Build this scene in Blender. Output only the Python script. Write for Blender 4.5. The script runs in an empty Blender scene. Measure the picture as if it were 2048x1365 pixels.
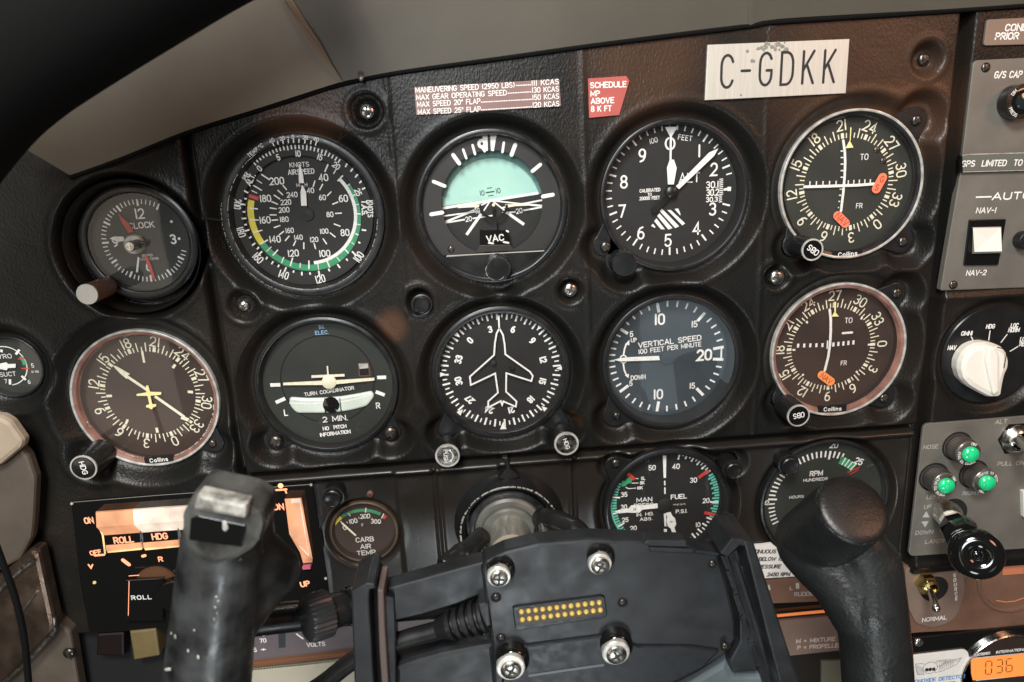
import bpy, math, random
import numpy as np
from math import sin, cos, tan, radians, degrees, pi, atan2, hypot, sqrt
from mathutils import Matrix, Vector

random.seed(7)
C = bpy.context.scene.collection
SC = bpy.context.scene
K = 0.001                       # everything is measured in millimetres on the panel: u right, v up, d towards the pilot

# ------------------------------------------------------------------ camera
YAW, PIT, ROL = radians(2.7455), radians(15.526), radians(-3.1016)
FPX, PW, PH = 1431.0, 2048.0, 1365.0
fwd = np.array([sin(YAW)*cos(PIT), cos(YAW)*cos(PIT), -sin(PIT)])
_r = np.array([cos(YAW), -sin(YAW), 0.0]); _u = np.cross(_r, fwd)
RT = cos(ROL)*_r + sin(ROL)*_u
UP = -sin(ROL)*_r + cos(ROL)*_u
CAMP = np.array([0.0, -390.0, 0.0])
cd = bpy.data.cameras.new("camera"); cam = bpy.data.objects.new("camera", cd); C.objects.link(cam)
M = Matrix(((RT[0], UP[0], -fwd[0], 0), (RT[1], UP[1], -fwd[1], -0.39), (RT[2], UP[2], -fwd[2], 0), (0, 0, 0, 1)))
cam.matrix_world = M
cd.sensor_width = 36.0; cd.lens = 36.0*FPX/PW
cd.clip_start = 0.01; cd.clip_end = 50
cd.dof.use_dof = True; cd.dof.focus_distance = 0.398; cd.dof.aperture_fstop = 11.0
SC.camera = cam

# ------------------------------------------------------------------ world and lamps
w = bpy.data.worlds.new("World"); SC.world = w; w.use_nodes = True
w.node_tree.nodes["Background"].inputs[0].default_value = (0.52, 0.50, 0.45, 1)
w.node_tree.nodes["Background"].inputs[1].default_value = 0.055
def area(name, loc, target, size, energy, color):
    l = bpy.data.lights.new(name, 'AREA'); l.shape = 'DISK'; l.size = size; l.energy = energy; l.color = color
    o = bpy.data.objects.new(name, l); C.objects.link(o); o.location = loc
    d = Vector(target) - Vector(loc); o.rotation_euler = d.to_track_quat('-Z', 'Y').to_euler()
    return o
area("cabin_lamp", (-0.14, -0.72, 0.56), (0.06, 0, -0.12), 0.26, 10.5, (1.0, 0.975, 0.93))
area("warm_lamp", (0.60, -0.50, 0.24), (0.05, 0, -0.08), 0.22, 1.25, (1.0, 0.47, 0.27))
area("hood_fill", (-0.20, -1.05, 0.30), (0.02, 0, -0.03), 0.35, 6.0, (0.93, 0.98, 1.0))  # added fill that brightens the hood, not a real window
area("low_lamp", (0.02, -0.70, -0.62), (0.02, 0, -0.20), 0.22, 1.2, (0.90, 0.96, 1.0))
# two dim cabin windows behind the pilot: they show as the pale veils in the cover glasses
for nm, loc, sx, sy, en, col in (("rear_window_left", (-0.83, -1.2, -0.22), 0.34, 0.86, 1.15, (1.0, 0.86, 0.70)), ("rear_window_right", (0.50, -1.2, -0.50), 0.26, 0.30, 0.30, (0.72, 0.88, 1.0))):
    l = bpy.data.lights.new(nm, 'AREA'); l.shape = 'RECTANGLE'; l.size = sx; l.size_y = sy; l.energy = en; l.color = col
    o = bpy.data.objects.new(nm, l); C.objects.link(o); o.location = loc; o.rotation_euler = (radians(90), 0, 0)
SC.view_settings.view_transform = 'Standard'; SC.view_settings.look = 'None'
SC.view_settings.exposure = 0.15; SC.view_settings.gamma = 1.0

# ------------------------------------------------------------------ photograph pixel -> point on the plane d mm in front of the panel
def P(px, py, d=0.0):
    D = fwd + RT*(px-PW/2)/FPX - UP*(py-PH/2)/FPX
    t = (390.0-d)/D[1]
    return (D[0]*t, D[2]*t)
def mmpp(px, py, d=0.0):
    a = P(px, py, d); b = P(px+1, py, d); c = P(px, py+1, d)
    return 0.5*(hypot(b[0]-a[0], b[1]-a[1]) + hypot(c[0]-a[0], c[1]-a[1]))
def PP(pts, d): return [P(x, y, d) for x, y in pts]

# ------------------------------------------------------------------ materials
MATS = {}
def pm(name, col, rough=0.5, metal=0.0, bump=0.0, bscale=800.0, var=0.0, vscale=120.0, emit=None, estr=0.0, coat=0.0, stretch=(1, 1, 1), rvar=0.0, spec=0.5, var2=None, evar=None):
    m = bpy.data.materials.new(name); m.use_nodes = True; nt = m.node_tree
    b = nt.nodes["Principled BSDF"]
    b.inputs["Base Color"].default_value = (*col, 1); b.inputs["Roughness"].default_value = rough
    b.inputs["Metallic"].default_value = metal; b.inputs["Coat Weight"].default_value = coat
    b.inputs["Specular IOR Level"].default_value = spec
    tc = nt.nodes.new("ShaderNodeTexCoord"); mp = nt.nodes.new("ShaderNodeMapping")
    mp.inputs["Scale"].default_value = stretch; nt.links.new(tc.outputs["Object"], mp.inputs[0])
    if var > 0:
        n = nt.nodes.new("ShaderNodeTexNoise"); n.inputs["Scale"].default_value = vscale; n.inputs["Detail"].default_value = 5
        nt.links.new(mp.outputs[0], n.inputs["Vector"])
        r = nt.nodes.new("ShaderNodeValToRGB"); r.color_ramp.elements[0].position = 0.35; r.color_ramp.elements[1].position = 0.68
        c2 = var2 if var2 else tuple(c*(1-var) for c in col)
        r.color_ramp.elements[0].color = (*c2, 1); r.color_ramp.elements[1].color = (*[min(1, c*(1+var*0.6)) for c in col], 1)
        nt.links.new(n.outputs["Fac"], r.inputs[0]); nt.links.new(r.outputs[0], b.inputs["Base Color"])
    if rvar > 0:
        n = nt.nodes.new("ShaderNodeTexNoise"); n.inputs["Scale"].default_value = vscale*1.7; n.inputs["Detail"].default_value = 6
        nt.links.new(mp.outputs[0], n.inputs["Vector"])
        mr = nt.nodes.new("ShaderNodeMapRange"); mr.inputs["From Min"].default_value = 0.3; mr.inputs["From Max"].default_value = 0.7
        mr.inputs["To Min"].default_value = max(0.03, rough-rvar); mr.inputs["To Max"].default_value = min(1, rough+rvar)
        nt.links.new(n.outputs["Fac"], mr.inputs[0]); nt.links.new(mr.outputs[0], b.inputs["Roughness"])
    if bump > 0:
        n = nt.nodes.new("ShaderNodeTexNoise"); n.inputs["Scale"].default_value = bscale; n.inputs["Detail"].default_value = 3
        nt.links.new(mp.outputs[0], n.inputs["Vector"])
        bp = nt.nodes.new("ShaderNodeBump"); bp.inputs["Strength"].default_value = 1.0; bp.inputs["Distance"].default_value = bump*K
        nt.links.new(n.outputs["Fac"], bp.inputs["Height"]); nt.links.new(bp.outputs[0], b.inputs["Normal"])
    if emit:
        b.inputs["Emission Color"].default_value = (*emit, 1); b.inputs["Emission Strength"].default_value = estr
        if evar:   # uneven back-lighting
            n = nt.nodes.new("ShaderNodeTexNoise"); n.inputs["Scale"].default_value = evar; n.inputs["Detail"].default_value = 2
            nt.links.new(mp.outputs[0], n.inputs["Vector"])
            mr = nt.nodes.new("ShaderNodeMapRange"); mr.inputs["From Min"].default_value = 0.3; mr.inputs["From Max"].default_value = 0.7
            mr.inputs["To Min"].default_value = estr*0.35; mr.inputs["To Max"].default_value = estr*1.5
            nt.links.new(n.outputs["Fac"], mr.inputs[0]); nt.links.new(mr.outputs[0], b.inputs["Emission Strength"])
    MATS[name] = m
    return m

def leather_mat():
    m = pm("leather_grain", (0.021, 0.020, 0.018), 0.36, spec=0.27); nt = m.node_tree; b = nt.nodes["Principled BSDF"]
    tc = nt.nodes.new("ShaderNodeTexCoord"); mp = nt.nodes.new("ShaderNodeMapping"); mp.inputs["Scale"].default_value = (1.0, 1.0, 0.6)
    nt.links.new(tc.outputs["Object"], mp.inputs[0])
    # large wander of the wrinkles
    nw = nt.nodes.new("ShaderNodeTexNoise"); nw.inputs["Scale"].default_value = 45; nt.links.new(tc.outputs["Object"], nw.inputs["Vector"])
    va = nt.nodes.new("ShaderNodeVectorMath"); va.operation = 'MULTIPLY_ADD'; va.inputs[1].default_value = (0.004, 0.0, 0.004)
    nt.links.new(nw.outputs["Color"], va.inputs[0]); nt.links.new(mp.outputs[0], va.inputs[2])
    n1 = nt.nodes.new("ShaderNodeTexVoronoi"); n1.inputs["Scale"].default_value = 900; n1.feature = 'F1'; nt.links.new(va.outputs[0], n1.inputs["Vector"])
    n2 = nt.nodes.new("ShaderNodeTexNoise"); n2.inputs["Scale"].default_value = 750; n2.inputs["Detail"].default_value = 4; nt.links.new(va.outputs[0], n2.inputs["Vector"])
    ad = nt.nodes.new("ShaderNodeMath"); ad.operation = 'MULTIPLY_ADD'; ad.inputs[1].default_value = 0.45
    nt.links.new(n1.outputs["Distance"], ad.inputs[0]); nt.links.new(n2.outputs["Fac"], ad.inputs[2])
    bp = nt.nodes.new("ShaderNodeBump"); bp.inputs["Distance"].default_value = 0.19*K; bp.inputs["Strength"].default_value = 1
    nt.links.new(ad.outputs[0], bp.inputs["Height"]); nt.links.new(bp.outputs[0], b.inputs["Normal"])
    # worn brown areas of the moulding, plus warm lamplight painted brown at upper right
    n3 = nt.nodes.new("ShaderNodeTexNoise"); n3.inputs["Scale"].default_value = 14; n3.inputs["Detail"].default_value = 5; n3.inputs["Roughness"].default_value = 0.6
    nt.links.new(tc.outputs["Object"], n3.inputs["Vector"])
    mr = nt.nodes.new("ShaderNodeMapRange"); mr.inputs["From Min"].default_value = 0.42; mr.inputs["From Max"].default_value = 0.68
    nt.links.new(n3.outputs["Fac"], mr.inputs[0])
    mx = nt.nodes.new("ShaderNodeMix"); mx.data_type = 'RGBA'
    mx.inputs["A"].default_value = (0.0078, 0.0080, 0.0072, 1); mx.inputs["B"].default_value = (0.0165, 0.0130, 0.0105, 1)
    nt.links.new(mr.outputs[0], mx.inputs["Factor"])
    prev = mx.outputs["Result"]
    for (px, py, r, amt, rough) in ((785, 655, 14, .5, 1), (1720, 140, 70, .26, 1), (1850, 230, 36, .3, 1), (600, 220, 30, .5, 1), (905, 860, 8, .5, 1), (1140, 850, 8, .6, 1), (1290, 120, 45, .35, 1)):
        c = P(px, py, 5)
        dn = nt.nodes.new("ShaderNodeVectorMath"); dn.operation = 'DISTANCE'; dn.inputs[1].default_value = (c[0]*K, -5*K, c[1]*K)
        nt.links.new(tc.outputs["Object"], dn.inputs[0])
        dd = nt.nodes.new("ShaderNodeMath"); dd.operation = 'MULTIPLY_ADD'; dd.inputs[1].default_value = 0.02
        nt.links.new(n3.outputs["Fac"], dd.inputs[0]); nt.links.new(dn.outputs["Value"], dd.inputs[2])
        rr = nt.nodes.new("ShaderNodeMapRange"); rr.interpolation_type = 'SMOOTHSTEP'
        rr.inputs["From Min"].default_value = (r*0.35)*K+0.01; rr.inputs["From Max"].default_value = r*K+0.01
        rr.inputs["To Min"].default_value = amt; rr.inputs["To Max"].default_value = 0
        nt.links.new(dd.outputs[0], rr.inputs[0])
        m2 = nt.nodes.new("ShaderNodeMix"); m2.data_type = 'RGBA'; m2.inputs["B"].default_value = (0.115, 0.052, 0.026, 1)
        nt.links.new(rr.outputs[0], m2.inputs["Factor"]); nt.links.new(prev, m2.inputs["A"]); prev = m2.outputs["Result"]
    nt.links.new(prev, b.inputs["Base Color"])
    return m
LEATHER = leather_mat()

def glass_mat(name, dust_veil=(0.5, 0.45, 0.4), dust_veil_fac=0.02, ior=1.5, tint=(1, 1, 1), rough=0.03):
    m = bpy.data.materials.new(name); m.use_nodes = True; nt = m.node_tree; nt.nodes.clear()
    out = nt.nodes.new("ShaderNodeOutputMaterial")
    tr = nt.nodes.new("ShaderNodeBsdfTransparent"); tr.inputs[0].default_value = (*tint, 1)
    gl = nt.nodes.new("ShaderNodeBsdfGlossy"); gl.inputs["Roughness"].default_value = rough
    df = nt.nodes.new("ShaderNodeBsdfDiffuse"); df.inputs[0].default_value = (*dust_veil, 1)
    # Schlick reflectance from the angle alone, the same from both sides of the pane
    ge = nt.nodes.new("ShaderNodeNewGeometry"); dp = nt.nodes.new("ShaderNodeVectorMath"); dp.operation = 'DOT_PRODUCT'
    nt.links.new(ge.outputs["Normal"], dp.inputs[0]); nt.links.new(ge.outputs["Incoming"], dp.inputs[1])
    def mth(op, a, b):
        q = nt.nodes.new("ShaderNodeMath"); q.operation = op
        for i, x in enumerate((a, b)):
            if x is None: continue
            if isinstance(x, (int, float)): q.inputs[i].default_value = x
            else: nt.links.new(x, q.inputs[i])
        return q.outputs[0]
    k0 = ((ior-1)/(ior+1))**2
    fres = mth('ADD', mth('MULTIPLY', mth('POWER', mth('SUBTRACT', 1.0, mth('ABSOLUTE', dp.outputs["Value"], None)), 5.0), 1-k0), k0)
    m1 = nt.nodes.new("ShaderNodeMixShader"); m2 = nt.nodes.new("ShaderNodeMixShader")
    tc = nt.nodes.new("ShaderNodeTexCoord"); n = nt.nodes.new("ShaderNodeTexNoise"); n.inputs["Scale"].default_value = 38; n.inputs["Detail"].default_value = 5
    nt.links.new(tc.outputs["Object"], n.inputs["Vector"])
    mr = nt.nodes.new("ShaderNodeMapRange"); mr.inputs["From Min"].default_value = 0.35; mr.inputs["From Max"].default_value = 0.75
    mr.inputs["To Min"].default_value = dust_veil_fac*0.6; mr.inputs["To Max"].default_value = dust_veil_fac*1.5
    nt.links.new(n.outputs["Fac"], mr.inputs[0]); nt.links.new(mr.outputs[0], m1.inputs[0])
    nt.links.new(tr.outputs[0], m1.inputs[1]); nt.links.new(df.outputs[0], m1.inputs[2])
    nt.links.new(fres, m2.inputs[0]); nt.links.new(m1.outputs[0], m2.inputs[1]); nt.links.new(gl.outputs[0], m2.inputs[2])
    nt.links.new(m2.outputs[0], out.inputs[0])
    MATS[name] = m
    return m

BLACK = pm("black_plastic", (0.010, 0.010, 0.0105), 0.36, bump=0.03, bscale=1500, rvar=0.12, vscale=60)
SATIN = pm("satin_black_paint", (0.012, 0.0122, 0.0125), 0.30, bump=0.02, bscale=2500, rvar=0.1, vscale=50, var=0.3)
GLOSSBLK = pm("glossy_black", (0.006, 0.006, 0.006), 0.10, coat=0.5)
VOID = pm("dark_backing", (0.004, 0.004, 0.004), 0.9)
DIAL = pm("dial_black", (0.009, 0.009, 0.0086), 0.65, bump=0.01, bscale=3000, var=0.25, vscale=60)
DIALBROWN = pm("dial_brown_black", (0.026, 0.016, 0.012), 0.6, var=0.25, vscale=30)  # brown cabin reflections put into the black of the navigation dials
DIALBLUE = pm("dial_slate", (0.023, 0.031, 0.037), 0.6, var=0.2, vscale=40)  # blue-grey reflection put into the black of the vertical speed dial
DIALGREEN = pm("dial_olive_black", (0.016, 0.019, 0.015), 0.6, var=0.2, vscale=40)
WHITE = pm("white_paint", (0.80, 0.79, 0.75), 0.5, var=0.12, vscale=600)
CREAM = pm("luminous_cream", (0.78, 0.74, 0.56), 0.5, var=0.1, vscale=600)
YELLOW = pm("yellow_paint", (0.72, 0.62, 0.06), 0.5, var=0.1, vscale=400)
LEMON = pm("pale_yellow", (0.85, 0.78, 0.35), 0.5)
GREENP = pm("green_paint", (0.035, 0.30, 0.13), 0.5, var=0.12, vscale=500)
TEAL = pm("teal_paint", (0.12, 0.48, 0.36), 0.5)
REDP = pm("red_paint", (0.52, 0.045, 0.03), 0.5)
FLAG = pm("fluorescent_flag", (0.95, 0.20, 0.10), 0.5, emit=(1, 0.2, 0.1), estr=0.12)
FLAGO = pm("orange_flag", (0.95, 0.30, 0.08), 0.5)
FLAGTXT = pm("flag_lettering", (0.25, 0.03, 0.02), 0.6)
RIMW = pm("worn_white_rim", (0.52, 0.51, 0.47), 0.35, metal=0.3, var=0.35, vscale=180, rvar=0.15)
CHROME = pm("chrome", (0.72, 0.70, 0.66), 0.22, metal=1.0, bump=0.03, bscale=700, rvar=0.1, vscale=300)
STEEL = pm("worn_steel", (0.60, 0.58, 0.53), 0.30, metal=1.0, bump=0.05, bscale=900, rvar=0.15, vscale=200)
DKSTEEL = pm("dark_screw", (0.10, 0.09, 0.08), 0.32, metal=0.9, bump=0.05, bscale=900, rvar=0.12, vscale=300)
RECESS = pm("screw_recess", (0.03, 0.025, 0.02), 0.6)
ALU = pm("brushed_aluminium", (0.58, 0.56, 0.50), 0.42, metal=0.35, bump=0.008, bscale=500, stretch=(8, 1, 0.35), var=0.07, vscale=160)
GREYP = pm("grey_faceplate", (0.155, 0.145, 0.125), 0.42, metal=0.15, bump=0.012, bscale=2600, var=0.16, vscale=35, rvar=0.08)
GREYB = pm("grey_brown_placard", (0.19, 0.135, 0.105), 0.45, var=0.1, vscale=50)
MAUVE = pm("mauve_placard", (0.20, 0.115, 0.105), 0.45, var=0.15, vscale=70)
REDPL = pm("faded_red_placard", (0.40, 0.085, 0.07), 0.45, var=0.15, vscale=60)
PAPER = pm("white_paper", (0.72, 0.70, 0.66), 0.7, var=0.06, vscale=80)
INK = pm("black_ink", (0.012, 0.012, 0.012), 0.6)
BLUEINK = pm("blue_ink", (0.06, 0.25, 0.55), 0.6)
PINKINK = pm("pink_ink", (0.55, 0.05, 0.12), 0.6)
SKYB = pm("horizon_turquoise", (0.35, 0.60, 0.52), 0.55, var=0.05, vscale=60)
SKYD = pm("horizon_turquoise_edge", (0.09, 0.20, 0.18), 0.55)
MASK = pm("mask_grey", (0.018, 0.0165, 0.015), 0.5, bump=0.01, bscale=2500, var=0.25, vscale=40)
LIQUID = pm("inclinometer_liquid", (0.62, 0.70, 0.62), 0.15, coat=0.6, var=0.12, vscale=80)
OLDRUB = pm("old_rubber", (0.034, 0.036, 0.036), 0.36, bump=0.10, bscale=300, var=0.75, vscale=75, rvar=0.15)
GRIPBLK = pm("pebbled_grip", (0.014, 0.015, 0.015), 0.42, bump=0.34, bscale=520, rvar=0.12, vscale=50)
WORNL = pm("worn_pale_ridge", (0.36, 0.35, 0.31), 0.36, bump=0.2, bscale=300, var=0.7, vscale=160)
WORN = pm("worn_grey_cap", (0.095, 0.095, 0.088), 0.36, metal=0.3, bump=0.15, bscale=420, var=0.75, vscale=70, rvar=0.15)
DOCKM = pm("dock_plastic", (0.0145, 0.0162, 0.018), 0.42, bump=0.03, bscale=2600, var=0.45, vscale=55, rvar=0.1)
DOCKD = pm("dock_plastic_dark", (0.008, 0.0095, 0.012), 0.40, bump=0.03, bscale=2600, rvar=0.1)
GOLD = pm("gold_pin", (0.98, 0.68, 0.17), 0.3, metal=0.55)
LOWP = pm("lower_panel_paint", (0.013, 0.0125, 0.012), 0.32, bump=0.02, bscale=2500, var=0.3, var2=(0.018, 0.0145, 0.0115), vscale=11, rvar=0.1)
THUMB = pm("thumbscrew_plastic", (0.024, 0.024, 0.025), 0.34)
COPPER = pm("copper_lit_lip", (0.14, 0.075, 0.05), 0.4)
CREAMV = pm("cream_vinyl", (0.36, 0.285, 0.21), 0.6, bump=0.1, bscale=600, var=0.1, vscale=60)
TAUPE = pm("taupe_trim", (0.085, 0.066, 0.05), 0.6, bump=0.06, bscale=900, var=0.2, vscale=40)
TRAY = pm("ashtray_metal", (0.17, 0.12, 0.09), 0.30, metal=0.85, bump=0.08, bscale=220, var=0.35, vscale=60, rvar=0.15)
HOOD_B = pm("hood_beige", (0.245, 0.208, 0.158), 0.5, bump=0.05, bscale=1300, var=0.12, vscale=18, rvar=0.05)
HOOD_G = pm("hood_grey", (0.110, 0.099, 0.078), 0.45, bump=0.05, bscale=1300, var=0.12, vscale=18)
SOFTBLK = pm("soft_black_trim", (0.004, 0.004, 0.004), 0.8, bump=0.1, bscale=500, spec=0.12)
BROWNL = pm("brown_lit_panel", (0.16, 0.085, 0.055), 0.5, bump=0.2, bscale=420, var=0.2, vscale=40)
LILAC = pm("lilac_meter_strip", (0.125, 0.105, 0.112), 0.35, var=0.2, vscale=30, coat=0.3)
BEIGE = pm("beige_plate", (0.44, 0.40, 0.31), 0.5, var=0.08, vscale=60)
BRASS = pm("brass_nut", (0.62, 0.50, 0.22), 0.28, metal=1.0, rvar=0.1, vscale=200)
IVORY = pm("ivory_plastic", (0.80, 0.76, 0.68), 0.42, var=0.04, vscale=60, bump=0.01, bscale=900)
YELSW = pm("shaded_yellow_rocker", (0.15, 0.11, 0.045), 0.5, var=0.1, vscale=100)  # yellow darkened: the shade it sits in is put into the colour
REDSW = pm("shaded_red_rocker", (0.006, 0.001, 0.001), 0.5)  # red taken near black for the shade it sits in
OLIVE = pm("olive_block", (0.12, 0.12, 0.085), 0.6)
GREENL = pm("green_lens", (0.02, 0.55, 0.22), 0.12, coat=0.8, emit=(0.0, 0.85, 0.28), estr=0.16, var=0.35, vscale=160)
AMBER = pm("amber_lit", (0.45, 0.24, 0.13), 0.35, emit=(1.0, 0.40, 0.20), estr=0.46, evar=70)
AMBERHOT = pm("amber_lit_hot", (0.5, 0.35, 0.18), 0.35, emit=(1.0, 0.58, 0.22), estr=0.8, evar=70)
AMBERPALE = pm("pale_lit", (0.45, 0.37, 0.31), 0.35, emit=(1.0, 0.80, 0.64), estr=0.55, evar=70, coat=0.3)
AMBERTXT = pm("amber_lettering", (0.8, 0.3, 0.15), 0.5, emit=(1.0, 0.36, 0.20), estr=0.8)
LCD = pm("lcd_orange", (0.5, 0.15, 0.04), 0.3, emit=(1.0, 0.25, 0.045), estr=0.85)
ORANGEGL = pm("orange_glow", (0.4, 0.12, 0.04), 0.5, emit=(1.0, 0.28, 0.08), estr=0.45)
DIMAMBER = pm("dim_amber_skirt", (0.07, 0.03, 0.012), 0.5, emit=(1.0, 0.3, 0.08), estr=0.02)
SMUDGE = pm("grey_smudge", (0.20, 0.19, 0.17), 0.6)
DULLTXT = pm("worn_lettering", (0.42, 0.41, 0.37), 0.6)
PINKL = pm("pink_dot", (0.5, 0.12, 0.2), 0.5)
BLUETXT = pm("bluish_lettering", (0.25, 0.42, 0.62), 0.5)
GLASS = glass_mat("cover_glass", dust_veil_fac=0.006, rough=0.06)
GLASSW = glass_mat("cover_glass_warm", dust_veil=(0.55, 0.33, 0.25), dust_veil_fac=0.034)  # warm diffuse veil painted in place of brown cabin reflections
GLASSB = glass_mat("cover_glass_blue", dust_veil=(0.38, 0.50, 0.56), dust_veil_fac=0.036)  # blue-grey diffuse veil painted for a reflection in the pane
GLASSG = glass_mat("cover_glass_olive", dust_veil=(0.45, 0.45, 0.38), dust_veil_fac=0.022)
PINKRIM = pm("pink_lit_edge", (0.26, 0.13, 0.10), 0.22, coat=0.5, var=0.4, vscale=90)  # pink of the lit glass edge painted into the base colour

# ------------------------------------------------------------------ stroke lettering
def arc(cx, cy, rx, ry, a0, a1, n=10):
    return [(cx+rx*cos(radians(a0+(a1-a0)*i/n)), cy+ry*sin(radians(a0+(a1-a0)*i/n))) for i in range(n+1)]
GL = {
'A': (.68, [[(0, 0), (.34, 1), (.68, 0)], [(.13, .33), (.55, .33)]]),
'B': (.58, [[(0, 0), (0, 1), (.30, 1)]+arc(.30, .76, .25, .24, 90, -90)+[(0.02, .52)], [(.30, .52)]+arc(.31, .26, .27, .26, 90, -90)+[(0, 0)]]),
'C': (.60, [arc(.32, .68, .29, .32, 20, 180, 8)+arc(.32, .32, .29, .32, 180, 340, 8)]),
'D': (.62, [[(0, 0), (0, 1), (.26, 1)]+arc(.26, .64, .34, .36, 90, 0, 6)+arc(.26, .36, .34, .36, 0, -90, 6)+[(0, 0)]]),
'E': (.52, [[(.52, 0), (0, 0), (0, 1), (.52, 1)], [(0, .52), (.44, .52)]]),
'F': (.50, [[(0, 0), (0, 1), (.50, 1)], [(0, .52), (.42, .52)]]),
'G': (.62, [arc(.31, .68, .30, .32, 25, 180, 8)+arc(.31, .31, .30, .31, 180, 360, 8)+[(.61, .46), (.36, .46)]]),
'H': (.60, [[(0, 0), (0, 1)], [(.60, 0), (.60, 1)], [(0, .52), (.60, .52)]]),
'I': (.0, [[(0, 0), (0, 1)]]),
'J': (.45, [[(.45, 1), (.45, .24)]+arc(.23, .24, .22, .24, 0, -160, 8)]),
'K': (.58, [[(0, 0), (0, 1)], [(.56, 1), (0, .40)], [(.19, .60), (.58, 0)]]),
'L': (.48, [[(0, 1), (0, 0), (.48, 0)]]),
'M': (.74, [[(0, 0), (0, 1), (.37, .22), (.74, 1), (.74, 0)]]),
'N': (.60, [[(0, 0), (0, 1), (.60, 0), (.60, 1)]]),
'O': (.64, [arc(.32, .68, .31, .32, 0, 180, 10)+arc(.32, .32, .31, .32, 180, 360, 10)+[(.63, .68)]]),
'P': (.56, [[(0, 0), (0, 1), (.30, 1)]+arc(.30, .73, .26, .27, 90, -90)+[(0, .46)]]),
'Q': (.64, [arc(.32, .68, .31, .32, 0, 180, 10)+arc(.32, .32, .31, .32, 180, 360, 10)+[(.63, .68)], [(.38, .25), (.64, -.05)]]),
'R': (.58, [[(0, 0), (0, 1), (.31, 1)]+arc(.31, .745, .25, .255, 90, -90)+[(0, .49)], [(.28, .49), (.58, 0)]]),
'S': (.58, [arc(.29, .75, .26, .25, 30, 180, 7)+arc(.29, .75, .26, .24, 180, 262, 4)+arc(.30, .26, .28, .25, 82, 0, 4)+arc(.30, .26, .28, .26, 0, -155, 7)]),
'T': (.56, [[(0, 1), (.56, 1)], [(.28, 1), (.28, 0)]]),
'U': (.60, [[(0, 1), (0, .30)]+arc(.30, .30, .30, .30, 180, 360, 10)+[(.60, 1)]]),
'V': (.64, [[(0, 1), (.32, 0), (.64, 1)]]),
'W': (.88, [[(0, 1), (.22, 0), (.44, .85), (.66, 0), (.88, 1)]]),
'X': (.60, [[(0, 0), (.60, 1)], [(0, 1), (.60, 0)]]),
'Y': (.60, [[(0, 1), (.30, .48), (.60, 1)], [(.30, .48), (.30, 0)]]),
'Z': (.56, [[(0, 1), (.56, 1), (0, 0), (.56, 0)]]),
'0': (.56, [arc(.28, .70, .27, .30, 0, 180, 10)+arc(.28, .30, .27, .30, 180, 360, 10)+[(.55, .70)]]),
'1': (.16, [[(.09, 0), (.09, 1)]]),
'!': (.22, [[(.20, 0), (.20, 1), (0, .82)]]),
'2': (.54, [arc(.27, .72, .26, .28, 165, 0, 8)+arc(.17, .70, .36, .36, 0, -45, 4)+[(0, 0), (.54, 0)]]),
'3': (.54, [arc(.26, .75, .25, .25, 150, -60, 9)+[(.24, .53)], [(.24, .53)]+arc(.26, .27, .27, .27, 75, -150, 10)]),
'4': (.58, [[(.42, 0), (.42, 1), (0, .28), (.58, .28)]]),
'5': (.54, [[(.50, 1), (.08, 1), (.04, .52)]+arc(.26, .32, .27, .32, 120, -150, 11)]),
'6': (.54, [arc(.27, .30, .26, .30, 0, 360, 14), [(.015, .34), (.06, .66), (.20, .90), (.44, 1)]]),
'7': (.52, [[(0, 1), (.52, 1), (.18, 0)]]),
'8': (.54, [arc(.27, .76, .23, .24, -90, 270, 14), arc(.27, .26, .27, .26, 90, 450, 14)]),
'9': (.54, [arc(.27, .70, .26, .30, 0, 360, 14), [(.525, .66), (.48, .34), (.34, .10), (.10, 0)]]),
'.': (.0, [[(0, 0), (0, .03)]]), ',': (.06, [[(.06, .04), (0, -.14)]]), ':': (.0, [[(0, .18), (0, .22)], [(0, .62), (0, .66)]]),
'-': (.34, [[(0, .48), (.34, .48)]]), '_': (.9, [[(0, .48), (.9, .48)]]), '=': (.40, [[(0, .34), (.40, .34)], [(0, .64), (.40, .64)]]),
'+': (.46, [[(0, .45), (.46, .45)], [(.23, .22), (.23, .68)]]), '/': (.42, [[(0, -.05), (.42, 1.05)]]),
'(': (.2, [arc(.34, .5, .32, .6, 130, 230, 6)]), ')': (.2, [arc(-.12, .5, .32, .6, 50, -50, 6)]),
'*': (.24, [arc(.12, .82, .12, .14, 0, 360, 8)]), ' ': (.36, []),
'o': (.50, [arc(.25, .33, .24, .33, 0, 360, 12)]), 'l': (.0, [[(0, 0), (0, 1)]]),
'i': (.0, [[(0, 0), (0, .66)], [(0, .92), (0, .97)]]),
'n': (.42, [[(0, 0), (0, .66)], [(0, .42)]+arc(.21, .45, .20, .21, 160, 0, 6)+[(.41, 0)]]),
's': (.42, [arc(.21, .49, .19, .17, 30, 262, 8)+arc(.21, .17, .20, .17, 80, -150, 8)]),
'a': (.46, [arc(.22, .22, .20, .22, 0, 360, 10), arc(.22, .46, .22, .20, 150, 0, 6)+[(.44, 0)]]),
}
def twidth(s, sp=.22, ws=1.0): return sum(GL[c][0]*ws for c in s) + sp*(len(s)-1)

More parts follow.
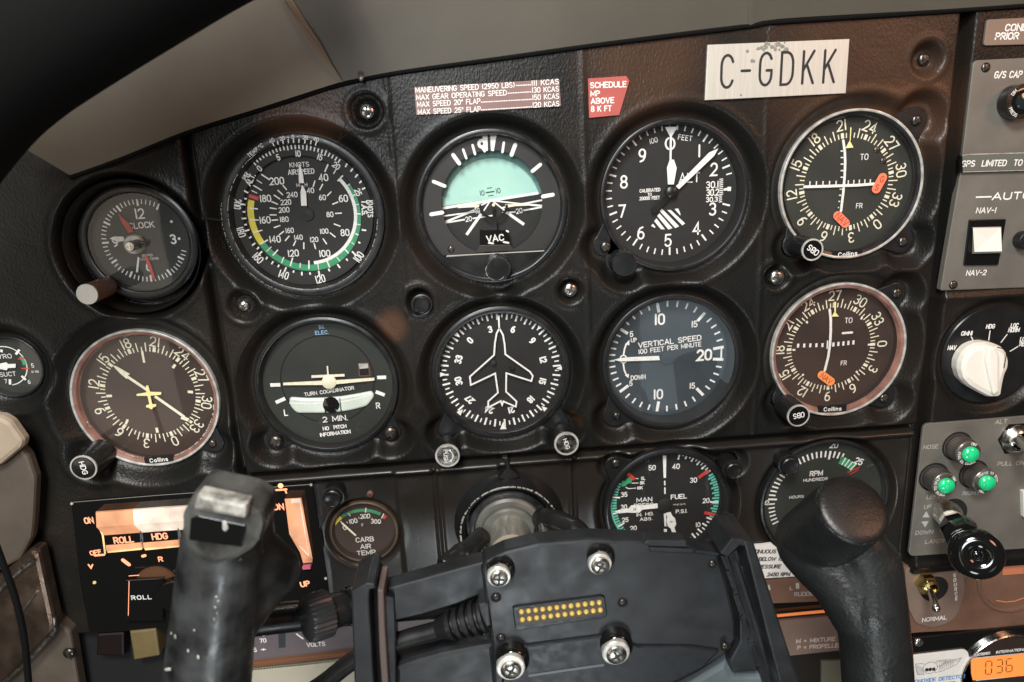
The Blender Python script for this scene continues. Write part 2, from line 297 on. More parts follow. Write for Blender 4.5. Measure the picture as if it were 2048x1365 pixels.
TXT = 1.0          # scale of the lettering on the face being made
class MB:
    """collects geometry in panel millimetres (u, v, d) and links it as one mesh object"""
    def __init__(s): s.v = []; s.f = []; s.xf = None; s.sm = []; s.lay = 0
    def add(s, vs, fs, smooth=False):
        b = len(s.v)
        if s.xf is not None: vs = [tuple(s.xf @ Vector(p)) for p in vs]
        s.v += [tuple(p) for p in vs]; s.f += [tuple(b+i for i in f) for f in fs]; s.sm += [smooth]*len(fs)
        return s
    def poly(s, pts, d): return s.add([(x, y, d) for x, y in pts], [tuple(range(len(pts)))])
    def prism(s, pts, d0, d1, bev=0.0, hole=None):
        n = len(pts)
        ar = sum(pts[i][0]*pts[(i+1) % n][1]-pts[(i+1) % n][0]*pts[i][1] for i in range(n))
        if ar < 0: pts = pts[::-1]
        rings = [[(x, y, d0) for x, y in pts]]
        if bev > 0:
            rings.append([(x, y, d1-bev) for x, y in pts])
            rings.append([(x, y, d1-bev*.3) for x, y in inset(pts, bev*.3)])
            rings.append([(x, y, d1) for x, y in inset(pts, bev)])
        else: rings.append([(x, y, d1) for x, y in pts])
        vs = [p for r in rings for p in r]; fs = []
        for k in range(len(rings)-1):
            for i in range(n):
                j = (i+1) % n; fs.append((k*n+i, k*n+j, (k+1)*n+j, (k+1)*n+i))
        top = rings[-1]; keep = [i for i in range(n) if hypot(top[i][0]-top[i-1][0], top[i][1]-top[i-1][1]) > 1e-4]
        fs.append(tuple((len(rings)-1)*n+i for i in keep) if len(keep) > 2 else tuple((len(rings)-1)*n+i for i in range(n)))
        fs.append(tuple(range(n))[::-1])
        return s.add(vs, fs)
    def box(s, c, sz, rot=0.0):
        cx, cy, cz = c; x, y, z = sz[0]/2, sz[1]/2, sz[2]/2; a = radians(rot)
        vs = [(cx+dx*cos(a)-dy*sin(a), cy+dx*sin(a)+dy*cos(a), cz+dz) for dx, dy, dz in
              [(-x, -y, -z), (x, -y, -z), (x, y, -z), (-x, y, -z), (-x, -y, z), (x, -y, z), (x, y, z), (-x, y, z)]]
        return s.add(vs, [(0, 3, 2, 1), (4, 5, 6, 7), (0, 1, 5, 4), (1, 2, 6, 5), (2, 3, 7, 6), (3, 0, 4, 7)])
    def lathe(s, prof, c=(0, 0), n=64, smooth=True, cap=False, knurl=None):
        vs = []; fs = []
        for r, d in prof:
            for i in range(n):
                a = 2*pi*i/n; rr = r
                if knurl and i % 2: rr = r - knurl
                vs.append((c[0]+rr*cos(a), c[1]+rr*sin(a), d))
        for k in range(len(prof)-1):
            for i in range(n):
                j = (i+1) % n; fs.append((k*n+i, k*n+j, (k+1)*n+j, (k+1)*n+i))
        if cap: fs.append(tuple((len(prof)-1)*n+i for i in range(n)))
        return s.add(vs, fs, smooth)
    def disc(s, c, r, d, n=64): return s.poly([(c[0]+r*cos(2*pi*i/n), c[1]+r*sin(2*pi*i/n)) for i in range(n)], d)
    def ring(s, c, r0, r1, a0, a1, d, n=48):
        """flat band, angles clockwise from twelve o'clock"""
        vs = []
        for i in range(n+1):
            a = radians(a0+(a1-a0)*i/n)
            vs += [(c[0]+r0*sin(a), c[1]+r0*cos(a), d), (c[0]+r1*sin(a), c[1]+r1*cos(a), d)]
        return s.add(vs, [(2*i, 2*i+1, 2*i+3, 2*i+2) for i in range(n)])
    def ribbon(s, pts, w, d, caps=True):
        pts = [p for i, p in enumerate(pts) if i == 0 or hypot(p[0]-pts[i-1][0], p[1]-pts[i-1][1]) > 1e-5]
        if len(pts) < 2: return s
        s.lay = (s.lay+1) % 4; d = d+0.012*s.lay
        closed = hypot(pts[0][0]-pts[-1][0], pts[0][1]-pts[-1][1]) < 1e-4
        if closed: pts = pts[:-1]
        n = len(pts); h = w/2; L = []; R_ = []
        for i in range(n):
            a = pts[(i-1) % n] if (closed or i > 0) else None; b = pts[i]; c = pts[(i+1) % n] if (closed or i < n-1) else None
            t1 = t2 = None
            if a: l = hypot(b[0]-a[0], b[1]-a[1]); t1 = ((b[0]-a[0])/l, (b[1]-a[1])/l)
            if c: l = hypot(c[0]-b[0], c[1]-b[1]); t2 = ((c[0]-b[0])/l, (c[1]-b[1])/l)
            t1 = t1 or t2; t2 = t2 or t1
            n1 = (-t1[1], t1[0]); n2 = (-t2[1], t2[0]); m = (n1[0]+n2[0], n1[1]+n2[1]); ml = hypot(*m)
            if ml < 1e-3: m = n1; k = 1
            else: m = (m[0]/ml, m[1]/ml); k = min(1/max(m[0]*n1[0]+m[1]*n1[1], .35), 2.4)
            L.append((b[0]+m[0]*h*k, b[1]+m[1]*h*k, d)); R_.append((b[0]-m[0]*h*k, b[1]-m[1]*h*k, d))
        vs = L+R_; fs = [(n+i, n+(i+1) % n, (i+1) % n, i) for i in range(n if closed else n-1)]
        s.add(vs, fs)
        if caps and not closed:
            for (e, q) in ((pts[0], pts[1]), (pts[-1], pts[-2])):
                l = hypot(e[0]-q[0], e[1]-q[1]); t = atan2((e[1]-q[1])/l, (e[0]-q[0])/l)
                fan = [(e[0]+h*cos(t+radians(x)), e[1]+h*sin(t+radians(x)), d) for x in (-90, -45, 0, 45, 90)]
                s.add(fan, [(0, 1, 2, 3, 4)])
        return s
    def text(s, t, u, v, h, d, ang=0.0, al='c', w=.15, ws=1.0, sp=.22, sl=0.0, fit=None):
        """ang anticlockwise degrees, v is the middle of the letters"""
        h = h*TXT; W_ = twidth(t, sp, ws); kx = 1.0
        if fit: kx = fit/(W_*h)
        x = {'c': -W_/2, 'l': 0, 'r': -W_}[al]; a = radians(ang)
        for ch in t:
            gw, strokes = GL[ch]
            for st in strokes:
                q = []
                for (gx, gy) in st:
                    X = (x+gx*ws)*h*kx + sl*(gy-.5)*h; Y = (gy-.5)*h
                    q.append((u+X*cos(a)-Y*sin(a), v+X*sin(a)+Y*cos(a)))
                s.ribbon(q, w*h/TXT**.55, d)
            x += gw*ws+sp
        return s
    def arctext(s, t, c, r, a0, h, d, w=.15, ws=1.0, sp=.22, flip=False):
        """letters along a circle, centred on angle a0 (clockwise from the top)"""
        W_ = twidth(t, sp, ws)*h*TXT; x = -W_/2
        for ch in t:
            gw = GL[ch][0]*ws*h*TXT; xc = x+gw/2
            a = a0 + (-1 if flip else 1)*degrees(xc/r)
            s.text(ch, c[0]+r*sin(radians(a)), c[1]+r*cos(radians(a)), h, d, ang=-a+(180 if flip else 0), w=w, ws=ws)
            x += gw+sp*h*TXT
        return s
    def tube(s, pts, rad, n=14, smooth=True, caps=True):
        m = len(pts); rad = rad if isinstance(rad, (list, tuple)) else [rad]*m
        V = [Vector(p) for p in pts]; vs = []; fs = []
        t0 = (V[1]-V[0]).normalized(); nrm = t0.orthogonal().normalized()
        for i in range(m):
            t = ((V[min(i+1, m-1)]-V[max(i-1, 0)])).normalized()
            nrm = (nrm - t*nrm.dot(t)).normalized(); b = t.cross(nrm)
            for k in range(n):
                a = 2*pi*k/n; q = V[i]+(nrm*cos(a)+b*sin(a))*rad[i]; vs.append(tuple(q))
        for i in range(m-1):
            for k in range(n):
                j = (k+1) % n; fs.append((i*n+k, i*n+j, (i+1)*n+j, (i+1)*n+k))
        s.add(vs, fs, smooth)
        if caps: s.add(vs[:n], [tuple(range(n))[::-1]]); s.add(vs[-n:], [tuple(range(n))])
        return s
    def sphere(s, c, r, n=16, sq=(1, 1, 1)):
        vs = []; fs = []
        for i in range(n+1):
            p = pi*i/n
            for k in range(2*n):
                a = pi*k/n; vs.append((c[0]+r*sq[0]*sin(p)*cos(a), c[1]+r*sq[1]*sin(p)*sin(a), c[2]+r*sq[2]*cos(p)))
        for i in range(n):
            for k in range(2*n):
                j = (k+1) % (2*n); fs.append((i*2*n+k, (i+1)*2*n+k, (i+1)*2*n+j, i*2*n+j))
        return s.add(vs, fs, True)
    def mesh(s, name, o=(0, 0, 0), auto=35):
        me = bpy.data.meshes.new(name)
        me.from_pydata([((p[0]-o[0])*K, -(p[2]-o[2])*K, (p[1]-o[1])*K) for p in s.v], [], s.f)
        if any(s.sm):
            me.polygons.foreach_set("use_smooth", s.sm); me.set_sharp_from_angle(angle=radians(auto))
        me.update(); return me
    def build(s, name, mat, parent=None, auto=35, origin=None):
        o = ORG.get(parent.name, (0, 0, 0)) if parent else (origin or (0, 0, 0))
        ob = bpy.data.objects.new(name, s.mesh(name, o, auto)); C.objects.link(ob)
        ob.data.materials.append(mat)
        if parent: ob.parent = parent; ORG[ob.name] = o
        else: ob.location = (o[0]*K, -o[2]*K, o[1]*K); ORG[ob.name] = o
        return ob
ORG = {}
def inset(pts, b):
    """polygon (anticlockwise) moved inwards by b; edges that would turn over are collapsed to a point"""
    n = len(pts); out = []; dirs = []
    for i in range(n):
        p, c = pts[i], pts[(i+1) % n]; l = hypot(c[0]-p[0], c[1]-p[1]) or 1e-6; dirs.append(((c[0]-p[0])/l, (c[1]-p[1])/l))
    for i in range(n):
        p = pts[i]; t1, t2 = dirs[i-1], dirs[i]
        m = (-t1[1]-t2[1], t1[0]+t2[0]); ml = hypot(*m) or 1
        k = min(1/max((-m[0]*t1[1]+m[1]*t1[0])/ml, .3), 3); out.append((p[0]+m[0]/ml*b*k, p[1]+m[1]/ml*b*k))
    for _pass in range(4):
        bad = [((out[(i+1) % n][0]-out[i][0])*dirs[i][0]+(out[(i+1) % n][1]-out[i][1])*dirs[i][1]) < 1e-4 for i in range(n)]
        if not any(bad) or all(bad): break
        if True:
            s = next(i for i in range(n) if not bad[i]); i = s+1
            while i <= s+n:
                if bad[i % n]:
                    j = i
                    while bad[j % n]: j += 1
                    a, d1 = out[i % n], dirs[(i-1) % n]; c, d2 = out[j % n], dirs[j % n]
                    A0 = pts[i % n]; A0 = (A0[0]-d1[1]*b, A0[1]+d1[0]*b); C0 = pts[j % n]; C0 = (C0[0]-d2[1]*b, C0[1]+d2[0]*b)
                    den = d1[0]*d2[1]-d1[1]*d2[0]
                    if abs(den) > .02: t = ((C0[0]-A0[0])*d2[1]-(C0[1]-A0[1])*d2[0])/den; q = (A0[0]+d1[0]*t, A0[1]+d1[1]*t)
                    else: q = ((a[0]+c[0])/2, (a[1]+c[1])/2)
                    for k in range(i, j+1): out[k % n] = q
                    i = j+1
                else: i += 1
    return out
def rpoly(pts, r, n=5):
    """polygon with its corners rounded by r"""
    out = []; N = len(pts); rr = r if isinstance(r, (list, tuple)) else [r]*N
    for i in range(N):
        a, p, c = pts[i-1], pts[i], pts[(i+1) % N]; r_ = rr[i]
        if r_ <= 0: out.append(p); continue
        l1 = hypot(a[0]-p[0], a[1]-p[1]); l2 = hypot(c[0]-p[0], c[1]-p[1]); q = min(r_, l1*.45, l2*.45)
        s = (p[0]+(a[0]-p[0])/l1*q, p[1]+(a[1]-p[1])/l1*q); e = (p[0]+(c[0]-p[0])/l2*q, p[1]+(c[1]-p[1])/l2*q)
        for k in range(n+1):
            t = k/n; out.append(((1-t)**2*s[0]+2*t*(1-t)*p[0]+t*t*e[0], (1-t)**2*s[1]+2*t*(1-t)*p[1]+t*t*e[1]))
    return out
def thing(name, label, cat, u, v, d=0, group=None):
    o = bpy.data.objects.new(name, None); C.objects.link(o); o.empty_display_size = 0.01
    o.location = (u*K, -d*K, v*K); o['label'] = label; o['category'] = cat
    if group: o['group'] = group
    ORG[o.name] = (u, v, d)
    return o
def tag(o, label, cat, group=None):
    o['label'] = label; o['category'] = cat
    if group: o['group'] = group
    return o
def shaft(c0, c1):
    """matrix that takes the local +d axis from point c0 to point c1 (u, v, d)"""
    z = (Vector(c1)-Vector(c0)).normalized(); q = Vector((0, 0, 1)).rotation_difference(z)
    return Matrix.Translation(Vector(c0)) @ q.to_matrix().to_4x4()
class Crop:
    """coordinates read off an enlarged part of the photograph, laid on the plane d"""
    def __init__(s, ox, oy, sc, d): s.ox, s.oy, s.sc, s.d = ox, oy, sc, d
    def __call__(s, x, y, d=None): return P(s.ox+x/s.sc, s.oy+y/s.sc, s.d if d is None else d)
    def L(s, pts, d=None): return [s(x, y, d) for x, y in pts]
    def mm(s, n): return n/s.sc*0.27
# screws: one mesh pair per kind, shared
_scr = {}
def screw(parent, px, py, r, d, mat=CHROME, kind='cross', rot=20, dome=.45, uv=None):
    u, v = uv if uv else P(px, py, d)
    key = (round(r, 1), mat.name, kind, dome)
    if key not in _scr:
        a = MB(); a.lathe([(r, -1.2), (r, 0), (r*.96, r*dome*.35), (r*.8, r*dome*.7), (r*.5, r*dome*.93), (0.01, r*dome)], n=28)
        b = MB(); t = r*dome
        if kind == 'cross':
            b.box((0, 0, t*.82), (r*1.15, r*.22, t*.5)); b.box((0, 0, t*.80), (r*.22, r*1.15, t*.5)); b.lathe([(r*.22, t*.3), (r*.22, t*1.08), (0.01, t*1.08)], n=8)
        else: b.box((0, 0, t*.8), (r*1.75, r*.24, t*.52))
        _scr[key] = (a.mesh('screw'), b.mesh('slot'))
        _scr[key][0].materials.append(mat); _scr[key][1].materials.append(RECESS)
    po = ORG[parent.name]
    s = bpy.data.objects.new('screw', _scr[key][0]); C.objects.link(s); s.parent = parent
    s.location = ((u-po[0])*K, -(d-po[2])*K, (v-po[1])*K); s.rotation_euler = (0, radians(rot), 0)
    q = bpy.data.objects.new('cross_slot' if kind == 'cross' else 'slot', _scr[key][1]); C.objects.link(q); q.parent = s
    ORG[s.name] = (u, v, d)
    return s
def knob(parent, px, py, rpx, d1, d0, mat=BLACK, capmat=None, rimmat=None, knurl=True, rimw=.16, name='knob', taper=1.0, stem=None):
    """turned knob, its front face centred on pixel (px, py) at depth d1"""
    u, v = P(px, py, d1); r = rpx*mmpp(px, py, d1)
    a = MB(); n = 72
    a.lathe([(r*taper*.93, d0), (r*taper, d0+.5), (r, d1-1.0), (r*.96, d1-.35)], (u, v), n=n, smooth=not knurl, knurl=.22 if knurl else None)
    a.lathe([(r*.96, d1-.35), (r*.90, d1-.05), (r*.5, d1), (0.01, d1)], (u, v), n=48)
    k = a.build(name, mat, parent)
    if rimmat: MB().lathe([(r*.99, d1-.9), (r*.985, d1+.10), (r*(1-rimw), d1+.12), (r*(1-rimw), d1-.1)], (u, v), n=48).build('knob_rim', rimmat, k)
    if capmat: MB().lathe([(r*.82, d1+.02), (r*.80, d1+.16), (0.01, d1+.18)], (u, v), n=48).build('knob_cap', capmat, k)
    if stem: MB().lathe([(stem, d0-6), (stem, d0+.2)], (u, v), n=24).build('stem', DKSTEEL, k)
    return k, (u, v), r
# ------------------------------------------------------------------ moulded panel covers (one height field, split into its four mouldings)
AS_, AI_, ALT_, NV1, HSI_, TC_, DG_, VSI_, NV2 = (-88.6, -32.7), (11.8, -33.5), (111.8, -33.1), (210.6, -32.8), (-188.7, -128.3), (-88.1, -128.0), (11.6, -127.8), (110.8, -128.3), (210.2, -127.9)
MAN_, RPM_, CARB_, CLK_, SUC_, ROT_ = (108.6, -220.8), (208.0, -225.0), (-76.6, -221.4), (-176.4, -41.2), (-256.6, -104.3), P(1985, 712, 4)
def pt(px, py, d=0): return P(px, py, d)
REC = [  # centre, radius, lobes (point, radius), drop, slope width
 (AS_, 42.9, [], 8, 8), (AI_, 41.0, [(pt(995, 545), 9)], 8, 8), (ALT_, 41.3, [(pt(1211, 492), 7), (pt(1248, 522), 9)], 8, 8),
 (NV1, 40.6, [(pt(1833, 240), 8), (pt(1806, 483), 8), (pt(1590, 492), 8)], 8, 8),
 (TC_, 40.8, [(pt(551, 884), 6), (pt(781, 867), 6)], 8, 8), (DG_, 40.2, [(pt(893, 862), 6), (pt(1123, 852), 6)], 8, 7),
 (VSI_, 40.9, [(pt(1233, 832), 8)], 8, 8), (NV2, 40.2, [(pt(1793, 588), 7), (pt(1768, 795), 8), (pt(1568, 800), 8)], 8, 8),
 (HSI_, 40.7, [(pt(197, 905), 7), (pt(425, 890), 6)], 8, 10), (P(262, 496, 3), 33.8, [], 15, 5), (SUC_, 17.5, [], 7, 8),
 (MAN_, 40.0, [(pt(1230, 932), 7), (pt(1462, 925), 6)], 5, 5), (RPM_, 40.5, [], 5, 5), (CARB_, 20.0, [], 3, 3),
 (ROT_, 30.5, [], 4, 6)]
HOLES = [(732, 222, 8.0), (487, 612, 8.0), (1140, 582, 7.0), (1553, 553, 7.0), (1855, 118, 8.5), (838, 603, 7.0)]
HC = [(px, py) for px, py in ((-300, 100), (110, 120), (140, 350), (240, 315), (372, 262), (500, 222), (600, 190), (680, 165), (800, 140), (1000, 113), (1200, 85), (1500, 48), (1555, 40), (1900, 18), (2120, 2))]
HU = np.array([P(x, y, 7)[0] for x, y in HC]); HV = np.array([P(x, y, 7)[1] for x, y in HC])
GU0, GU1, GV0, GV1, GS = -345.0, 372.0, -392.0, 75.0, 0.9
US = np.arange(GU0, GU1, GS); VS = np.arange(GV1, GV0, -GS)
UU, VV = np.meshgrid(US, VS)
def sst(x): x = np.clip(x, 0, 1); return x*x*(3-2*x)
UL, UR, VB = -141.2, 263.0, -178.0
REG = np.where(UU < UL, 0, np.where(UU > UR, 3, np.where(VV > VB, 1, 2)))
Hh = np.where(REG == 2, 1.0, 5.0)
Hh = np.where((REG == 2), 1.0 + 3.5*np.exp(-((VV-(VB-4.2))/2.6)**2), Hh)
# grooves between the mouldings
Hh -= 9*(1-sst(np.abs(UU-UL)/3.6)) * (VV > VB-2)
Hh -= 12*(1-sst((np.abs(UU-UR)-1.2)/3.4))
Hh -= 7*(1-sst(np.abs(VV-VB)/3.4))*((UU > UL) & (UU < UR))
# faint ribs in the centre moulding
for x0, y0 in ((788, 330), (1170, 330), (1530, 330)):
    Hh += 0.5*np.exp(-((UU-P(x0, y0, 5)[0])/1.3)**2)*(REG == 1)*(VV > -178)
# yoke housing edges
for x0, y0 in ((873, 1000), (1149, 960)):
    g = P(x0, y0, 2)[0]; Hh -= 2.2*(1-sst(np.abs(UU-g)/1.8))*(REG == 2); Hh += 1.0*np.exp(-((UU-g-(2.2 if x0 < 1000 else -2.2))/1.0)**2)*(REG == 2)
g = P(800, 1020, 2)[0]; Hh += 1.6*(1-sst((g-UU)/2.0))*(REG == 2)*(UU < P(1000, 1000, 1)[0])*(UU > g-3)
# lip under the autopilot selector plate and under the landing gear plate on the right
for (x0, y0) in ((1980, 592), (1930, 1124)):
    g = P(x0, y0, 5)[1]; Hh += 1.6*np.exp(-((VV-g)/2.2)**2)*(REG == 3)
g = P(1930, 1140, 5)[1]; Hh -= 7.5*sst((g-VV)/3)*(REG == 3)
g = P(300, 1256, 5)[1]; Hh -= 14*sst((g-VV)/2.5)*(REG == 0)
wob = 0.05*np.sin(UU*.31+1.3*np.sin(VV*.17))*np.sin(VV*.23+1.1*np.sin(UU*.13)) + 0.14*np.sin(UU*.061+2)*np.sin(VV*.073+1)
Hh += wob*(REG != 2)
KILL = np.zeros(UU.shape, bool)
for c, r, lobes, drop, sw in REC:
    sd = np.hypot(UU-c[0], VV-c[1])-r
    for (l, lr) in lobes:
        dx, dy = l[0]-c[0], l[1]-c[1]; L2 = dx*dx+dy*dy
        t = np.clip(((UU-c[0])*dx+(VV-c[1])*dy)/L2, 0, 1)
        s2 = np.hypot(UU-c[0]-t*dx, VV-c[1]-t*dy)-lr
        k = 5.0; hh = np.clip(.5+.5*(sd-s2)/k, 0, 1); sd = sd*(1-hh)+s2*hh-k*hh*(1-hh)*.5
    Hh = Hh - drop*(1-sst((sd-0.4)/sw)) + (0.45 if drop > 5 else .2)*np.exp(-((sd-sw-1.0)/2.2)**2)
    KILL |= sd < -1.6
for px, py, r in HOLES:
    c = P(px, py, 5); sd = np.hypot(UU-c[0], VV-c[1])
    Hh = Hh - 6*(1-sst((sd-r*.5)/(r*.62))) + .6*np.exp(-((sd-r-2.2)/1.8)**2)
top = np.interp(UU, HU, HV)
KILL |= VV > top+2.5
CN = ['instrument panel cover moulding at the far left around clock and heading gauge', 'large black leather-grained panel cover around the eight main flight gauges',
      'lower black panel cover behind the control yoke and engine gauges', 'right black panel cover carrying the autopilot and landing gear plates']
COVERS = []
ny, nx = UU.shape
for k in range(4):
    inside = (REG == k) & ~KILL
    # a cell belongs to the region of its upper left corner; needs all four corners alive
    alive = ~KILL
    cell = inside[:-1, :-1] & alive[1:, :-1] & alive[:-1, 1:] & alive[1:, 1:]
    ii, jj = np.nonzero(cell)
    quads = np.stack([ii*nx+jj, (ii+1)*nx+jj, (ii+1)*nx+jj+1, ii*nx+jj+1], 1)
    used, inv = np.unique(quads, return_inverse=True)
    quads = inv.reshape(quads.shape)
    co = np.stack([UU.ravel()[used]*K, -Hh.ravel()[used]*K, VV.ravel()[used]*K], 1).astype(np.float32)
    me = bpy.data.meshes.new('panel_cover'); me.vertices.add(len(co)); me.vertices.foreach_set('co', co.ravel())
    me.loops.add(quads.size); me.loops.foreach_set('vertex_index', quads.ravel().astype(np.int32))
    me.polygons.add(len(quads)); me.polygons.foreach_set('loop_start', np.arange(0, quads.size, 4, dtype=np.int32))
    me.polygons.foreach_set('use_smooth', np.ones(len(quads), bool)); me.update(calc_edges=True); me.validate()
    root = thing('panel_cover', CN[k], 'instrument panel', 0, 0, 0)
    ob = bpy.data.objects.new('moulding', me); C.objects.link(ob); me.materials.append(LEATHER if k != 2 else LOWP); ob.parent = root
    COVERS.append(root)
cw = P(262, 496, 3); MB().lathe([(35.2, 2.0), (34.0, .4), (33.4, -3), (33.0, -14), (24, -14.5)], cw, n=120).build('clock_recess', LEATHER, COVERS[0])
# dark structure behind the mouldings
bk = MB(); bk.box((0, -150, -26), (1200, 900, 4)); o = bk.build('firewall', VOID); o['kind'] = 'structure'

# screws and post lights on the covers
screw(COVERS[1], 734, 223, 4.0, 0.5, CHROME, rot=10); screw(COVERS[1], 487, 612, 2.9, 0.5, STEEL, rot=40)
screw(COVERS[1], 1140, 580, 4.0, 2.5, STEEL, rot=25); screw(COVERS[1], 1553, 555, 4.3, 2.5, STEEL, rot=5); screw(COVERS[1], 1848, 119, 3.3, 0.0, DKSTEEL, rot=15)
screw(COVERS[2], 740, 989, 2.0, 2.6, COPPER, rot=15)
# hairline crack running from the top left screw to the airspeed bezel
ck = MB(); 
for seg, w_ in (([(700, 232), (685, 262), (678, 278)], .35), ([(722, 243), (706, 262), (690, 272), (679, 279)], .35), ([(404, 437), (420, 438), (442, 441)], 1.0)):
    MB().ribbon([P(x, y, 5.3) for x, y in seg], w_, 5.4).build('crack', VOID, COVERS[1])

def post_light(px, py, rpx, d1, label, mat=BLACK, d0=-1):
    u, v = P(px, py, d1); r = rpx*mmpp(px, py, d1)
    t = thing('post_light', label, 'panel light', u, v, 0, 'small black post lights on the panel')
    MB().lathe([(r*1.15, d0), (r*1.15, d1-5.2), (r*1.02, d1-5), (r, d1-.6), (r*.9, d1-.2)], (u, v), n=40).build('housing', mat, t)
    MB().lathe([(r*1.05, d1-4.4), (r*1.22, d1-4.2), (r*1.24, d1-3), (r*1.05, d1-2.8)], (u, v), n=40).build('collar', SATIN, t)
    MB().lathe([(r*.9, d1-.25), (r*.86, d1+.1), (r*.8, d1-.1), (0.01, d1-.12)], (u, v), n=40).build('lens_cap', SATIN, t)
    return t
post_light(843, 612, 17, 12, 'black post light between the turn coordinator and the compass card gauge')
post_light(664, 1000, 17.5, 14, 'black post light beside the round carburettor temperature gauge')
post_light(1469, 944, 15.5, 14, 'black post light at the upper right of the manifold pressure gauge')
post_light(1582, 934, 16.5, 13, 'black post light over the top left of the tachometer')

# ------------------------------------------------------------------ hood above the panel
def strip(low, high, dl, dh, n_mid=6, back=3.0):
    a = MB(); A = [(*P(x, y, dl), dl) for x, y in low]; B = [(*P(x, y, dh), dh) for x, y in high]
    n = len(A); vs = []
    for k in range(n_mid+1):
        t = k/n_mid
        for i in range(n):
            p = [A[i][q]*(1-t)+B[i][q]*t for q in range(3)]; vs.append(tuple(p))
    m = len(vs)
    vs += [(p[0], p[1]+back, p[2]+.5) for p in vs]
    fs = []
    for k in range(n_mid):
        for i in range(n-1):
            q = (k*n+i, k*n+i+1, (k+1)*n+i+1, (k+1)*n+i); fs += [q, tuple(m+x for x in q[::-1])]
    for i in range(n-1): fs += [(i, m+i, m+i+1, i+1), (n_mid*n+i, n_mid*n+i+1, m+n_mid*n+i+1, m+n_mid*n+i)]
    for k in range(n_mid): fs += [(k*n, (k+1)*n, m+(k+1)*n, m+k*n), (k*n+n-1, m+k*n+n-1, m+(k+1)*n+n-1, (k+1)*n+n-1)]
    a.add(vs, fs, True); return a
def dens(pts, n=4):
    out = []
    for i in range(len(pts)-1):
        p0 = pts[max(i-1, 0)]; p1 = pts[i]; p2 = pts[i+1]; p3 = pts[min(i+2, len(pts)-1)]
        for k in range(n):
            t = k/n; out.append(tuple(.5*((2*p1[q])+(-p0[q]+p2[q])*t+(2*p0[q]-5*p1[q]+4*p2[q]-p3[q])*t*t+(-p0[q]+3*p1[q]-3*p2[q]+p3[q])*t**3) for q in range(len(p1))))
    out.append(pts[-1]); return out
hood = thing('glareshield', 'long grey and beige hood running over the top of the whole panel', 'hood', *P(700, 100, 20), 20)
loL = dens([(140, 351), (240, 315), (372, 262), (500, 222), (600, 190), (682, 164)])
hiL = dens([(-4, 266), (50, 223), (125, 165), (225, 95), (370, 15), (526, -80)])
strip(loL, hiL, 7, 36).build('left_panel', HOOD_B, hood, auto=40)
loR = dens([(682, 164), (800, 141), (1000, 113), (1200, 85), (1480, 50), (1500, 52), (1560, 38), (1900, 18), (2120, 2)])
hiR = dens([(528, -80), (680, -100), (900, -130), (1180, -150), (1440, -170), (1500, -172), (1600, -180), (1900, -200), (2150, -215)])
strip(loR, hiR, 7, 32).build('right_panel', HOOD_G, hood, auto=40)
seam = MB(); seam.tube([(*P(684, 164, 8), 8), (*P(638, 92, 20), 20.5), (*P(566, -8, 29), 30)], .45, n=8)
seam.build('seam_bead', HOOD_B, hood)
lip = MB(); lip.tube([(*P(x, y+4, 6), 6) for x, y in dens([(x, y) for x, y in HC[2:]], 3)], 1.3, n=8); lip.build('lower_edge', SOFTBLK, hood)
sc_ = MB(); sc_.sphere((*P(722, 157, 10), 10), 1.6, 8); sc_.build('rivet', STEEL, hood)
pad = MB()
pc = dens([(-190, 325), (-85, 190), (0, 112), (105, 40), (245, -48), (415, -150), (600, -240)])
pad.tube([(*P(x, y, 96), 96) for x, y in pc], 27.5, n=28)
tag(pad.build('padded_roll', SOFTBLK), 'thick soft black padded roll out of focus at the top left corner', 'padding')
# ------------------------------------------------------------------ gauges
def ears(t, c, R, lobes, top, mat):
    """mounting ears that stick out from under the ring"""
    for (l, lr) in lobes:
        dx, dy = l[0]-c[0], l[1]-c[1]; an = atan2(dy, dx); h = min(.5, (lr*1.7)/R)
        pts = [(c[0]+R*cos(an+h*k), c[1]+R*sin(an+h*k)) for k in (-1, -.6, -.2, .2, .6, 1)]
        pts += [(l[0]+lr*cos(an+radians(q)), l[1]+lr*sin(an+radians(q))) for q in range(80, -81, -20)]
        MB().prism(pts, -9, top, .5).build('mounting_ear', mat, t)
def gauge(name, label, cat, c, R, Ri, dd, bez=BLACK, dial=DIAL, glass=GLASS, wall=None, dr=None, front=0.0, lobes=(), lip=.8, group='round panel gauges', dialshape=None):
    t = thing(name, label, cat, c[0], c[1], 0, group)
    b = MB(); f = front
    b.lathe([(R, -9), (R, f-lip), (R-lip*.3, f-lip*.3), (R-lip, f), (Ri+.7, f), (Ri+.2, f-.2), (Ri, f-.7)], c, n=96)
    b.build('bezel', bez, t)
    ears(t, c, R-1.0, lobes, f-1.8, bez)
    MB().lathe([(Ri, f-.7), (Ri-.4, f-1.5), ((dr or Ri-.6), dd)], c, n=96).build('inner_wall', wall or DIAL, t)
    MB().disc(c, (dr or Ri)+.5, dd, 96).build('dial_face', dial, t)
    if glass: MB().lathe([(Ri, f-1.2), (Ri*.6, f-1.15), (Ri*.3, f-1.12), (0.01, f-1.1)], c, n=64).build('cover_glass', glass, t)
    return t
def chips(t, c, r, d, a0, a1, dens_, w=.28, seed=1, n=150, name='worn_lit_edge', mat=None):
    """bare metal showing along a worn edge: short uneven slivers"""
    q = random.Random(seed); m = MB(); st = (a1-a0)/n
    for i in range(n):
        if q.random() < dens_: m.ring(c, r-w*q.uniform(.3, 1), r+w*q.uniform(.1, .5), a0+i*st, a0+(i+q.uniform(.6, 1.6))*st, d, 2)
    return m.build(name, mat or RIMW, t)
def tick(m, c, a, r0, r1, w, d):
    s, k = sin(radians(a)), cos(radians(a))
    m.ribbon([(c[0]+r0*s, c[1]+r0*k), (c[0]+r1*s, c[1]+r1*k)], w, d, caps=False)
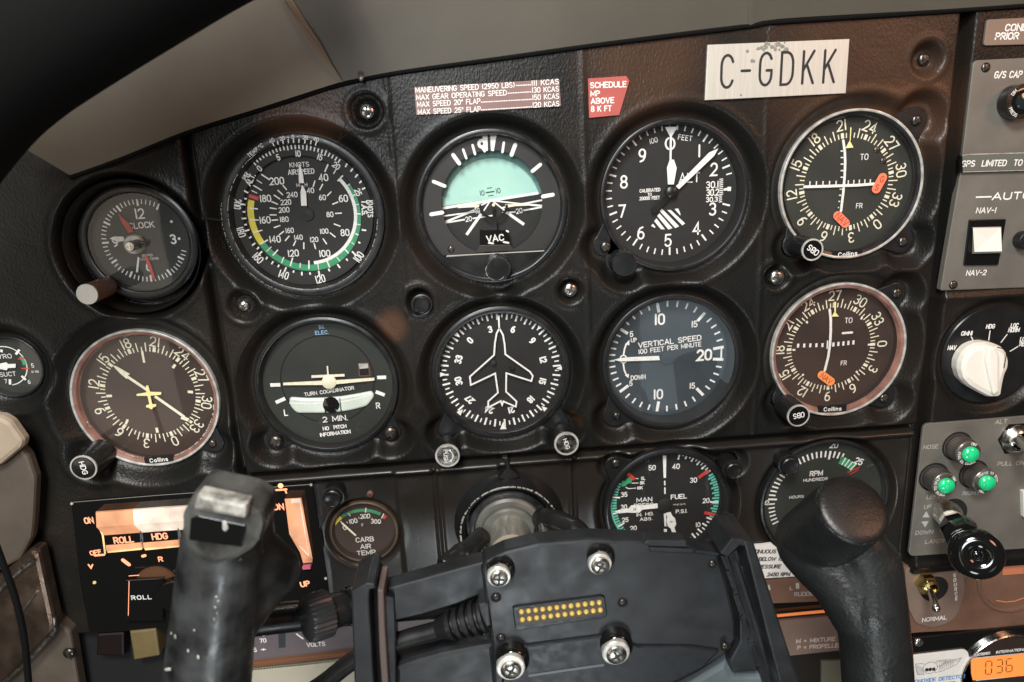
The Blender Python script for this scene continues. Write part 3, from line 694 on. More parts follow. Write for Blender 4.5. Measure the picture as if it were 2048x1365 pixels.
def pol(c, a, r): return (c[0]+r*sin(radians(a)), c[1]+r*cos(radians(a)))

TXT = 0.75
# ===== airspeed indicator
d = -8; X = Crop(420, 240, 3.592, d); dk = d+.15
c = X(688, 673)
t = gauge('airspeed_indicator', 'airspeed indicator dial with green, yellow and white arcs, top left of the flight gauges', 'gauge', AS_, 42.8, 38.7, d, bez=BLACK, dial=DIAL, dr=38.0)
oc = X(662, 690); 
rg = MB(); c4 = Crop(420, 240, 3.592, -3.4)(660, 688)
rg.lathe([(38.6, -1.2), (38.3, -2.6), (37.8, -3.6), (37.4, -4.4)], AS_, n=96); rg.build('temperature_ring', BLACK, t)
m = MB()
for s_, x, y, a, h in (('200', 480, 440, 0, 4.6), ('180', 398, 565, 0, 4.4), ('160', 395, 720, 0, 4.4), ('140', 467, 858, 0, 4.4), ('120', 598, 958, 0, 4.4), ('100', 824, 960, 0, 4.4), ('80', 970, 810, 0, 4.4), ('60', 958, 565, 0, 4.5), ('40', 815, 415, 0, 4.5),
                    ('240', 590, 538, 0, 3.4), ('220', 545, 592, 0, 3.4), ('200', 532, 647, 0, 3.4), ('180', 533, 715, 0, 3.4), ('160', 572, 795, 0, 3.3), ('140', 635, 845, 0, 3.3), ('120', 748, 860, 0, 3.3), ('100', 820, 800, 0, 3.3), ('80', 862, 680, 0, 3.4), ('60', 808, 558, 0, 3.4), ('40', 722, 508, 0, 3.4)):
    u, v = X(x, y); m.text(s_, u, v, h, dk, w=.15)
u, v = X(642, 322); m.text('KNOTS', u, v, 3.0, dk, w=.13, ws=1.15, sp=.26)
u, v = X(655, 373); m.text('AIRSPEED', u, v, 3.2, dk, w=.15, ws=.95, sp=.26)
u, v = X(660, 468); m.text('MPH', u, v, 2.4, dk, w=.12, ws=1.1, sp=.5)
L_ = [((852, 312), (825, 375), .9), ((908, 355), (888, 388), .7), ((962, 393), (918, 440), .9), ((1017, 452), (984, 477), .6), ((432, 432), (370, 392), .9), ((375, 457), (337, 432), .6), ((375, 508), (312, 470), .8), ((340, 527), (300, 508), .6),
      ((345, 640), (285, 635), .8), ((352, 720), (285, 718), .8), ((378, 793), (312, 810), .8), ((418, 862), (365, 893), .9), ((442, 912), (408, 945), .6), ((490, 933), (452, 975), .9), ((532, 985), (515, 1030), .7), ((595, 990), (578, 1050), .9), ((650, 1028), (648, 1062), .7), ((712, 1010), (712, 1072), .9),
      ((775, 1030), (782, 1075), .6), ((842, 1015), (862, 1062), .9), ((910, 985), (940, 1020), .6), ((970, 930), (1003, 965), .9), ((1018, 880), (1050, 905), .6), ((1045, 817), (1085, 835), .9), ((1057, 750), (1100, 757), .6), ((1055, 675), (1100, 677), .9), ((1050, 610), (1092, 603), .6), ((1022, 548), (1080, 523), .9),
      ((525, 470), (552, 503), .8), ((487, 505), (525, 540), .8), ((460, 540), (505, 570), .8), ((443, 587), (490, 607), .8), ((430, 632), (480, 640), .8), ((430, 683), (480, 683), .8), ((443, 722), (490, 718), .8), ((460, 775), (507, 758), .8), ((497, 828), (532, 800), .8), ((540, 870), (572, 833), .8), ((600, 905), (618, 868), .8),
      ((675, 928), (675, 880), .8), ((760, 928), (748, 885), .8), ((840, 893), (812, 852), .8), ((902, 843), (862, 810), .8), ((938, 765), (890, 747), .8), ((948, 670), (900, 673), .8), ((922, 590), (880, 607), .8), ((873, 515), (842, 547), .8), ((812, 460), (788, 505), .8), ((755, 437), (742, 482), .8)]
for a, b, w_ in L_: m.ribbon([X(*a), X(*b)], w_*.85, dk+.25, caps=False)
m.build('dial_markings', WHITE, t)
wc = X(690, 678); aw = lambda x, y: (degrees(atan2(X(x, y)[0]-wc[0], X(x, y)[1]-wc[1])) % 360, hypot(X(x, y)[0]-wc[0], X(x, y)[1]-wc[1]))
gA, gR = aw(1033, 495); gB, _ = aw(365, 890); Ro = aw(1105, 680)[1]; Ri_ = aw(1060, 680)[1]
MB().ring(wc, Ri_, Ro, 61, 240, dk, 60).build('green_arc', GREENP, t)
MB().ring(wc, Ri_+.0, Ro, 240.5, 288, dk, 30).build('yellow_arc', YELLOW, t)
MB().ring(wc, Ri_-1.9, Ri_-.1, 49, 178, dk+.1, 50).build('white_arc', WHITE, t)
m = MB(); m.ribbon([X(282, 545), X(350, 568)], 1.9, dk+.3, caps=False); m.build('red_line', REDP, t)
# rotating outer scale
d2 = -5.2; X2 = Crop(420, 240, 3.592, d2); oc = X2(662, 690); m = MB()
sc2 = MB(); sc2.lathe([(37.9, d2-.6), (37.6, d2), (31.6, d2), (31.2, d2-.3), (31.1, d2-2)], oc, n=96); sc2.build('outer_scale_ring', DIAL, t)
def A2(x, y): p = X2(x, y); return degrees(atan2(p[0]-oc[0], p[1]-oc[1])) % 360, hypot(p[0]-oc[0], p[1]-oc[1])
for s_, x, y in (('0', 355, 350), ('5', 490, 270), ('10', 632, 243), ('15', 790, 268), ('20', 908, 330), ('25', 1065, 520)):
    a, r = A2(x, y); p = X2(x, y); m.text(s_, *p, 3.7, d2+.15, ang=-a, w=.16, ws=.9)
for s_, x, y in (('100', 1068, 985), ('120', 792, 1143), ('140', 530, 1113), ('160', 345, 993), ('180', 222, 807), ('200', 195, 605)):
    p = X2(x, y); a, r = A2(x, y); m.text(s_, *p, 5.2, d2+.12, ang=-a+180, w=.12, fit=4.9)
p = X2(260, 402); m.text('PR.', *p, 3.4, d2+.12, ang=52, w=.2); p = X2(292, 430); m.text('ALT.', *p, 3.4, d2+.12, ang=57, w=.2)
p = X2(1110, 632); m.text('T.A.S.', *p, 3.6, d2+.12, ang=-98+4, w=.2, sp=.2); p = X2(1152, 640); m.text('KNOTS', *p, 3.4, d2+.3, ang=-99+4, w=.16, ws=.85)
a0, _ = A2(325, 320); a1, _ = A2(935, 285)
N = 24
for i in range(N+1):
    a = (a0-360) + (a1-(a0-360))*i/N; tick(m, oc, a, 34.7 if i % 5 else 34.3, 36.8 if i % 5 else 37.3, .7, d2+.1)
for x, y, x2, y2 in ((972, 340, 985, 315), (1010, 372, 1027, 350), (1042, 415, 1062, 392), (1072, 455, 1090, 440), (1092, 500, 1115, 488), (1090, 790, 1122, 795), (1065, 878, 1080, 886), (1020, 945, 1050, 975), (977, 998, 990, 1012), (915, 1037, 935, 1065), (850, 1070, 860, 1088), (780, 1085, 788, 1118), (718, 1095, 720, 1113), (660, 1092, 660, 1118), (603, 1082, 598, 1098), (548, 1060, 535, 1090), (497, 1042, 488, 1058), (455, 1017, 442, 1037), (412, 985, 403, 1003), (375, 945, 350, 970), (352, 915, 338, 930), (325, 885, 303, 903), (298, 840, 282, 850), (283, 790, 250, 800), (265, 752, 248, 755), (262, 708, 228, 710), (255, 662, 235, 662), (255, 610, 222, 605), (265, 570, 247, 565), (275, 525, 245, 510)):
    m.ribbon([X2(x, y), X2(x2, y2)], .85, d2+.1, caps=False)
m.build('outer_scale_markings', WHITE, t)
m = MB(); X3 = Crop(420, 240, 3.592, 0.1)
for s_, x, y, a in (('40', 443, 150, 22), ('20', 518, 133, 12), ('+', 562, 125, 6), ('0', 596, 122, 2), ('-', 630, 120, -2), ('20', 686, 127, -10), ('40', 762, 140, -18)):
    m.text(s_, *X3(x, y), 2.4, .15, ang=a, w=.15)
m.text('TEMP.*C', *X3(325, 220), 2.4, .15, ang=33, w=.15, sp=.34)
for x, y, x2, y2 in ((450, 165, 460, 190), (485, 152, 490, 178), (522, 145, 527, 172), (562, 140, 564, 168), (600, 138, 600, 166), (640, 137, 638, 165), (684, 142, 680, 170), (728, 148, 722, 175), (765, 155, 757, 185)):
    m.ribbon([X3(x, y), X3(x2, y2)], .6, .12, caps=False)
m.build('temperature_markings', WHITE, t)
m = MB(); XN = Crop(420, 240, 3.592, -6.4)
m.prism(XN.L([(640, 320), (646, 318), (668, 395), (675, 455), (640, 455), (636, 395)]), -6.8, -6.4)
m.prism(XN.L([(660, 472), (668, 472), (690, 520), (695, 618), (655, 618), (650, 520)]), -6.8, -6.4)
nd = m.build('needle', WHITE, t)
m = MB(); m.prism(XN.L([(640, 455), (675, 455), (668, 474), (660, 474)]), -6.9, -6.5); m.prism(XN.L([(655, 618), (695, 618), (712, 720), (695, 730)]), -6.9, -6.5)
m.lathe([(3.2, -7.8), (3.2, -6.6), (0.01, -6.3)], XN(700, 680), n=32); m.build('needle_hub', DIAL, t)

TXT = 0.95
chips(t, AS_, 39.0, .06, 95, 330, .7, .25, 4); chips(t, AS_, 42.4, .05, 200, 285, .35, .25, 5)
# ===== attitude indicator
d = -5; X = Crop(810, 230, 3.592, d)
t = gauge('attitude_indicator', 'attitude indicator with turquoise sky, horizon lines and a black VAC flag', 'gauge', AI_, 41.0, 38.0, -15, bez=SATIN, dial=VOID, dr=37.6, lobes=((pt(995, 545), 7),))
# mask with the round window
oc = X(626, 632); m = MB(); n = 96; ro, ri = [], []
flat = X(300, 1010)[1]
for i in range(n):
    a = 2*pi*i/n; ux, vy = AI_[0]+37.6*cos(a), AI_[1]+37.6*sin(a)
    if vy < flat:
        vy = flat; q = sqrt(max(0, 37.6**2-(flat-AI_[1])**2)); ux = max(AI_[0]-q, min(AI_[0]+q, ux))
    ro.append((ux, vy)); ri.append((oc[0]+27.7*cos(a), max(oc[1]+27.7*sin(a), flat)))
vs = [(x, y, d) for x, y in ro]+[(x, y, d) for x, y in ri]+[(x, y, d-4) for x, y in ri]+[(x, y, d-1) for x, y in ro]
m.add(vs, [(i, (i+1) % n, n+(i+1) % n, n+i) for i in range(n)]+[(n+i, n+(i+1) % n, 2*n+(i+1) % n, 2*n+i) for i in range(n)]+[((i+1) % n, i, 3*n+i, 3*n+(i+1) % n) for i in range(n)])
m.build('mask', MASK, t)
m = MB(); m.prism([(AI_[0]-27, flat-.4), (AI_[0]+29, flat-.1), (AI_[0]+24, flat-8), (AI_[0]+10, AI_[1]-38), (AI_[0]-10, AI_[1]-38), (AI_[0]-24, flat-8)], -8, d+.9, .4); m.build('lower_plate', SATIN, t)
m = MB(); m.ribbon([X(300, 1012), X(1000, 975)], .55, d+1.1, caps=False); m.build('plate_edge', DULLTXT, t)
dh = -12.5; XH = Crop(810, 230, 3.592, dh)
# sky half of the ball
def clipc(c0, r, p, q, side):
    """arc of the circle on one side of the line p-q"""
    out = []
    for i in range(181):
        a = 2*pi*i/180; x, y = c0[0]+r*cos(a), c0[1]+r*sin(a)
        if ((q[0]-p[0])*(y-p[1])-(q[1]-p[1])*(x-p[0]))*side > 0: out.append((a, x, y))
    # rotate list so that it is contiguous
    k = next((i for i in range(1, len(out)) if out[i][0]-out[i-1][0] > .1), 0)
    return [(x, y) for a, x, y in out[k:]+out[:k]]
hc = XH(628, 640); pL, pR = XH(262, 672), XH(992, 556)
MB().poly(clipc(hc, 31, pL, pR, 1), dh).build('sky_card', SKYB, t)
MB().poly(clipc(hc, 31, pL, pR, -1), dh).build('ground_card', DIAL, t)
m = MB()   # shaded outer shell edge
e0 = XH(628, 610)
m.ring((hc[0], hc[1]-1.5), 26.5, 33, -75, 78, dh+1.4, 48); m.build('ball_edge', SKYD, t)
m = MB()
for a, b, w_ in (((262, 672), (992, 556), 1.5), ((275, 728), (548, 690), .8), ((700, 668), (990, 612), .9), ((548, 655), (380, 665), .9), ((290, 770), (500, 685), 1.1), ((295, 775), (430, 752), .9), ((485, 745), (640, 722), .8), ((700, 705), (795, 697), .8), ((850, 688), (990, 662), .9), ((840, 640), (992, 655), 1.1), ((500, 672), (612, 618), .8),
                 ((612, 618), (565, 690), .8), ((548, 712), (442, 862), 1.6), ((628, 618), (720, 690), .8), ((730, 700), (855, 788), 1.6), ((640, 618), (850, 642), .8), ((290, 770), (300, 778), 1.3)):
    m.ribbon([XH(*a), XH(*b)], w_, dh+.15+.1*(w_ > 1.2), caps=False)
for s_, x, y in (('10', 522, 690), ('20', 457, 748), ('20', 820, 690)): m.text(s_, *XH(x, y), 2.6, dh+.4, ang=7, w=.16)
m.build('pitch_lines', WHITE, t)
m = MB()
for s_, x, y in (('10', 553, 562), ('10', 668, 545)): m.text(s_, *XH(x, y), 2.6, dh+.25, ang=7, w=.13)
for a, b, w_ in (((580, 560), (642, 550), .6), ((588, 528), (625, 523), .35), ((597, 583), (635, 578), .35)): m.ribbon([XH(*a), XH(*b)], w_, dh+.2, caps=False)
m.build('pitch_print', INK, t)
m = MB()
for a, b, w_ in (((188, 715), (268, 702), 2.1), ((205, 480), (285, 512), 1.9), ((345, 288), (390, 350), 2.1), ((418, 250), (440, 312), 1.3), ((485, 218), (503, 282), 1.3), ((710, 200), (700, 268), 1.3), ((792, 215), (765, 288), 2.1), ((972, 358), (915, 405), 1.9), ((1062, 574), (990, 587), 2.1)):
    m.ribbon([X(*a), X(*b)], w_, d+.15)
m.prism(X.L([(555, 152), (592, 148), (595, 258), (572, 262)]), d-.4, d+.3); m.prism(X.L([(612, 148), (657, 148), (638, 262), (617, 258)]), d-.4, d+.3)
m.ribbon([X(552+22*cos(q*.6), 208+24*sin(q*.6)) for q in range(11)], 1.6, d+.1)
m.ribbon([X(555, 235), X(572, 262)], 1.3, d+.12)
m.build('bank_marks', WHITE, t)
ds = -7.5; XS = Crop(810, 230, 3.592, ds); m = MB()
m.prism(XS.L([(380, 658), (440, 645), (548, 645), (550, 662), (400, 665)]), ds-.8, ds); m.prism(XS.L([(720, 645), (890, 640), (892, 652), (720, 660)]), ds-.8, ds)
m.lathe([(.9, ds-.5), (.8, ds), (.01, ds)], XS(636, 648), n=14); m.build('symbolic_wings', CREAM, t)
m = MB(); m.ribbon([XS(636+95*cos(radians(q)), 655+88*sin(radians(q))) for q in range(0, 181, 12)], 1.5, ds); m.ribbon([XS(640, 740), XS(640, 830)], 3.0, ds-.2, caps=False); m.ribbon([XS(634, 655), XS(636, 735)], 1.0, ds-.2, caps=False)
m.build('symbolic_mount', SATIN, t)
m = MB(); m.prism(X.L([(538, 825), (740, 825), (748, 930), (536, 930)]), d-2.5, d+.9, .3); m.build('vac_flag', GLOSSBLK, t)
m = MB(); m.text('VAC', *X(647, 885), 3.4, d+1.1, w=.2, fit=9.2, ang=3)
m.ribbon([X(602, 918), X(632, 922)], 1.0, d+1.15); m.ribbon([X(708, 912), X(742, 918)], 1.0, d+1.15); m.ribbon([X(730, 832), X(740, 838)], 1.0, d+1.15); m.build('flag_lettering', WHITE, t)
m = MB(); m.prism(X.L([(535, 935), (755, 932), (792, 978), (505, 990)]), d-3, d+.5, .3); m.build('flag_base', MASK, t)
screw(t, 810+330/3.592, 230+965/3.592, 1.9, d+.2, DKSTEEL, 'slot', 60)
knob(t, 810+672/3.592, 230+1108/3.592, 24.5, 9, -2, mat=SATIN, rimmat=DKSTEEL, knurl=False, rimw=.1, taper=1.05, name='caging_knob')

TXT = 0.93
chips(t, pt(992, 541, 9), 5.55, 9.0, 120, 330, .7, .3, 6, 40)
# ===== altimeter
d = -10; X = Crop(1180, 200, 3.592, d)
t = gauge('altimeter', 'altimeter with white hands and striped hatch, third gauge in the top row', 'gauge', ALT_, 41.2, 38.6, d, bez=BLACK, dial=DIAL, dr=37.5, lobes=((pt(1211, 490), 6.5), (pt(1240, 520), 8)))
c = X(572, 655); m = MB()
def AX(X, c, x, y): p = X(x, y); return degrees(atan2(p[0]-c[0], p[1]-c[1])) % 360, hypot(p[0]-c[0], p[1]-c[1])
ro = AX(X, c, 553, 1115)[1]
for i in range(50):
    if 12 <= i <= 14: continue
    tick(m, c, i*7.2-.3+(-1.5 if 5 < i < 20 else 0), ro-(4.4 if i % 5 == 0 else 3.2), ro, 1.0 if i % 5 == 0 else .72, d+.15)
for s_, x, y in (('2', 890, 500), ('3', 880, 785), ('4', 765, 925), ('5', 560, 1010), ('6', 365, 957), ('7', 230, 800), ('8', 243, 590), ('9', 375, 400)):
    m.text(s_, *X(x, y), 6.9, d+.15, w=.145, ws=.98)
m.text('I', *X(785, 367), 6.6, d+.15, w=.145)
m.ribbon(arcp := [X(575+32*cos(radians(q)), 315+42*sin(radians(q))) for q in range(110, 251, 14)], 1.0, d+.15); m.ribbon([X(575+32*cos(radians(q)), 315+42*sin(radians(q))) for q in range(-70, 71, 14)], 1.0, d+.15)
m.text('100', *X(455, 293), 2.7, d+.15, ang=13, w=.13); m.text('FEET', *X(683, 273), 2.7, d+.15, ang=-10, w=.13, sp=.3)
m.text('ALT', *X(713, 560), 5.2, d+.15, w=.13, ws=1.1)
m.text('CALIBRATED', *X(430, 650), 1.75, d+.15, w=.2, ang=1, fit=11.4); m.text('TO', *X(428, 680), 1.6, d+.15, w=.2); m.text('20000 FEET', *X(428, 706), 1.75, d+.15, w=.2, fit=11.2)
m.build('dial_markings', WHITE, t)
m = MB(); kw = [(838, 570), (918, 560), (958, 570), (960, 660), (945, 735), (838, 728)]
m.prism(X.L(kw), d-.1, d+.08); m.build('pressure_window', DIAL, t)
m = MB(); m.text('30.1', *X(878, 610), 3.6, d+.3, w=.17, fit=6.8); m.text('30.2', *X(880, 665), 3.6, d+.3, w=.17, fit=6.8); m.text('30.3', *X(874, 716), 2.6, d+.3, w=.2, fit=6.4)
for i in range(13): yy = 568+i*13.6; m.ribbon([X(928-(i > 8)*4, yy+4), X(955-(i > 8)*8, yy)], .5, d+.25, caps=False)
m.ribbon([X(965, 645), X(985, 640)], 1.3, d+.25); m.ribbon([X(985, 640), X(1012, 640)], 2.3, d+.25, caps=False)
m.build('pressure_scale', WHITE, t)
dn = d+2.2; XN = Crop(1180, 200, 3.592, dn); m = MB()
hx = [(445, 895), (480, 830), (510, 785), (625, 782), (650, 830), (685, 890), (620, 915), (565, 928), (505, 925)]
dp = d+.25
for q in ([(438, 905), (452, 890), (470, 915), (462, 920)], [(460, 872), (477, 852), (537, 930), (508, 930)], [(482, 835), (498, 815), (592, 922), (562, 932)], [(500, 800), (516, 783), (640, 908), (612, 922)], [(555, 792), (580, 792), (683, 888), (662, 902)], [(607, 785), (632, 780), (648, 815), (648, 832)]): m.poly(X.L(q), dp)
m.build('hatch_window', WHITE, t)
m = MB(); m.prism(XN.L([(538, 195), (632, 193), (588, 262), (586, 430), (603, 430), (623, 490), (602, 608), (560, 608), (553, 490), (572, 435), (574, 262)]), dn-.4, dn); m.build('thousand_foot_hand', WHITE, t)
dn2 = d+3.2; XN = Crop(1180, 200, 3.592, dn2)
m = MB(); m.prism(XN.L([(922, 350), (893, 402), (640, 642), (618, 622), (858, 378)]), dn2-.4, dn2); m.build('hundred_foot_hand', WHITE, t)
m = MB(); m.prism(XN.L([(640, 642), (618, 622), (560, 668), (435, 790), (450, 818), (475, 812), (590, 700)]), dn2-.5, dn2-.1); m.lathe([(3.4, d), (3.4, dn2+.2), (2.6, dn2+.8), (.01, dn2+.9)], XN(588, 665), n=32); m.build('hand_hub', SATIN, t)
screw(t, 1211, 494, 3.0, .6, DKSTEEL, rot=30)
knob(t, 1249, 528, 24.5, 8, -2, mat=SATIN, rimmat=DKSTEEL, knurl=False, rimw=.08, name='pressure_knob', taper=1.05)

TXT = 1.0
# ===== the three white-rimmed navigation gauges
def card(m, c, off, r_num, h, d, rt, step=30, names=None, w=.14, ws=1.0, flipn=False, t5=3.4, t10=5.2, wt=.62):
    """compass card: off = angle of 360"""
    for i in range(72):
        a = i*5+off
        if i % 6 == 0: tick(m, c, a, rt, rt+2.9, 1.7, d)
        elif i % 2 == 0: tick(m, c, a, rt, rt+t10, wt, d)
        else: tick(m, c, a, rt, rt+t5*.8, wt, d)
    for n in range(0, 36, 3):
        a = n*10+off; p = pol(c, a, r_num); m.text(str(n), *p, h, d, ang=-a, w=w, ws=ws)
def collins(name, label, c, d, X, dc, off, glass, dial, wall, rt, rn, lobes):
    t = gauge(name, label, 'gauge', c, 40.5, 39.0, d, bez=RIMW, dial=dial, glass=None, wall=DIAL, dr=37.8, lip=.35)
    ears(t, c, 39.6, lobes, -1.6, BLACK)
    MB().lathe([(39.0, -.5), (37.6, -1.0), (36.9, -2.2), (36.6, -3.4)], c, n=96).build('cover_ring', wall, t)
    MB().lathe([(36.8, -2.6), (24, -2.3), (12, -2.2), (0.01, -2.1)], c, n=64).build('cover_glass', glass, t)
    m = MB(); card(m, dc, off, rn, 5.4, d+.15, rt); m.build('compass_card', CREAM, t)
    return t
d = -7; X = Crop(1520, 180, 3.592, d); dc = X(620, 667)
r30 = AX(X, dc, 1020, 585)
t = collins('course_indicator', 'course deviation gauge with red G S and NAV flags, at the top right', NV1, d, X, dc, -9.3-210, GLASSG, DIALGREEN, SATIN, 24.2, 31.4,
            ((pt(1833, 240), 7.2), (pt(1806, 483), 7.2), (pt(1592, 490), 7)))
m = MB()
for i in range(5): m.ribbon([X(578+i*0, 440+i*47), X(600, 440+i*47)], .7, d+.2, caps=False)
for i in range(5): m.ribbon([X(590-i*8, 715+i*44+0), X(570-i*5.5+2*i, 713+i*44)], .7, d+.2, caps=False)
for i in range(5): m.ribbon([X(358+i*47, 658-i*1), X(356+i*47, 688-i*1)], .7, d+.2, caps=False); m.ribbon([X(634+i*39.5, 650-i*2), X(632+i*39.5, 680-i*2)], .7, d+.2, caps=False)
m.text('TO', *X(748, 482), 3.0, d+.2, w=.14); m.text('FR', *X(712, 833), 2.6, d+.2, w=.14)
m.build('deviation_scale', WHITE, t)
dn = d+1.6; XN = Crop(1520, 180, 3.592, dn); m = MB()
m.ribbon([XN(x, y) for x, y in ((598, 365), (609, 440), (612, 520), (608, 620), (598, 740), (582, 870))], 1.4, dn); m.build('localizer_needle', WHITE, t)
m = MB(); m.ribbon([XN(x, y) for x, y in ((318, 697), (500, 692), (700, 685), (815, 676))], 1.5, dn+.3); m.build('glideslope_needle', WHITE, t)
m = MB(); m.prism(XN.L([(645, 365), (672, 415), (615, 420)]), dn-.3, dn); m.ribbon([XN(648, 365), XN(652, 270)], .5, dn, caps=False); m.build('heading_pointer', LEMON, t)
def pill(m, a, b, w_, d0, d1):
    an = atan2(b[1]-a[1], b[0]-a[0]); pts = [(b[0]+w_*cos(an+radians(q)), b[1]+w_*sin(an+radians(q))) for q in range(-90, 91, 18)]+[(a[0]+w_*cos(an+radians(q)), a[1]+w_*sin(an+radians(q))) for q in range(90, 271, 18)]
    m.prism(pts, d0, d1, .2); return an
df = dn+.6; XF = Crop(1520, 180, 3.592, df)
m = MB(); pill(m, XF(882, 632), XF(838, 712), 2.55, df-.5, df); m.build('glideslope_flag', FLAG, t)
m = MB(); pill(m, XF(560, 905), XF(615, 960), 2.5, df-.5, df); m.build('nav_flag', FLAG, t)
m = MB(); m.text('G', *XF(877, 643), 3.1, df+.15, w=.14, ang=-18); m.text('S', *XF(840, 702), 3.1, df+.15, w=.14, ang=-18); m.text('NAV', *XF(588, 932), 3.4, df+.15, w=.13, ang=-43, fit=8.2); m.build('flag_lettering', FLAGTXT, t)
m = MB()
for x, y in ((840, 430), (888, 510)): m.lathe([(1.9, d), (1.7, d+.5), (.8, d+1.0), (.01, d+1.0)], X(x, y), n=16)
m.build('pivot_screw', DKSTEEL, t)
def namestrip(t, x0, y0, x1, y1, d=-.9, hh=2.2):
    a, b = P(x0, y0, d), P(x1, y1, d); an = atan2(b[1]-a[1], b[0]-a[0]); m = MB()
    m.box(((a[0]+b[0])/2, (a[1]+b[1])/2, d-.2), (hypot(b[0]-a[0], b[1]-a[1]), 4.0, 1.6), degrees(an)); m.build('name_strip', BLACK, t)
    m = MB(); m.text('Collins', (a[0]+b[0])/2, (a[1]+b[1])/2, hh, d+.75, ang=degrees(an), w=.2, sp=.3, fit=hypot(b[0]-a[0], b[1]-a[1])*.62); m.build('name_lettering', WHITE, t)
namestrip(t, 1664, 511, 1724, 505)
for (x, y) in ((1833, 241), (1806, 484)): screw(t, x, y, 2.9, -1.2, DKSTEEL, rot=x)
k_, kc, kr = knob(t, 1625, 500, 22, 17, -1, mat=BLACK, rimmat=RIMW, capmat=GLOSSBLK, rimw=.15, taper=1.05, name='course_knob')
MB().text('OBS', kc[0]+.2, kc[1]-.2, 2.9, 17.35, ang=-45-180+8, w=.17, fit=6.6).build('knob_lettering', WHITE, k_)

d = -9; X = Crop(1500, 530, 3.9, d); dc = X(640, 628)
dc = ((X(1035, 612)[0]+X(225, 670)[0])/2, (X(665, 235)[1]+X(607, 1030)[1])/2)
t = collins('course_indicator', 'lower right course gauge with a dial tinted by brown reflections and a single orange NAV flag', NV2, d, X, dc, .3-270, GLASSW, DIALBROWN, PINKRIM, 24.2, 31.4,
            ((pt(1793, 588), 6.2), (pt(1768, 795), 7.2), (pt(1570, 798), 7)))
m = MB()
for i in range(5): m.ribbon([X(375+i*47.5, 615-i*1), X(373+i*47.5, 645-i*1)], 1.3, d+.2, caps=False); m.ribbon([X(650+i*39, 605-i*4), X(648+i*39, 637-i*4)], 1.3, d+.2, caps=False)
m.ribbon([X(604, 590), X(600, 655)], .8, d+.2, caps=False)
m.text('TO', *X(768, 433), 3.0, d+.2, w=.14); m.text('FR', *X(730, 765), 2.6, d+.2, w=.14); m.ribbon([X(722, 533), X(795, 527)], 1.3, d+.2)
for x, y, x2, y2 in ((438, 440, 448, 455), (875, 408, 863, 425), (918, 622, 945, 622), (330, 662, 352, 664), (405, 865, 418, 852), (825, 830, 838, 840)): m.ribbon([X(x, y), X(x2, y2)], 1.1, d+.2, caps=False)
m.build('deviation_scale', WHITE, t)
dn = d+1.6; XN = Crop(1500, 530, 3.9, dn); m = MB()
m.ribbon([XN(x, y) for x, y in ((622, 350), (630, 430), (630, 520), (624, 620), (610, 720), (583, 825))], 1.5, dn); m.build('localizer_needle', WHITE, t)
m = MB(); m.prism(XN.L([(662, 365), (694, 403), (638, 405)]), dn-.3, dn); m.prism(XN.L([(656, 290), (672, 290), (670, 370), (660, 370)]), dn-.3, dn-.05); m.build('heading_pointer', LEMON, t)
df = dn+.6; XF = Crop(1500, 530, 3.9, df)
m = MB(); pill(m, XF(562, 862), XF(630, 912), 2.6, df-.5, df); m.build('nav_flag', FLAGO, t)
m = MB(); m.text('NAV', *XF(596, 888), 3.0, df+.15, w=.13, ang=-38, fit=8); m.build('flag_lettering', FLAGTXT, t)
namestrip(t, 1636, 819, 1692, 816)
for (x, y) in ((1794, 587), (1768, 797)): screw(t, x, y, 2.9, -1.0, DKSTEEL, rot=x)
k_, kc, kr = knob(t, 1597, 832, 22, 17, -1, mat=BLACK, rimmat=RIMW, capmat=GLOSSBLK, rimw=.13, taper=1.05, name='course_knob')
MB().text('OBS', kc[0], kc[1]+.3, 2.9, 17.35, ang=180+8, w=.17, fit=6.2).build('knob_lettering', WHITE, k_)

d = -9; X = Crop(0, 640, 3.792, d)
dc = ((X(695, 485)[0]+X(1585, 630)[0])/2, (X(1170, 155)[1]+X(1115, 945)[1])/2)
t = collins('heading_indicator', 'compass dial tinted by brown reflections with a long cream arrow, at the lower left', HSI_, d, X, dc, 14.5-210, GLASSW, DIALBROWN, PINKRIM, 25.0, 31.2,
            ((pt(199, 903), 6.5), (pt(424, 888), 6)))
m = MB()
for x, y, x2, y2, w_ in ((1078, 235, 1095, 325, 1.2), (1330, 338, 1312, 365, 1.5), (1425, 545, 1465, 548, 1.6), (808, 578, 850, 576, 1.5), (970, 755, 955, 790, 1.3), (1188, 818, 1196, 855, 1.5)): m.ribbon([X(x, y), X(x2, y2)], w_, d+.2, caps=False)
m.build('lubber_marks', CREAM, t)
dn = d+1.6; XN = Crop(0, 640, 3.792, dn); m = MB()
m.prism(XN.L([(855, 348), (880, 352), (985, 412), (958, 428), (965, 452), (915, 412)]), dn-.4, dn)
m.ribbon([XN(950, 420), XN(1120, 535)], 1.6, dn+.05, caps=False); m.ribbon([XN(1175, 580), XN(1400, 738)], 1.6, dn, caps=False); m.ribbon([XN(1375, 738), XN(1430, 760)], 2.2, dn+.02, caps=False)
m.build('bearing_needle', CREAM, t)
m = MB(); dp = dn+.5
m.prism(rpoly(X.L([(1118, 490), (1135, 490), (1150, 538), (1235, 540), (1233, 560), (1152, 566), (1166, 632), (1195, 630), (1195, 648), (1170, 656), (1168, 668), (1148, 668), (1144, 658), (1118, 655), (1120, 638), (1145, 634), (1130, 568), (1048, 568), (1046, 555), (1122, 542)]), .5, 3), dp-.4, dp); m.build('airplane_symbol', LEMON, t)
namestrip(t, 290, 922, 347, 916)
screw(t, 424, 888, 2.4, -1.0, DKSTEEL, rot=10)
k_, kc, kr = knob(t, 167, 936, 25.5, 20, -1, mat=BLACK, rimmat=RIMW, capmat=GLOSSBLK, rimw=.12, taper=1.1, name='heading_knob', knurl=False)
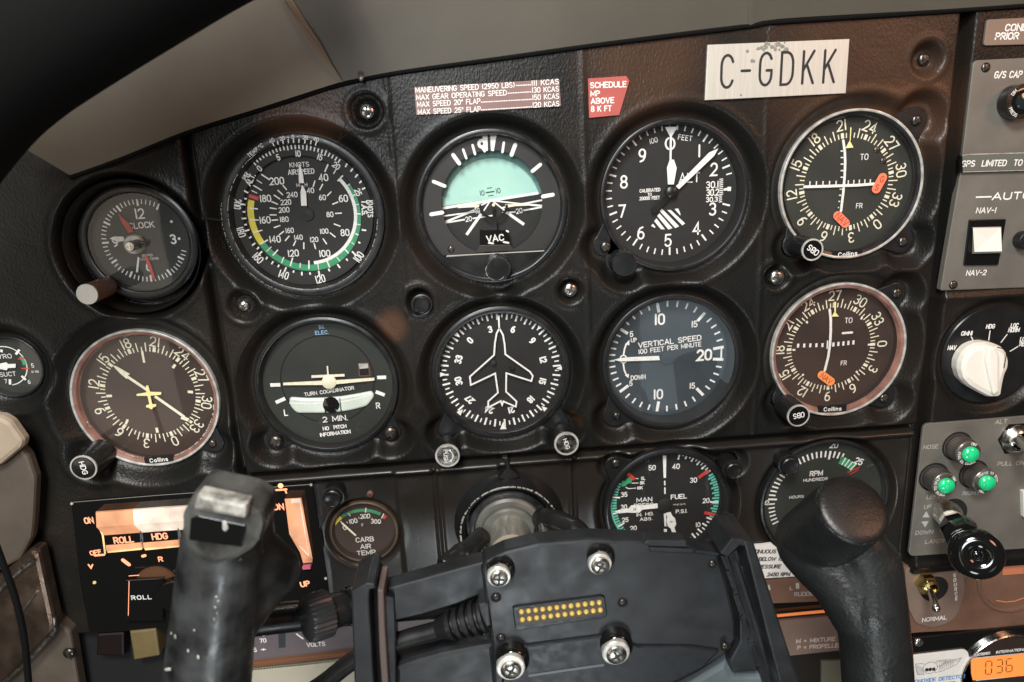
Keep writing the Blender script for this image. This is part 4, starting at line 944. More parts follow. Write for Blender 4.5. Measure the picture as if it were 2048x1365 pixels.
MB().text('HDG', kc[0]+.1, kc[1], 2.6, 20.35, ang=-84, w=.18, fit=7.2).build('knob_lettering', WHITE, k_)

TXT = 0.78
chips(t, HSI_, 36.9, -1.9, 100, 260, .6, .5, 8, 60, 'worn_glint', RIMW)
# ===== turn coordinator
d = -6; X = Crop(480, 600, 3.592, d); c = X(630, 600)
t = gauge('turn_coordinator', 'turn coordinator with white level aeroplane above a curved slip ball tube', 'gauge', TC_, 40.8, 37.6, d, bez=SATIN, dial=DIALGREEN, dr=36.8, lip=1.6, lobes=((pt(551, 884), 5.8), (pt(781, 867), 5.8)))
m = MB()
for q in (((218, 612), (290, 610)), ((985, 558), (1050, 556)), ((258, 738), (325, 708)), ((975, 660), (1040, 684))):
    a, b = X(*q[0]), X(*q[1]); m.ribbon([a, b], 2.1, d+.15, caps=False)
m.text('L', *X(330, 810), 4.4, d+.15, w=.16); m.text('R', *X(992, 760), 4.2, d+.15, w=.16)
m.text('TURN COORDINATOR', *X(641, 656), 2.5, d+.15, ang=4.2, w=.15, fit=28.5); m.text('2 MIN.', *X(683, 853), 3.9, d+.15, ang=1.5, w=.15, fit=14)
m.text('NO  PITCH', *X(680, 916), 2.5, d+.15, ang=3, w=.22, fit=13.4); m.text('INFORMATION', *X(685, 958), 2.5, d+.15, ang=3, w=.22, fit=17.5)
m.build('dial_markings', WHITE, t)
m = MB(); m.text('D.C.', *X(587, 195), 2.1, d+.15, w=.16, ws=.9); m.text('ELEC.', *X(588, 235), 2.5, d+.15, w=.15, ws=.9, fit=7.2); m.build('upper_lettering', BLUETXT, t)
m = MB(); oc = X(630, 575); m.lathe([(26.8, d+.05), (26.6, d+.12), (26.2, d+.12), (26.0, d+.04)], oc, n=96); m.build('inner_ring', VOID, t)
dn = d+2.0; XN = Crop(480, 600, 3.592, dn); m = MB()
m.prism(XN.L([(310, 598), (600, 583), (680, 580), (965, 562), (965, 580), (690, 607), (595, 612), (310, 614)]), dn-.8, dn); m.lathe([(4.1, dn-.9), (4.1, dn+.2), (3.4, dn+.6), (.01, dn+.7)], XN(640, 592), n=32)
m.prism(XN.L([(513, 545), (750, 535), (752, 551), (514, 562)]), dn-.8, dn-.05); m.prism(XN.L([(622, 478), (632, 478), (638, 545), (627, 545)]), dn-.8, dn-.1); m.build('aeroplane_silhouette', CREAM, t)
# inclinometer tube
def tubepts(y_off): return [X(x, y) for x, y in y_off]
up_ = [(355, 695), (480, 705), (605, 702), (720, 693), (850, 672), (950, 652)]; lo_ = [(968, 690), (915, 760), (800, 790), (735, 800), (610, 810), (408, 810), (358, 755)]
m = MB(); m.prism(rpoly(X.L(up_+lo_), 2.2, 5), d-.5, d+1.4, 1.1); m.build('slip_tube', LIQUID, t)
m = MB(); m.lathe([(4.9, d+1.2), (4.6, d+1.75), (3.0, d+2.1), (.01, d+2.3)], X(658, 750), n=40); m.build('slip_ball', GLOSSBLK, t)
m = MB(); m.prism(X.L([(608, 702), (620, 702), (625, 806), (612, 808)]), d+1.3, d+1.65); m.prism(X.L([(716, 698), (722, 697), (735, 800), (726, 802)]), d+1.3, d+1.65); m.build('centre_line', INK, t)
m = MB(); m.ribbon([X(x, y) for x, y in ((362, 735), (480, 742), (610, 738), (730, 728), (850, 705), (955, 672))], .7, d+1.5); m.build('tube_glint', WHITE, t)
m = MB(); m.prism(rpoly(X.L([(848, 456), (926, 453), (940, 548), (855, 550)]), .8, 3), d-.2, d+.5, .15); m.build('power_flag_frame', COPPER, t)
m = MB(); m.prism(X.L([(856, 478), (922, 475), (930, 540), (862, 542)]), d+.3, d+.62); m.build('power_flag_window', VOID, t)
m = MB(); m.prism(X.L([(853, 459), (918, 457), (924, 488), (860, 494)]), d+.3, d+.75); m.build('power_flag', RIMW, t)
for x, y in ((551, 884), (781, 867)): screw(t, x, y, 4.0, .4, DKSTEEL, rot=x)

TXT = 0.85
# ===== directional gyro
d = -6; X = Crop(820, 570, 3.592, d); dc = X(652, 620)
dc = ((X(575, 320)[0]+X(728, 897)[0]+X(345, 537)[0]+X(955, 692)[0])/4, (X(575, 320)[1]+X(728, 897)[1]+X(345, 537)[1]+X(955, 692)[1])/4)
t = gauge('directional_gyro', 'compass card gauge with a white jet outline and two silver knobs below', 'gauge', DG_, 40.2, 35.8, -6, bez=SATIN, dial=DIAL, dr=35.0, lip=1.8, lobes=((pt(893, 862), 5), (pt(1123, 852), 5)))
m = MB()
for i in range(72):
    a = i*5-40.8; tick(m, dc, a, 30.4 if i % 2 == 0 else 31.6, 35.0 if i % 2 == 0 else 34.2, 1.05 if i % 2 == 0 else .75, d+.15)
for n_ in range(0, 36, 3):
    a = n_*10-40.8; m.text(str(n_), *pol(dc, a, 25.4), 3.9, d+.15, ang=-a, w=.26, ws=.95, sp=.26)
m.build('compass_card', WHITE, t)
dj = -3.2; X = Crop(820, 570, 3.592, dj); m = MB()
for a in (0, 45, 90, 135, 180, 225, 270, 315):
    p = {45: (935, 300), 90: (1080, 600), 135: (965, 890), 180: (670, 1010), 225: (362, 915), 270: (230, 645), 315: (338, 360)}.get(a)
    if not p: continue
    q = X(*p); cc = X(655, 620); an = atan2(q[0]-cc[0], q[1]-cc[1]); e = (sin(an), cos(an)); s_ = (cos(an), -sin(an)); w_ = 3.0 if a == 45 else 1.9
    m.prism([(q[0]+e[0]*2.4+s_[0]*w_, q[1]+e[1]*2.4+s_[1]*w_), (q[0]+e[0]*2.4-s_[0]*w_, q[1]+e[1]*2.4-s_[1]*w_), (q[0]-e[0]*2.2, q[1]-e[1]*2.2)], dj-.4, dj)
m.build('index_marks', WHITE, t)
m = MB()
m.ribbon(X.L([(637, 225), (641, 315), (622, 350), (610, 420), (604, 505), (430, 660), (437, 720), (612, 637), (632, 775), (562, 838), (562, 882), (652, 835), (662, 865), (670, 838), (760, 875), (765, 838), (690, 768), (692, 635), (872, 692), (882, 655), (862, 625), (685, 500), (680, 430), (668, 360), (643, 315)]), .95, dj)
m.build('jet_outline', WHITE, t)
m = MB()
for x, y in ((600, 560), (733, 597)): m.lathe([(1.5, dj-.5), (1.4, dj), (.01, dj+.1)], X(x, y), n=20)
m.build('card_pivot', DKSTEEL, t)
for nm, px, py, txt, an in (('push_knob', 895, 912, 'PUSH', -93), ('heading_knob', 1133, 888, 'HDG', -75)):
    k_, kc, kr = knob(t, px, py, 24, 16, 0, mat=SATIN, rimmat=RIMW, capmat=STEEL, rimw=.17, taper=.85, knurl=False, name=nm, stem=2.5)
    q = MB(); q.text(txt, kc[0]-(1.0 if txt == 'PUSH' else 0), kc[1], 2.5, 16.35, ang=an, w=.16, fit=7.4 if txt == 'PUSH' else 6.2)
    if txt == 'PUSH':
        q.ribbon([(kc[0]+2.9*cos(radians(a_))+.2, kc[1]+3.4*sin(radians(a_))) for a_ in range(-60, 61, 12)], .5, 16.4)
        q.prism([(kc[0]+.6, kc[1]+3.6), (kc[0]+2.2, kc[1]+3.9), (kc[0]+1.9, kc[1]+2.2)], 16.3, 16.4); q.prism([(kc[0]+.6, kc[1]-3.6), (kc[0]+2.2, kc[1]-3.9), (kc[0]+1.9, kc[1]-2.2)], 16.3, 16.4)
    q.build('knob_lettering', PAPER, k_)

TXT = 0.84
# ===== vertical speed indicator
d = -11; X = Crop(1180, 570, 4.137, d); c = ((X(1112, 567)[0]+X(145, 625)[0])/2-.0, (X(553, 145)[1]+X(535, 1045)[1])/2)
t = gauge('vertical_speed_indicator', 'vertical speed gauge with a dial tinted slate blue by reflections and white needle pointing left', 'gauge', VSI_, 40.9, 37.6, d, bez=BLACK, dial=DIALBLUE, glass=GLASSB, dr=36.2, lobes=((pt(1232, 832), 7.5),))
m = MB(); Rv = 34.4
up5 = [270, 276.5, 283.5, 290.7, 298, 305.1, 314, 323, 332, 341.3, 350.7, 361, 371.3, 381.5, 391.6, 401.6, 410.5, 419, 427.3, 435.5, 443.6]
for i, a in enumerate(up5):
    big = i % 5 == 0; rr = Rv + (.4 if i > 15 else 0)
    for sg in (1, -1):
        if i == 0 and sg < 0: continue
        aa = 270+sg*(a-270); tick(m, c, aa, rr-(6.4 if big and i else 3.6), rr, 1.75 if big and i else (1.0), d+.15)
m.ribbon([X(1086, 528), X(1083, 612)], 1.0, d+.35, caps=False)
for s_, x, y, h in (('10', 575, 285, 7.0), ('10', 563, 905, 6.6), ('15', 863, 325, 4.1), ('15', 845, 835, 3.9), ('5', 343, 408, 3.6), ('5', 338, 815, 3.4)): m.text(s_, *X(x, y), h, d+.15, w=.17)
m.text('20', *X(945, 580), 7.2, d+.15, w=.19, ws=1.05)
m.text('VERTICAL SPEED', *X(660, 468), 3.5, d+.15, ang=3.4, w=.17, fit=37.5); m.text('100 FEET PER MINUTE', *X(660, 522), 3.0, d+.15, ang=3.4, w=.16, fit=37.5)
m.text('UP', *X(362, 457), 2.7, d+.15, w=.18); m.text('DOWN', *X(398, 765), 3.0, d+.15, w=.18, ang=2)
m.ribbon(X.L([(278, 575), (285, 530), (300, 490)]), .95, d+.2); m.poly(X.L([(288, 492), (325, 455), (325, 500)]), d+.3)
m.ribbon(X.L([(275, 655), (283, 705), (300, 745)]), .95, d+.2); m.poly(X.L([(287, 748), (322, 735), (318, 772)]), d+.3)
m.ribbon([X(276+27*cos(radians(q)), 615+32*sin(radians(q))) for q in range(0, 360, 20)]+[X(303, 615)], .8, d+.2)
m.build('dial_markings', WHITE, t)
dn = d+2; XN = Crop(1180, 570, 4.137, dn); m = MB(); m.prism(XN.L([(200, 622), (250, 608), (330, 600), (572, 590), (577, 624), (330, 632), (250, 634)]), dn-.5, dn); m.build('needle', WHITE, t)
m = MB(); m.lathe([(3.8, d), (3.8, dn-.2), (.01, dn+.1)], c, n=32); m.build('needle_hub', DIALBLUE, t)
screw(t, 1180+222/4.137, 570+1085/4.137, 2.3, -.9, DKSTEEL, 'slot', 80)

TXT = 1.0
# ===== clock
d = -9; X = Crop(0, 330, 4.402, d)
cb = P(276, 487, -6)
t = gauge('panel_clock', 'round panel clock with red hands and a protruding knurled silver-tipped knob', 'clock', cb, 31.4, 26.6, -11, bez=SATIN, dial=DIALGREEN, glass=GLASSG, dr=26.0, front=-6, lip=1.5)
d = -11; X = Crop(0, 330, 4.402, d); dc = ((X(1015, 680)[0]+X(1525, 655)[0])/2, (X(1208, 310)[1]+X(1320, 1020)[1])/2)
m = MB()
for i in range(60):
    if 6 <= i < 18: continue
    if i > 54 or i < 6: r1 = 22.4
    else: r1 = 22.4
    tick(m, dc, i*6+.6, r1-(3.6 if i % 5 == 0 else 2.6), r1, 1.05 if i % 5 == 0 else .55, d+.15)
for x, y in ((1510, 500), (1578, 650)): m.disc(X(x, y), .75, d+.15, 14)
m.text('12', *X(1228, 430), 4.9, d+.15, w=.17); m.text('3', *X(1525, 655), 4.6, d+.15, w=.2); m.text('6', *X(1310, 895), 4.6, d+.15, w=.17); m.text('9', *X(1015, 680), 4.6, d+.15, w=.17)
m.text('CLOCK', *X(1245, 532), 2.9, d+.15, w=.18, ang=1, fit=13.2)
m.text('BORG', *X(1298, 797), 1.2, d+.15, w=.16, fit=5.4); m.text('RECORDING', *X(1305, 828), 1.2, d+.15, w=.14, fit=11)
m.build('dial_markings', WHITE, t)
dn = -9.2; XN = Crop(0, 330, 4.402, dn)
m = MB(); m.prism(XN.L([(965, 650), (1000, 632), (1085, 632), (1100, 670), (1040, 680)]), dn-.4, dn); m.prism(XN.L([(1212, 810), (1226, 820), (1214, 945), (1196, 950)]), dn-.4, dn); m.build('hour_hand', WHITE, t)
m = MB(); m.prism(XN.L([(1045, 430), (1075, 465), (1130, 510), (1175, 590), (1135, 600), (1075, 510)]), dn-.1, dn+.3); m.prism(XN.L([(1270, 790), (1295, 800), (1330, 880), (1370, 1008), (1352, 1008), (1300, 890)]), dn-.1, dn+.3); m.build('red_hand', REDP, t)
kc = P(1140/4.402, 330+720/4.402, 3)
MB().lathe([(5.2, -10.5), (5.2, -7.6), (4.6, -7.1), (.01, -7.1)], P(1178/4.402, 330+703/4.402, -8), n=48).build('hub_disc', RIMW, t)
m = MB(); m.lathe([(2.7, -8), (2.7, 2.4), (2.3, 3), (.01, 3.1)], kc, n=40, knurl=.1, smooth=False); m.build('centre_knob', STEEL, t)
k_, kc, kr = knob(t, 174, 589, 21, 20, -2, mat=COPPER, rimmat=ALU, capmat=ALU, rimw=.25, taper=.95, name='setting_knob')

# ===== suction gauge at the left edge of the picture
d = -4; X = Crop(0, 640, 3.792, d)
t = gauge('suction_gauge', 'small suction gauge cut by the left edge of the picture', 'gauge', SUC_, 17.4, 16.3, d, bez=BLACK, dial=DIALGREEN, glass=GLASSG, dr=16.0, lip=.5)
m = MB(); m.text('GYRO', *X(20, 278), 2.3, d+.15, w=.14, fit=9.5); m.text('SUCT', *X(60, 412), 2.3, d+.15, w=.14, fit=8.4); m.text('5', *X(248, 347), 2.2, d+.15, w=.14); m.text('6', *X(222, 470), 2.2, d+.15, w=.14); m.text('7', *X(45, 465), 2.2, d+.15, w=.14); m.text('IN HG', *X(268, 393), 1.2, d+.15, w=.14)
cc = X(45, 350); m.ring(cc, 10.9, 11.4, -20, 175, d+.15, 40)
for a, b in (((15, 225), (12, 245)), ((150, 225), (122, 262)), ((165, 425), (198, 455)), ((78, 450), (78, 490))): m.ribbon([X(*a), X(*b)], 1.3, d+.25, caps=False)
m.build('dial_markings', WHITE, t)
m = MB(); m.ring(cc, 9.4, 11.2, 62, 90, d+.4, 12); m.build('green_arc', GREENP, t)
m = MB(); m.ribbon([X(140, 297), X(185, 288)], .7, d+.5, caps=False); m.ribbon([X(165, 368), X(225, 366)], .7, d+.5, caps=False); m.build('red_lines', REDP, t)
m = MB(); m.prism(X.L([(128, 330), (128, 358), (70, 362), (60, 378), (-40, 360), (-90, 352), (55, 318), (70, 332)]), d+.8, d+1.2); m.build('needle', WHITE, t)

TXT = 0.84
# ===== carburettor temperature
d = -3; X = Crop(630, 930, 3.139, d)
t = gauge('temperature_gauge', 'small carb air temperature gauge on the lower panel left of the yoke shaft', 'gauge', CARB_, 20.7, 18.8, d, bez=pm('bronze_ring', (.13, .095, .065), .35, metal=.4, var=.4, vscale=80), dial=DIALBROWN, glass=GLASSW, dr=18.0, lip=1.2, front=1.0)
cc = X(308, 480); m = MB()
m.text('100', *X(240, 353), 3.2, d+.15, w=.15, ang=8); m.text('200', *X(315, 322), 3.2, d+.15, w=.15); m.text('300', *X(382, 355), 3.2, d+.15, w=.15, ang=-8); m.text('0', *X(186, 396), 3.0, d+.15, w=.15, ang=25)
m.text('F', *X(298, 378), 1.8, d+.15, w=.16)
m.text('CARB', *X(312, 468), 3.5, d+.15, w=.15, fit=10.6); m.text('AIR', *X(318, 512), 3.4, d+.15, w=.15, fit=6.2); m.text('TEMP', *X(322, 551), 3.4, d+.15, w=.15, fit=11)
def AC(x, y): p = X(x, y); return degrees(atan2(p[0]-cc[0], p[1]-cc[1])), hypot(p[0]-cc[0], p[1]-cc[1])
for p, q in (((320, 268), (318, 298)), ((432, 305), (418, 335)), ((160, 352), (180, 372)), ((208, 300), (222, 320))): m.ribbon([X(*p), X(*q)], .6, d+.4, caps=False)
for i in range(9): a = -32+i*9.2; tick(m, cc, a, 15.6, 17.0, .3, d+.45)
m.build('dial_markings', WHITE, t)
rc = AC(315, 285)[1]
MB().ring(cc, rc-1.0, rc+1.0, -58, -34, d+.2, 14).build('yellow_arc', YELLOW, t)
MB().ring(cc, rc-1.0, rc+1.0, -33, 34, d+.2, 24).build('green_arc', GREENP, t)
MB().ring(cc, rc-1.6, rc+1.0, 38, 45, d+.2, 8).build('red_arc', REDP, t)
m = MB(); m.ribbon([X(172, 362), X(258, 440)], 1.2, d+.9, caps=False); m.build('needle', CREAM, t)

TXT = 0.7
# ===== manifold pressure / fuel pressure
d = -4; X = Crop(1180, 880, 5.689, d); c = X(858, 700)
t = gauge('manifold_pressure_gauge', 'manifold and fuel pressure gauge with teal ticks behind the top of the black mount', 'gauge', MAN_, 40.3, 36.0, d, bez=SATIN, dial=DIAL, dr=35.4, lip=2.2, lobes=((pt(1229, 931), 6),), front=2.5)
m = MB(); m.text('40', *X(978, 302), 4.4, d+.15, w=.15); m.text('30', *X(1177, 458), 4.3, d+.15, w=.15); m.text('20', *X(1320, 690), 4.2, d+.15, w=.15); m.text('10', *X(1228, 965), 4.0, d+.15, w=.15); m.text('50', *X(706, 317), 4.3, d+.15, w=.15)
m.text('35', *X(388, 622), 4.0, d+.15, w=.16); m.text('30', *X(385, 762), 3.8, d+.15, w=.15); m.text('25', *X(400, 910), 4.0, d+.15, w=.16); m.text('20', *X(492, 1005), 4.2, d+.15, w=.16); m.text('10', *X(728, 1125), 4.2, d+.15, w=.16)
m.text('SL', *X(604, 438), 2.7, d+.15, w=.17); m.text('8K', *X(594, 488), 2.7, d+.15, w=.17); m.text('16K', *X(567, 545), 2.7, d+.15, w=.17)
m.text('MAN', *X(618, 680), 3.6, d+.15, w=.16, fit=9.4); m.text('PRESS', *X(612, 742), 3.2, d+.15, w=.16, fit=12); m.text('IN. HG.', *X(627, 845), 2.9, d+.15, w=.17, fit=10.4); m.text('ABS.', *X(637, 900), 2.7, d+.15, w=.17, fit=7.6)
m.text('FUEL', *X(1010, 645), 3.9, d+.15, w=.17, fit=9.6); m.text('P.S.I.', *X(1040, 812), 3.2, d+.15, w=.17, fit=6.8); m.text('PRESS', *X(1005, 735), 1.3, d+.12, w=.1, fit=9)
for a, b, w_ in (((522, 440), (548, 440), .5), ((478, 492), (548, 490), .5), ((408, 540), (440, 555), .5), ((440, 555), (520, 548), .5)): m.ribbon([X(*a), X(*b)], w_, d+.2)
m.prism(X.L([(826, 178), (866, 178), (862, 430), (836, 430)]), d, d+.5); m.ribbon([X(848, 470), X(850, 510)], .9, d+.3); m.ribbon([X(850, 545), X(852, 608)], .9, d+.3)
m.prism(X.L([(838, 840), (862, 840), (868, 980), (846, 980)]), d, d+.5); m.prism(X.L([(840, 1015), (872, 1015), (875, 1145), (838, 1148)]), d, d+.5)
import itertools
def aP(x, y): p = X(x, y); return degrees(atan2(p[0]-c[0], p[1]-c[1])) % 360, hypot(p[0]-c[0], p[1]-c[1])
r_o = 33.6
am, rm = aP(1003, 180)
for i in range(11): a = 15.5+(i)*4.05; tick(m, c, a, r_o-(2.2 if i % 2 else 3.6)-(1.4 if i == 0 else 0), r_o, 1.1 if i % 2 == 0 else .8, d+.15)
for i in range(3): pass
tick(m, c, 98-2.5, 28.2, 33.5, 1.2, d+.3)
for i in range(13): a = 117+i*4.6; tick(m, c, a, r_o-(4.4 if i % 2 == 0 else 2.8), r_o-.3, 1.1 if i % 2 == 0 else .8, d+.15)
for i in range(12): a = 316+i*2.6-.5; tick(m, c, a, r_o-(1.0 if i % 4 else 1.6)-(1.4 if i == 11 else 0), r_o-.1, .55 if i < 11 else 1.1, d+.15)
for i in range(9): a = 226-i*3.6; tick(m, c, a, r_o-3.0, r_o, .8, d+.15)
for a in (228.5, 244, 260.5, 280): tick(m, c, a, r_o-4.8, r_o-.2, 1.0, d+.35)
m.build('dial_markings', WHITE, t)
m = MB()
for i in range(21): a = 229.5+i*3.35; tick(m, c, a, r_o-3.0, r_o+.2, 1.15, d+.2)
for i in range(17): a = 61+i*3.3; tick(m, c, a, r_o-(4.2 if i % 2 else 2.8), r_o+.2, 1.2, d+.2)
m.ring(c, r_o-.2, r_o+.7, 229, 296, d+.12, 30); m.build('teal_marks', TEAL, t)
m = MB(); m.prism(X.L([(352, 520), (365, 465), (400, 470), (428, 432), (445, 430), (478, 450), (472, 492), (430, 495), (400, 525), (375, 530)]), d, d+.3)
m.build('green_patch', GREENP, t)
m = MB(); m.ribbon([X(428, 380), X(505, 448)], 2.2, d+.6, caps=False); m.ribbon([X(1345, 342), X(1230, 428)], 2.1, d+.6, caps=False); m.ribbon([X(1440, 860), X(1298, 822)], 2.1, d+.6, caps=False); m.build('red_lines', REDP, t)
dn = d+1.4; XN = Crop(1180, 880, 5.689, dn)
m = MB(); m.prism(XN.L([(285, 822), (330, 800), (440, 785), (470, 750), (560, 745), (600, 748), (768, 728), (772, 778), (600, 795), (560, 830), (480, 832), (430, 828), (330, 838)]), dn-.5, dn)
m.prism(XN.L([(862, 838), (918, 825), (940, 870), (968, 895), (982, 962), (960, 1000), (1020, 1165), (970, 1165), (918, 1010), (885, 985), (872, 915), (880, 880)]), dn-.5, dn); m.build('needle', WHITE, t)
m = MB(); m.text('M', *XN(508, 790), 3.0, dn+.15, w=.1, ws=.8); m.text('FP', *XN(925, 935), 1.6, dn+.15, w=.12, ang=-15); m.build('needle_lettering', INK, t)
m = MB(); m.lathe([(5.0, d), (5, d+1.0), (3, dn+.3), (.01, dn+.4)], XN(855, 750), n=32); m.build('needle_hub', DIAL, t)
screw(t, 1180+293/5.689, 880+272/5.689, 2.8, 1.0, DKSTEEL, rot=30)

TXT = 0.76
# ===== tachometer
d = -4; X = Crop(1480, 860, 2.7026, d); c = X(455, 365)
t = gauge('tachometer', 'tachometer with green arc half hidden behind the right yoke grip', 'gauge', RPM_, 41.5, 38.6, d, bez=SATIN, dial=DIALGREEN, glass=GLASSG, dr=38.0, lip=1.5, front=1.0)
cc = ((X(170, 350)[0]+X(620, 205)[0])/2, 0); c = (RPM_[0]-1.2, RPM_[1]-1.5)
m = MB(); m.text('20', *X(508, 82), 4.8, d+.15, ang=-5, w=.15); m.text('25', *X(642, 170), 5.0, d+.15, ang=-25, w=.16); m.text('15', *X(140, 393), 4.2, d+.15, ang=70, w=.15)
m.text('RPM', *X(412, 235), 4.0, d+.15, w=.18, fit=7.8, sl=.05); m.text('HUNDREDS', *X(408, 268), 2.3, d+.15, w=.17, fit=15.3); m.text('HOURS', *X(305, 362), 2.2, d+.15, w=.15, fit=9)
for i in range(22):
    a = -84+i*5.1; big = i in (0, 18); m_r1 = 33.5
    if a < 32: tick(m, c, a, m_r1-(5.6 if big else 4.2), m_r1, 1.2 if big else 1.0, d+.15)
for i in range(6): tick(m, c, -90-i*5.1, 29.0, 33.0, .9, d+.15)
m.build('dial_markings', WHITE, t)
q = X(582, 185); ag = degrees(atan2(q[0]-c[0], q[1]-c[1])); rg_ = hypot(q[0]-c[0], q[1]-c[1])
MB().ring(c, rg_-2.2, rg_+2.8, ag-12, ag+10, d+.15, 16).build('green_arc', GREENP, t)
m = MB()
for k in range(4): tick(m, c, ag-7+k*5, rg_-2.2, rg_+3, .7, d+.3)
m.build('arc_ticks', WHITE, t)
m = MB(); m.ribbon([X(580, 230), X(645, 200)], .7, d+.4, caps=False); m.ribbon([X(590, 240), X(640, 215)], .5, d+.4, caps=False); m.build('red_line', REDP, t)
# ------------------------------------------------------------------ placards
def lang(a, b): return degrees(atan2(b[1]-a[1], b[0]-a[0]))
def ltext(m, s, p0, p1, h, d, w=.17, **k):
    """a line of lettering fitted between two points"""
    m.text(s, (p0[0]+p1[0])/2, (p0[1]+p1[1])/2, h, d, ang=lang(p0, p1), w=w, fit=hypot(p1[0]-p0[0], p1[1]-p0[1]), **k)
TXT = 0.76
d = 6.2; X = Crop(780, 60, 2.1333, d)
t = thing('speed_placard', 'mauve placard listing maneuvering, gear and flap speeds above the attitude indicator', 'placard', *X(415, 285), 5)
MB().prism(X.L([(103, 246), (722, 210), (730, 326), (112, 364)]), 5.2, d, .1).build('plate', MAUVE, t)
m = MB(); h = 3.05
for l_, x0, y0, x1, y1 in (('MANEUVERING SPEED (2950 LBS)', 110, 258, 530, 235), ('MAX GEAR OPERATING SPEED', 113, 289, 497, 268), ('MAX SPEED 20* FLAP', 117, 319, 384, 304), ('MAX SPEED 25* FLAP', 120, 351, 386, 338),
                           ('111 KCAS', 604, 228, 719, 221), ('130 KCAS', 606, 258, 719, 252), ('150 KCAS', 608, 289, 720, 283), ('120 KCAS', 609, 321, 721, 315)):
    ltext(m, l_.replace('1', '1') if 0 else l_, X(x0, y0), X(x1, y1), h, d+.12, w=.14, sl=.03)
m.build('lettering', WHITE, t)
m = MB()
for x0, y0, x1, y1, n_ in ((540, 238, 598, 235, 9), (505, 271, 600, 265, 14), (390, 309, 602, 297, 31), (391, 342, 603, 329, 31)):
    for i in range(n_): x = x0+(x1-x0)*i/(n_-1); y = y0+(y1-y0)*i/(n_-1); p = X(x, y); m.box((p[0], p[1], d+.05), (.55, .55, .16))
m.build('leader_dots', WHITE, t)
t = thing('schedule_placard', 'faded red angular placard reading SCHEDULE MP ABOVE 8 K FT', 'placard', *X(930, 285), 5)
MB().prism(X.L([(845, 208), (1008, 197), (1022, 218), (978, 364), (850, 376)]), 5.2, d, .1).build('plate', REDPL, t)
m = MB(); ltext(m, 'SCHEDULE', X(855, 237), X(1007, 232), 3.3, d+.12, w=.18); ltext(m, 'MP', X(857, 273), X(894, 271), 3.1, d+.12, w=.18); ltext(m, 'ABOVE', X(858, 305), X(955, 300), 3.3, d+.12, w=.18); ltext(m, '8 K FT', X(859, 338), X(943, 335), 3.3, d+.12, w=.18)
m.build('lettering', WHITE, t)
TXT = 1.0
d = 6.8; X = Crop(780, 60, 2.1333, d)
t = thing('registration_plate', 'brushed metal plate engraved C-GDKK in tall black letters', 'nameplate', *X(1650, 170), 5)
MB().prism(X.L([(1356, 64), (1961, 39), (1945, 271), (1344, 301)]), 5.2, d, .25).build('plate', ALU, t)
m = MB(); a_ = lang(X(1400, 180), X(1910, 160))
for ch, x, y, fw, w_ in (('C', 1437, 178, 6.3, .085), ('-', 1518, 172, 4.3, .085), ('G', 1603, 168, 6.3, .085), ('D', 1695, 165, 6.3, .085), ('K', 1785, 160, 5.6, .085), ('K', 1875, 156, 5.6, .085)):
    m.text(ch, *X(x, y), 15.6, d+.12, ang=a_, w=w_, fit=fw)
m.build('lettering', INK, t)
m = MB(); rnd = random.Random(3)
for i in range(26):
    x, y = rnd.uniform(1565, 1700), rnd.uniform(52, 82)+ (6 if i % 3 else 0); m.lathe([(rnd.uniform(.4, 1.1), d+.02), (.3, d+.05), (.01, d+.05)], X(x, y), n=9)
for x, y, r in ((1525, 92, .9), (1545, 133, 1.0), (1553, 135, .8), (1497, 279, .6)): m.lathe([(r, d+.02), (.2, d+.05), (.01, d+.05)], X(x, y), n=9)
m.build('smudges', SMUDGE, t)

TXT = 0.88
# ------------------------------------------------------------------ right-hand plates
d = 6.4; X = Crop(1780, 0, 3.25, d)
t = thing('condition_placard', 'grey brown placard with cut-off words COND and PRIOR T at the top right', 'placard', *X(800, 210), 5)
MB().prism(rpoly(X.L([(632, 128), (1200, 100), (1200, 282), (610, 298)]), 1.5), 5.0, d, .3).build('plate', GREYB, t)
m = MB(); ltext(m, 'CONDITIONS', X(750, 182), X(1060, 172), 3.4, d+.12, w=.2, sl=.1); ltext(m, 'PRIOR TO', X(687, 238), X(935, 232), 3.4, d+.12, w=.2, sl=.1); m.build('lettering', WHITE, t)
X = Crop(1780, 0, 3.25, 6.2); d = 6.2
t = thing('autopilot_plate', 'grey faceplate with selector rocker and G/S CAP lamp at the upper right edge', 'control plate', *P(1970, 350, 6), 5)
pl = [P(x, y, d) for x, y in ((1947, 121), (2130, 112), (2130, 573), (1881, 582), (1887, 545), (1921, 345))]
MB().prism(rpoly(pl, [3, 0, 0, 1.2, 1, 0]), 2.5, d, .5).build('plate', GREYP, t)
m = MB(); ltext(m, 'G/S CAP', X(681, 488), X(856, 484), 3.5, d+.12, w=.18, sl=.12)
Y = Crop(1780, 400, 3.101, d)
m.ribbon([X(557, 1283), X(660, 1280)], .8, d+.12, caps=False); ltext(m, 'AUTOPILOT', X(668, 1278), X(1180, 1262), 4.0, d+.12, w=.2, sl=.05)
ltext(m, 'NAV-1', Y(537, 66), Y(657, 64), 3.1, d+.12, w=.18, sl=.12); ltext(m, 'NAV-2', Y(475, 454), Y(595, 450), 3.1, d+.12, w=.18, sl=.12); m.build('lettering', WHITE, t)
screw(t, 1780+622/3.25, 440/3.25, 2.5, d, DKSTEEL, rot=15); screw(t, 1780+392/3.101, 400+528/3.101, 2.5, d, DKSTEEL, rot=40)
m = MB(); m.prism(rpoly(Y.L([(487, 122), (710, 118), (662, 402), (452, 405)]), .5), 4, d+1.6, .5)
fr = m.build('switch_frame', GLOSSBLK, t)
Y2 = Crop(1780, 400, 3.101, d+4.5); m = MB()
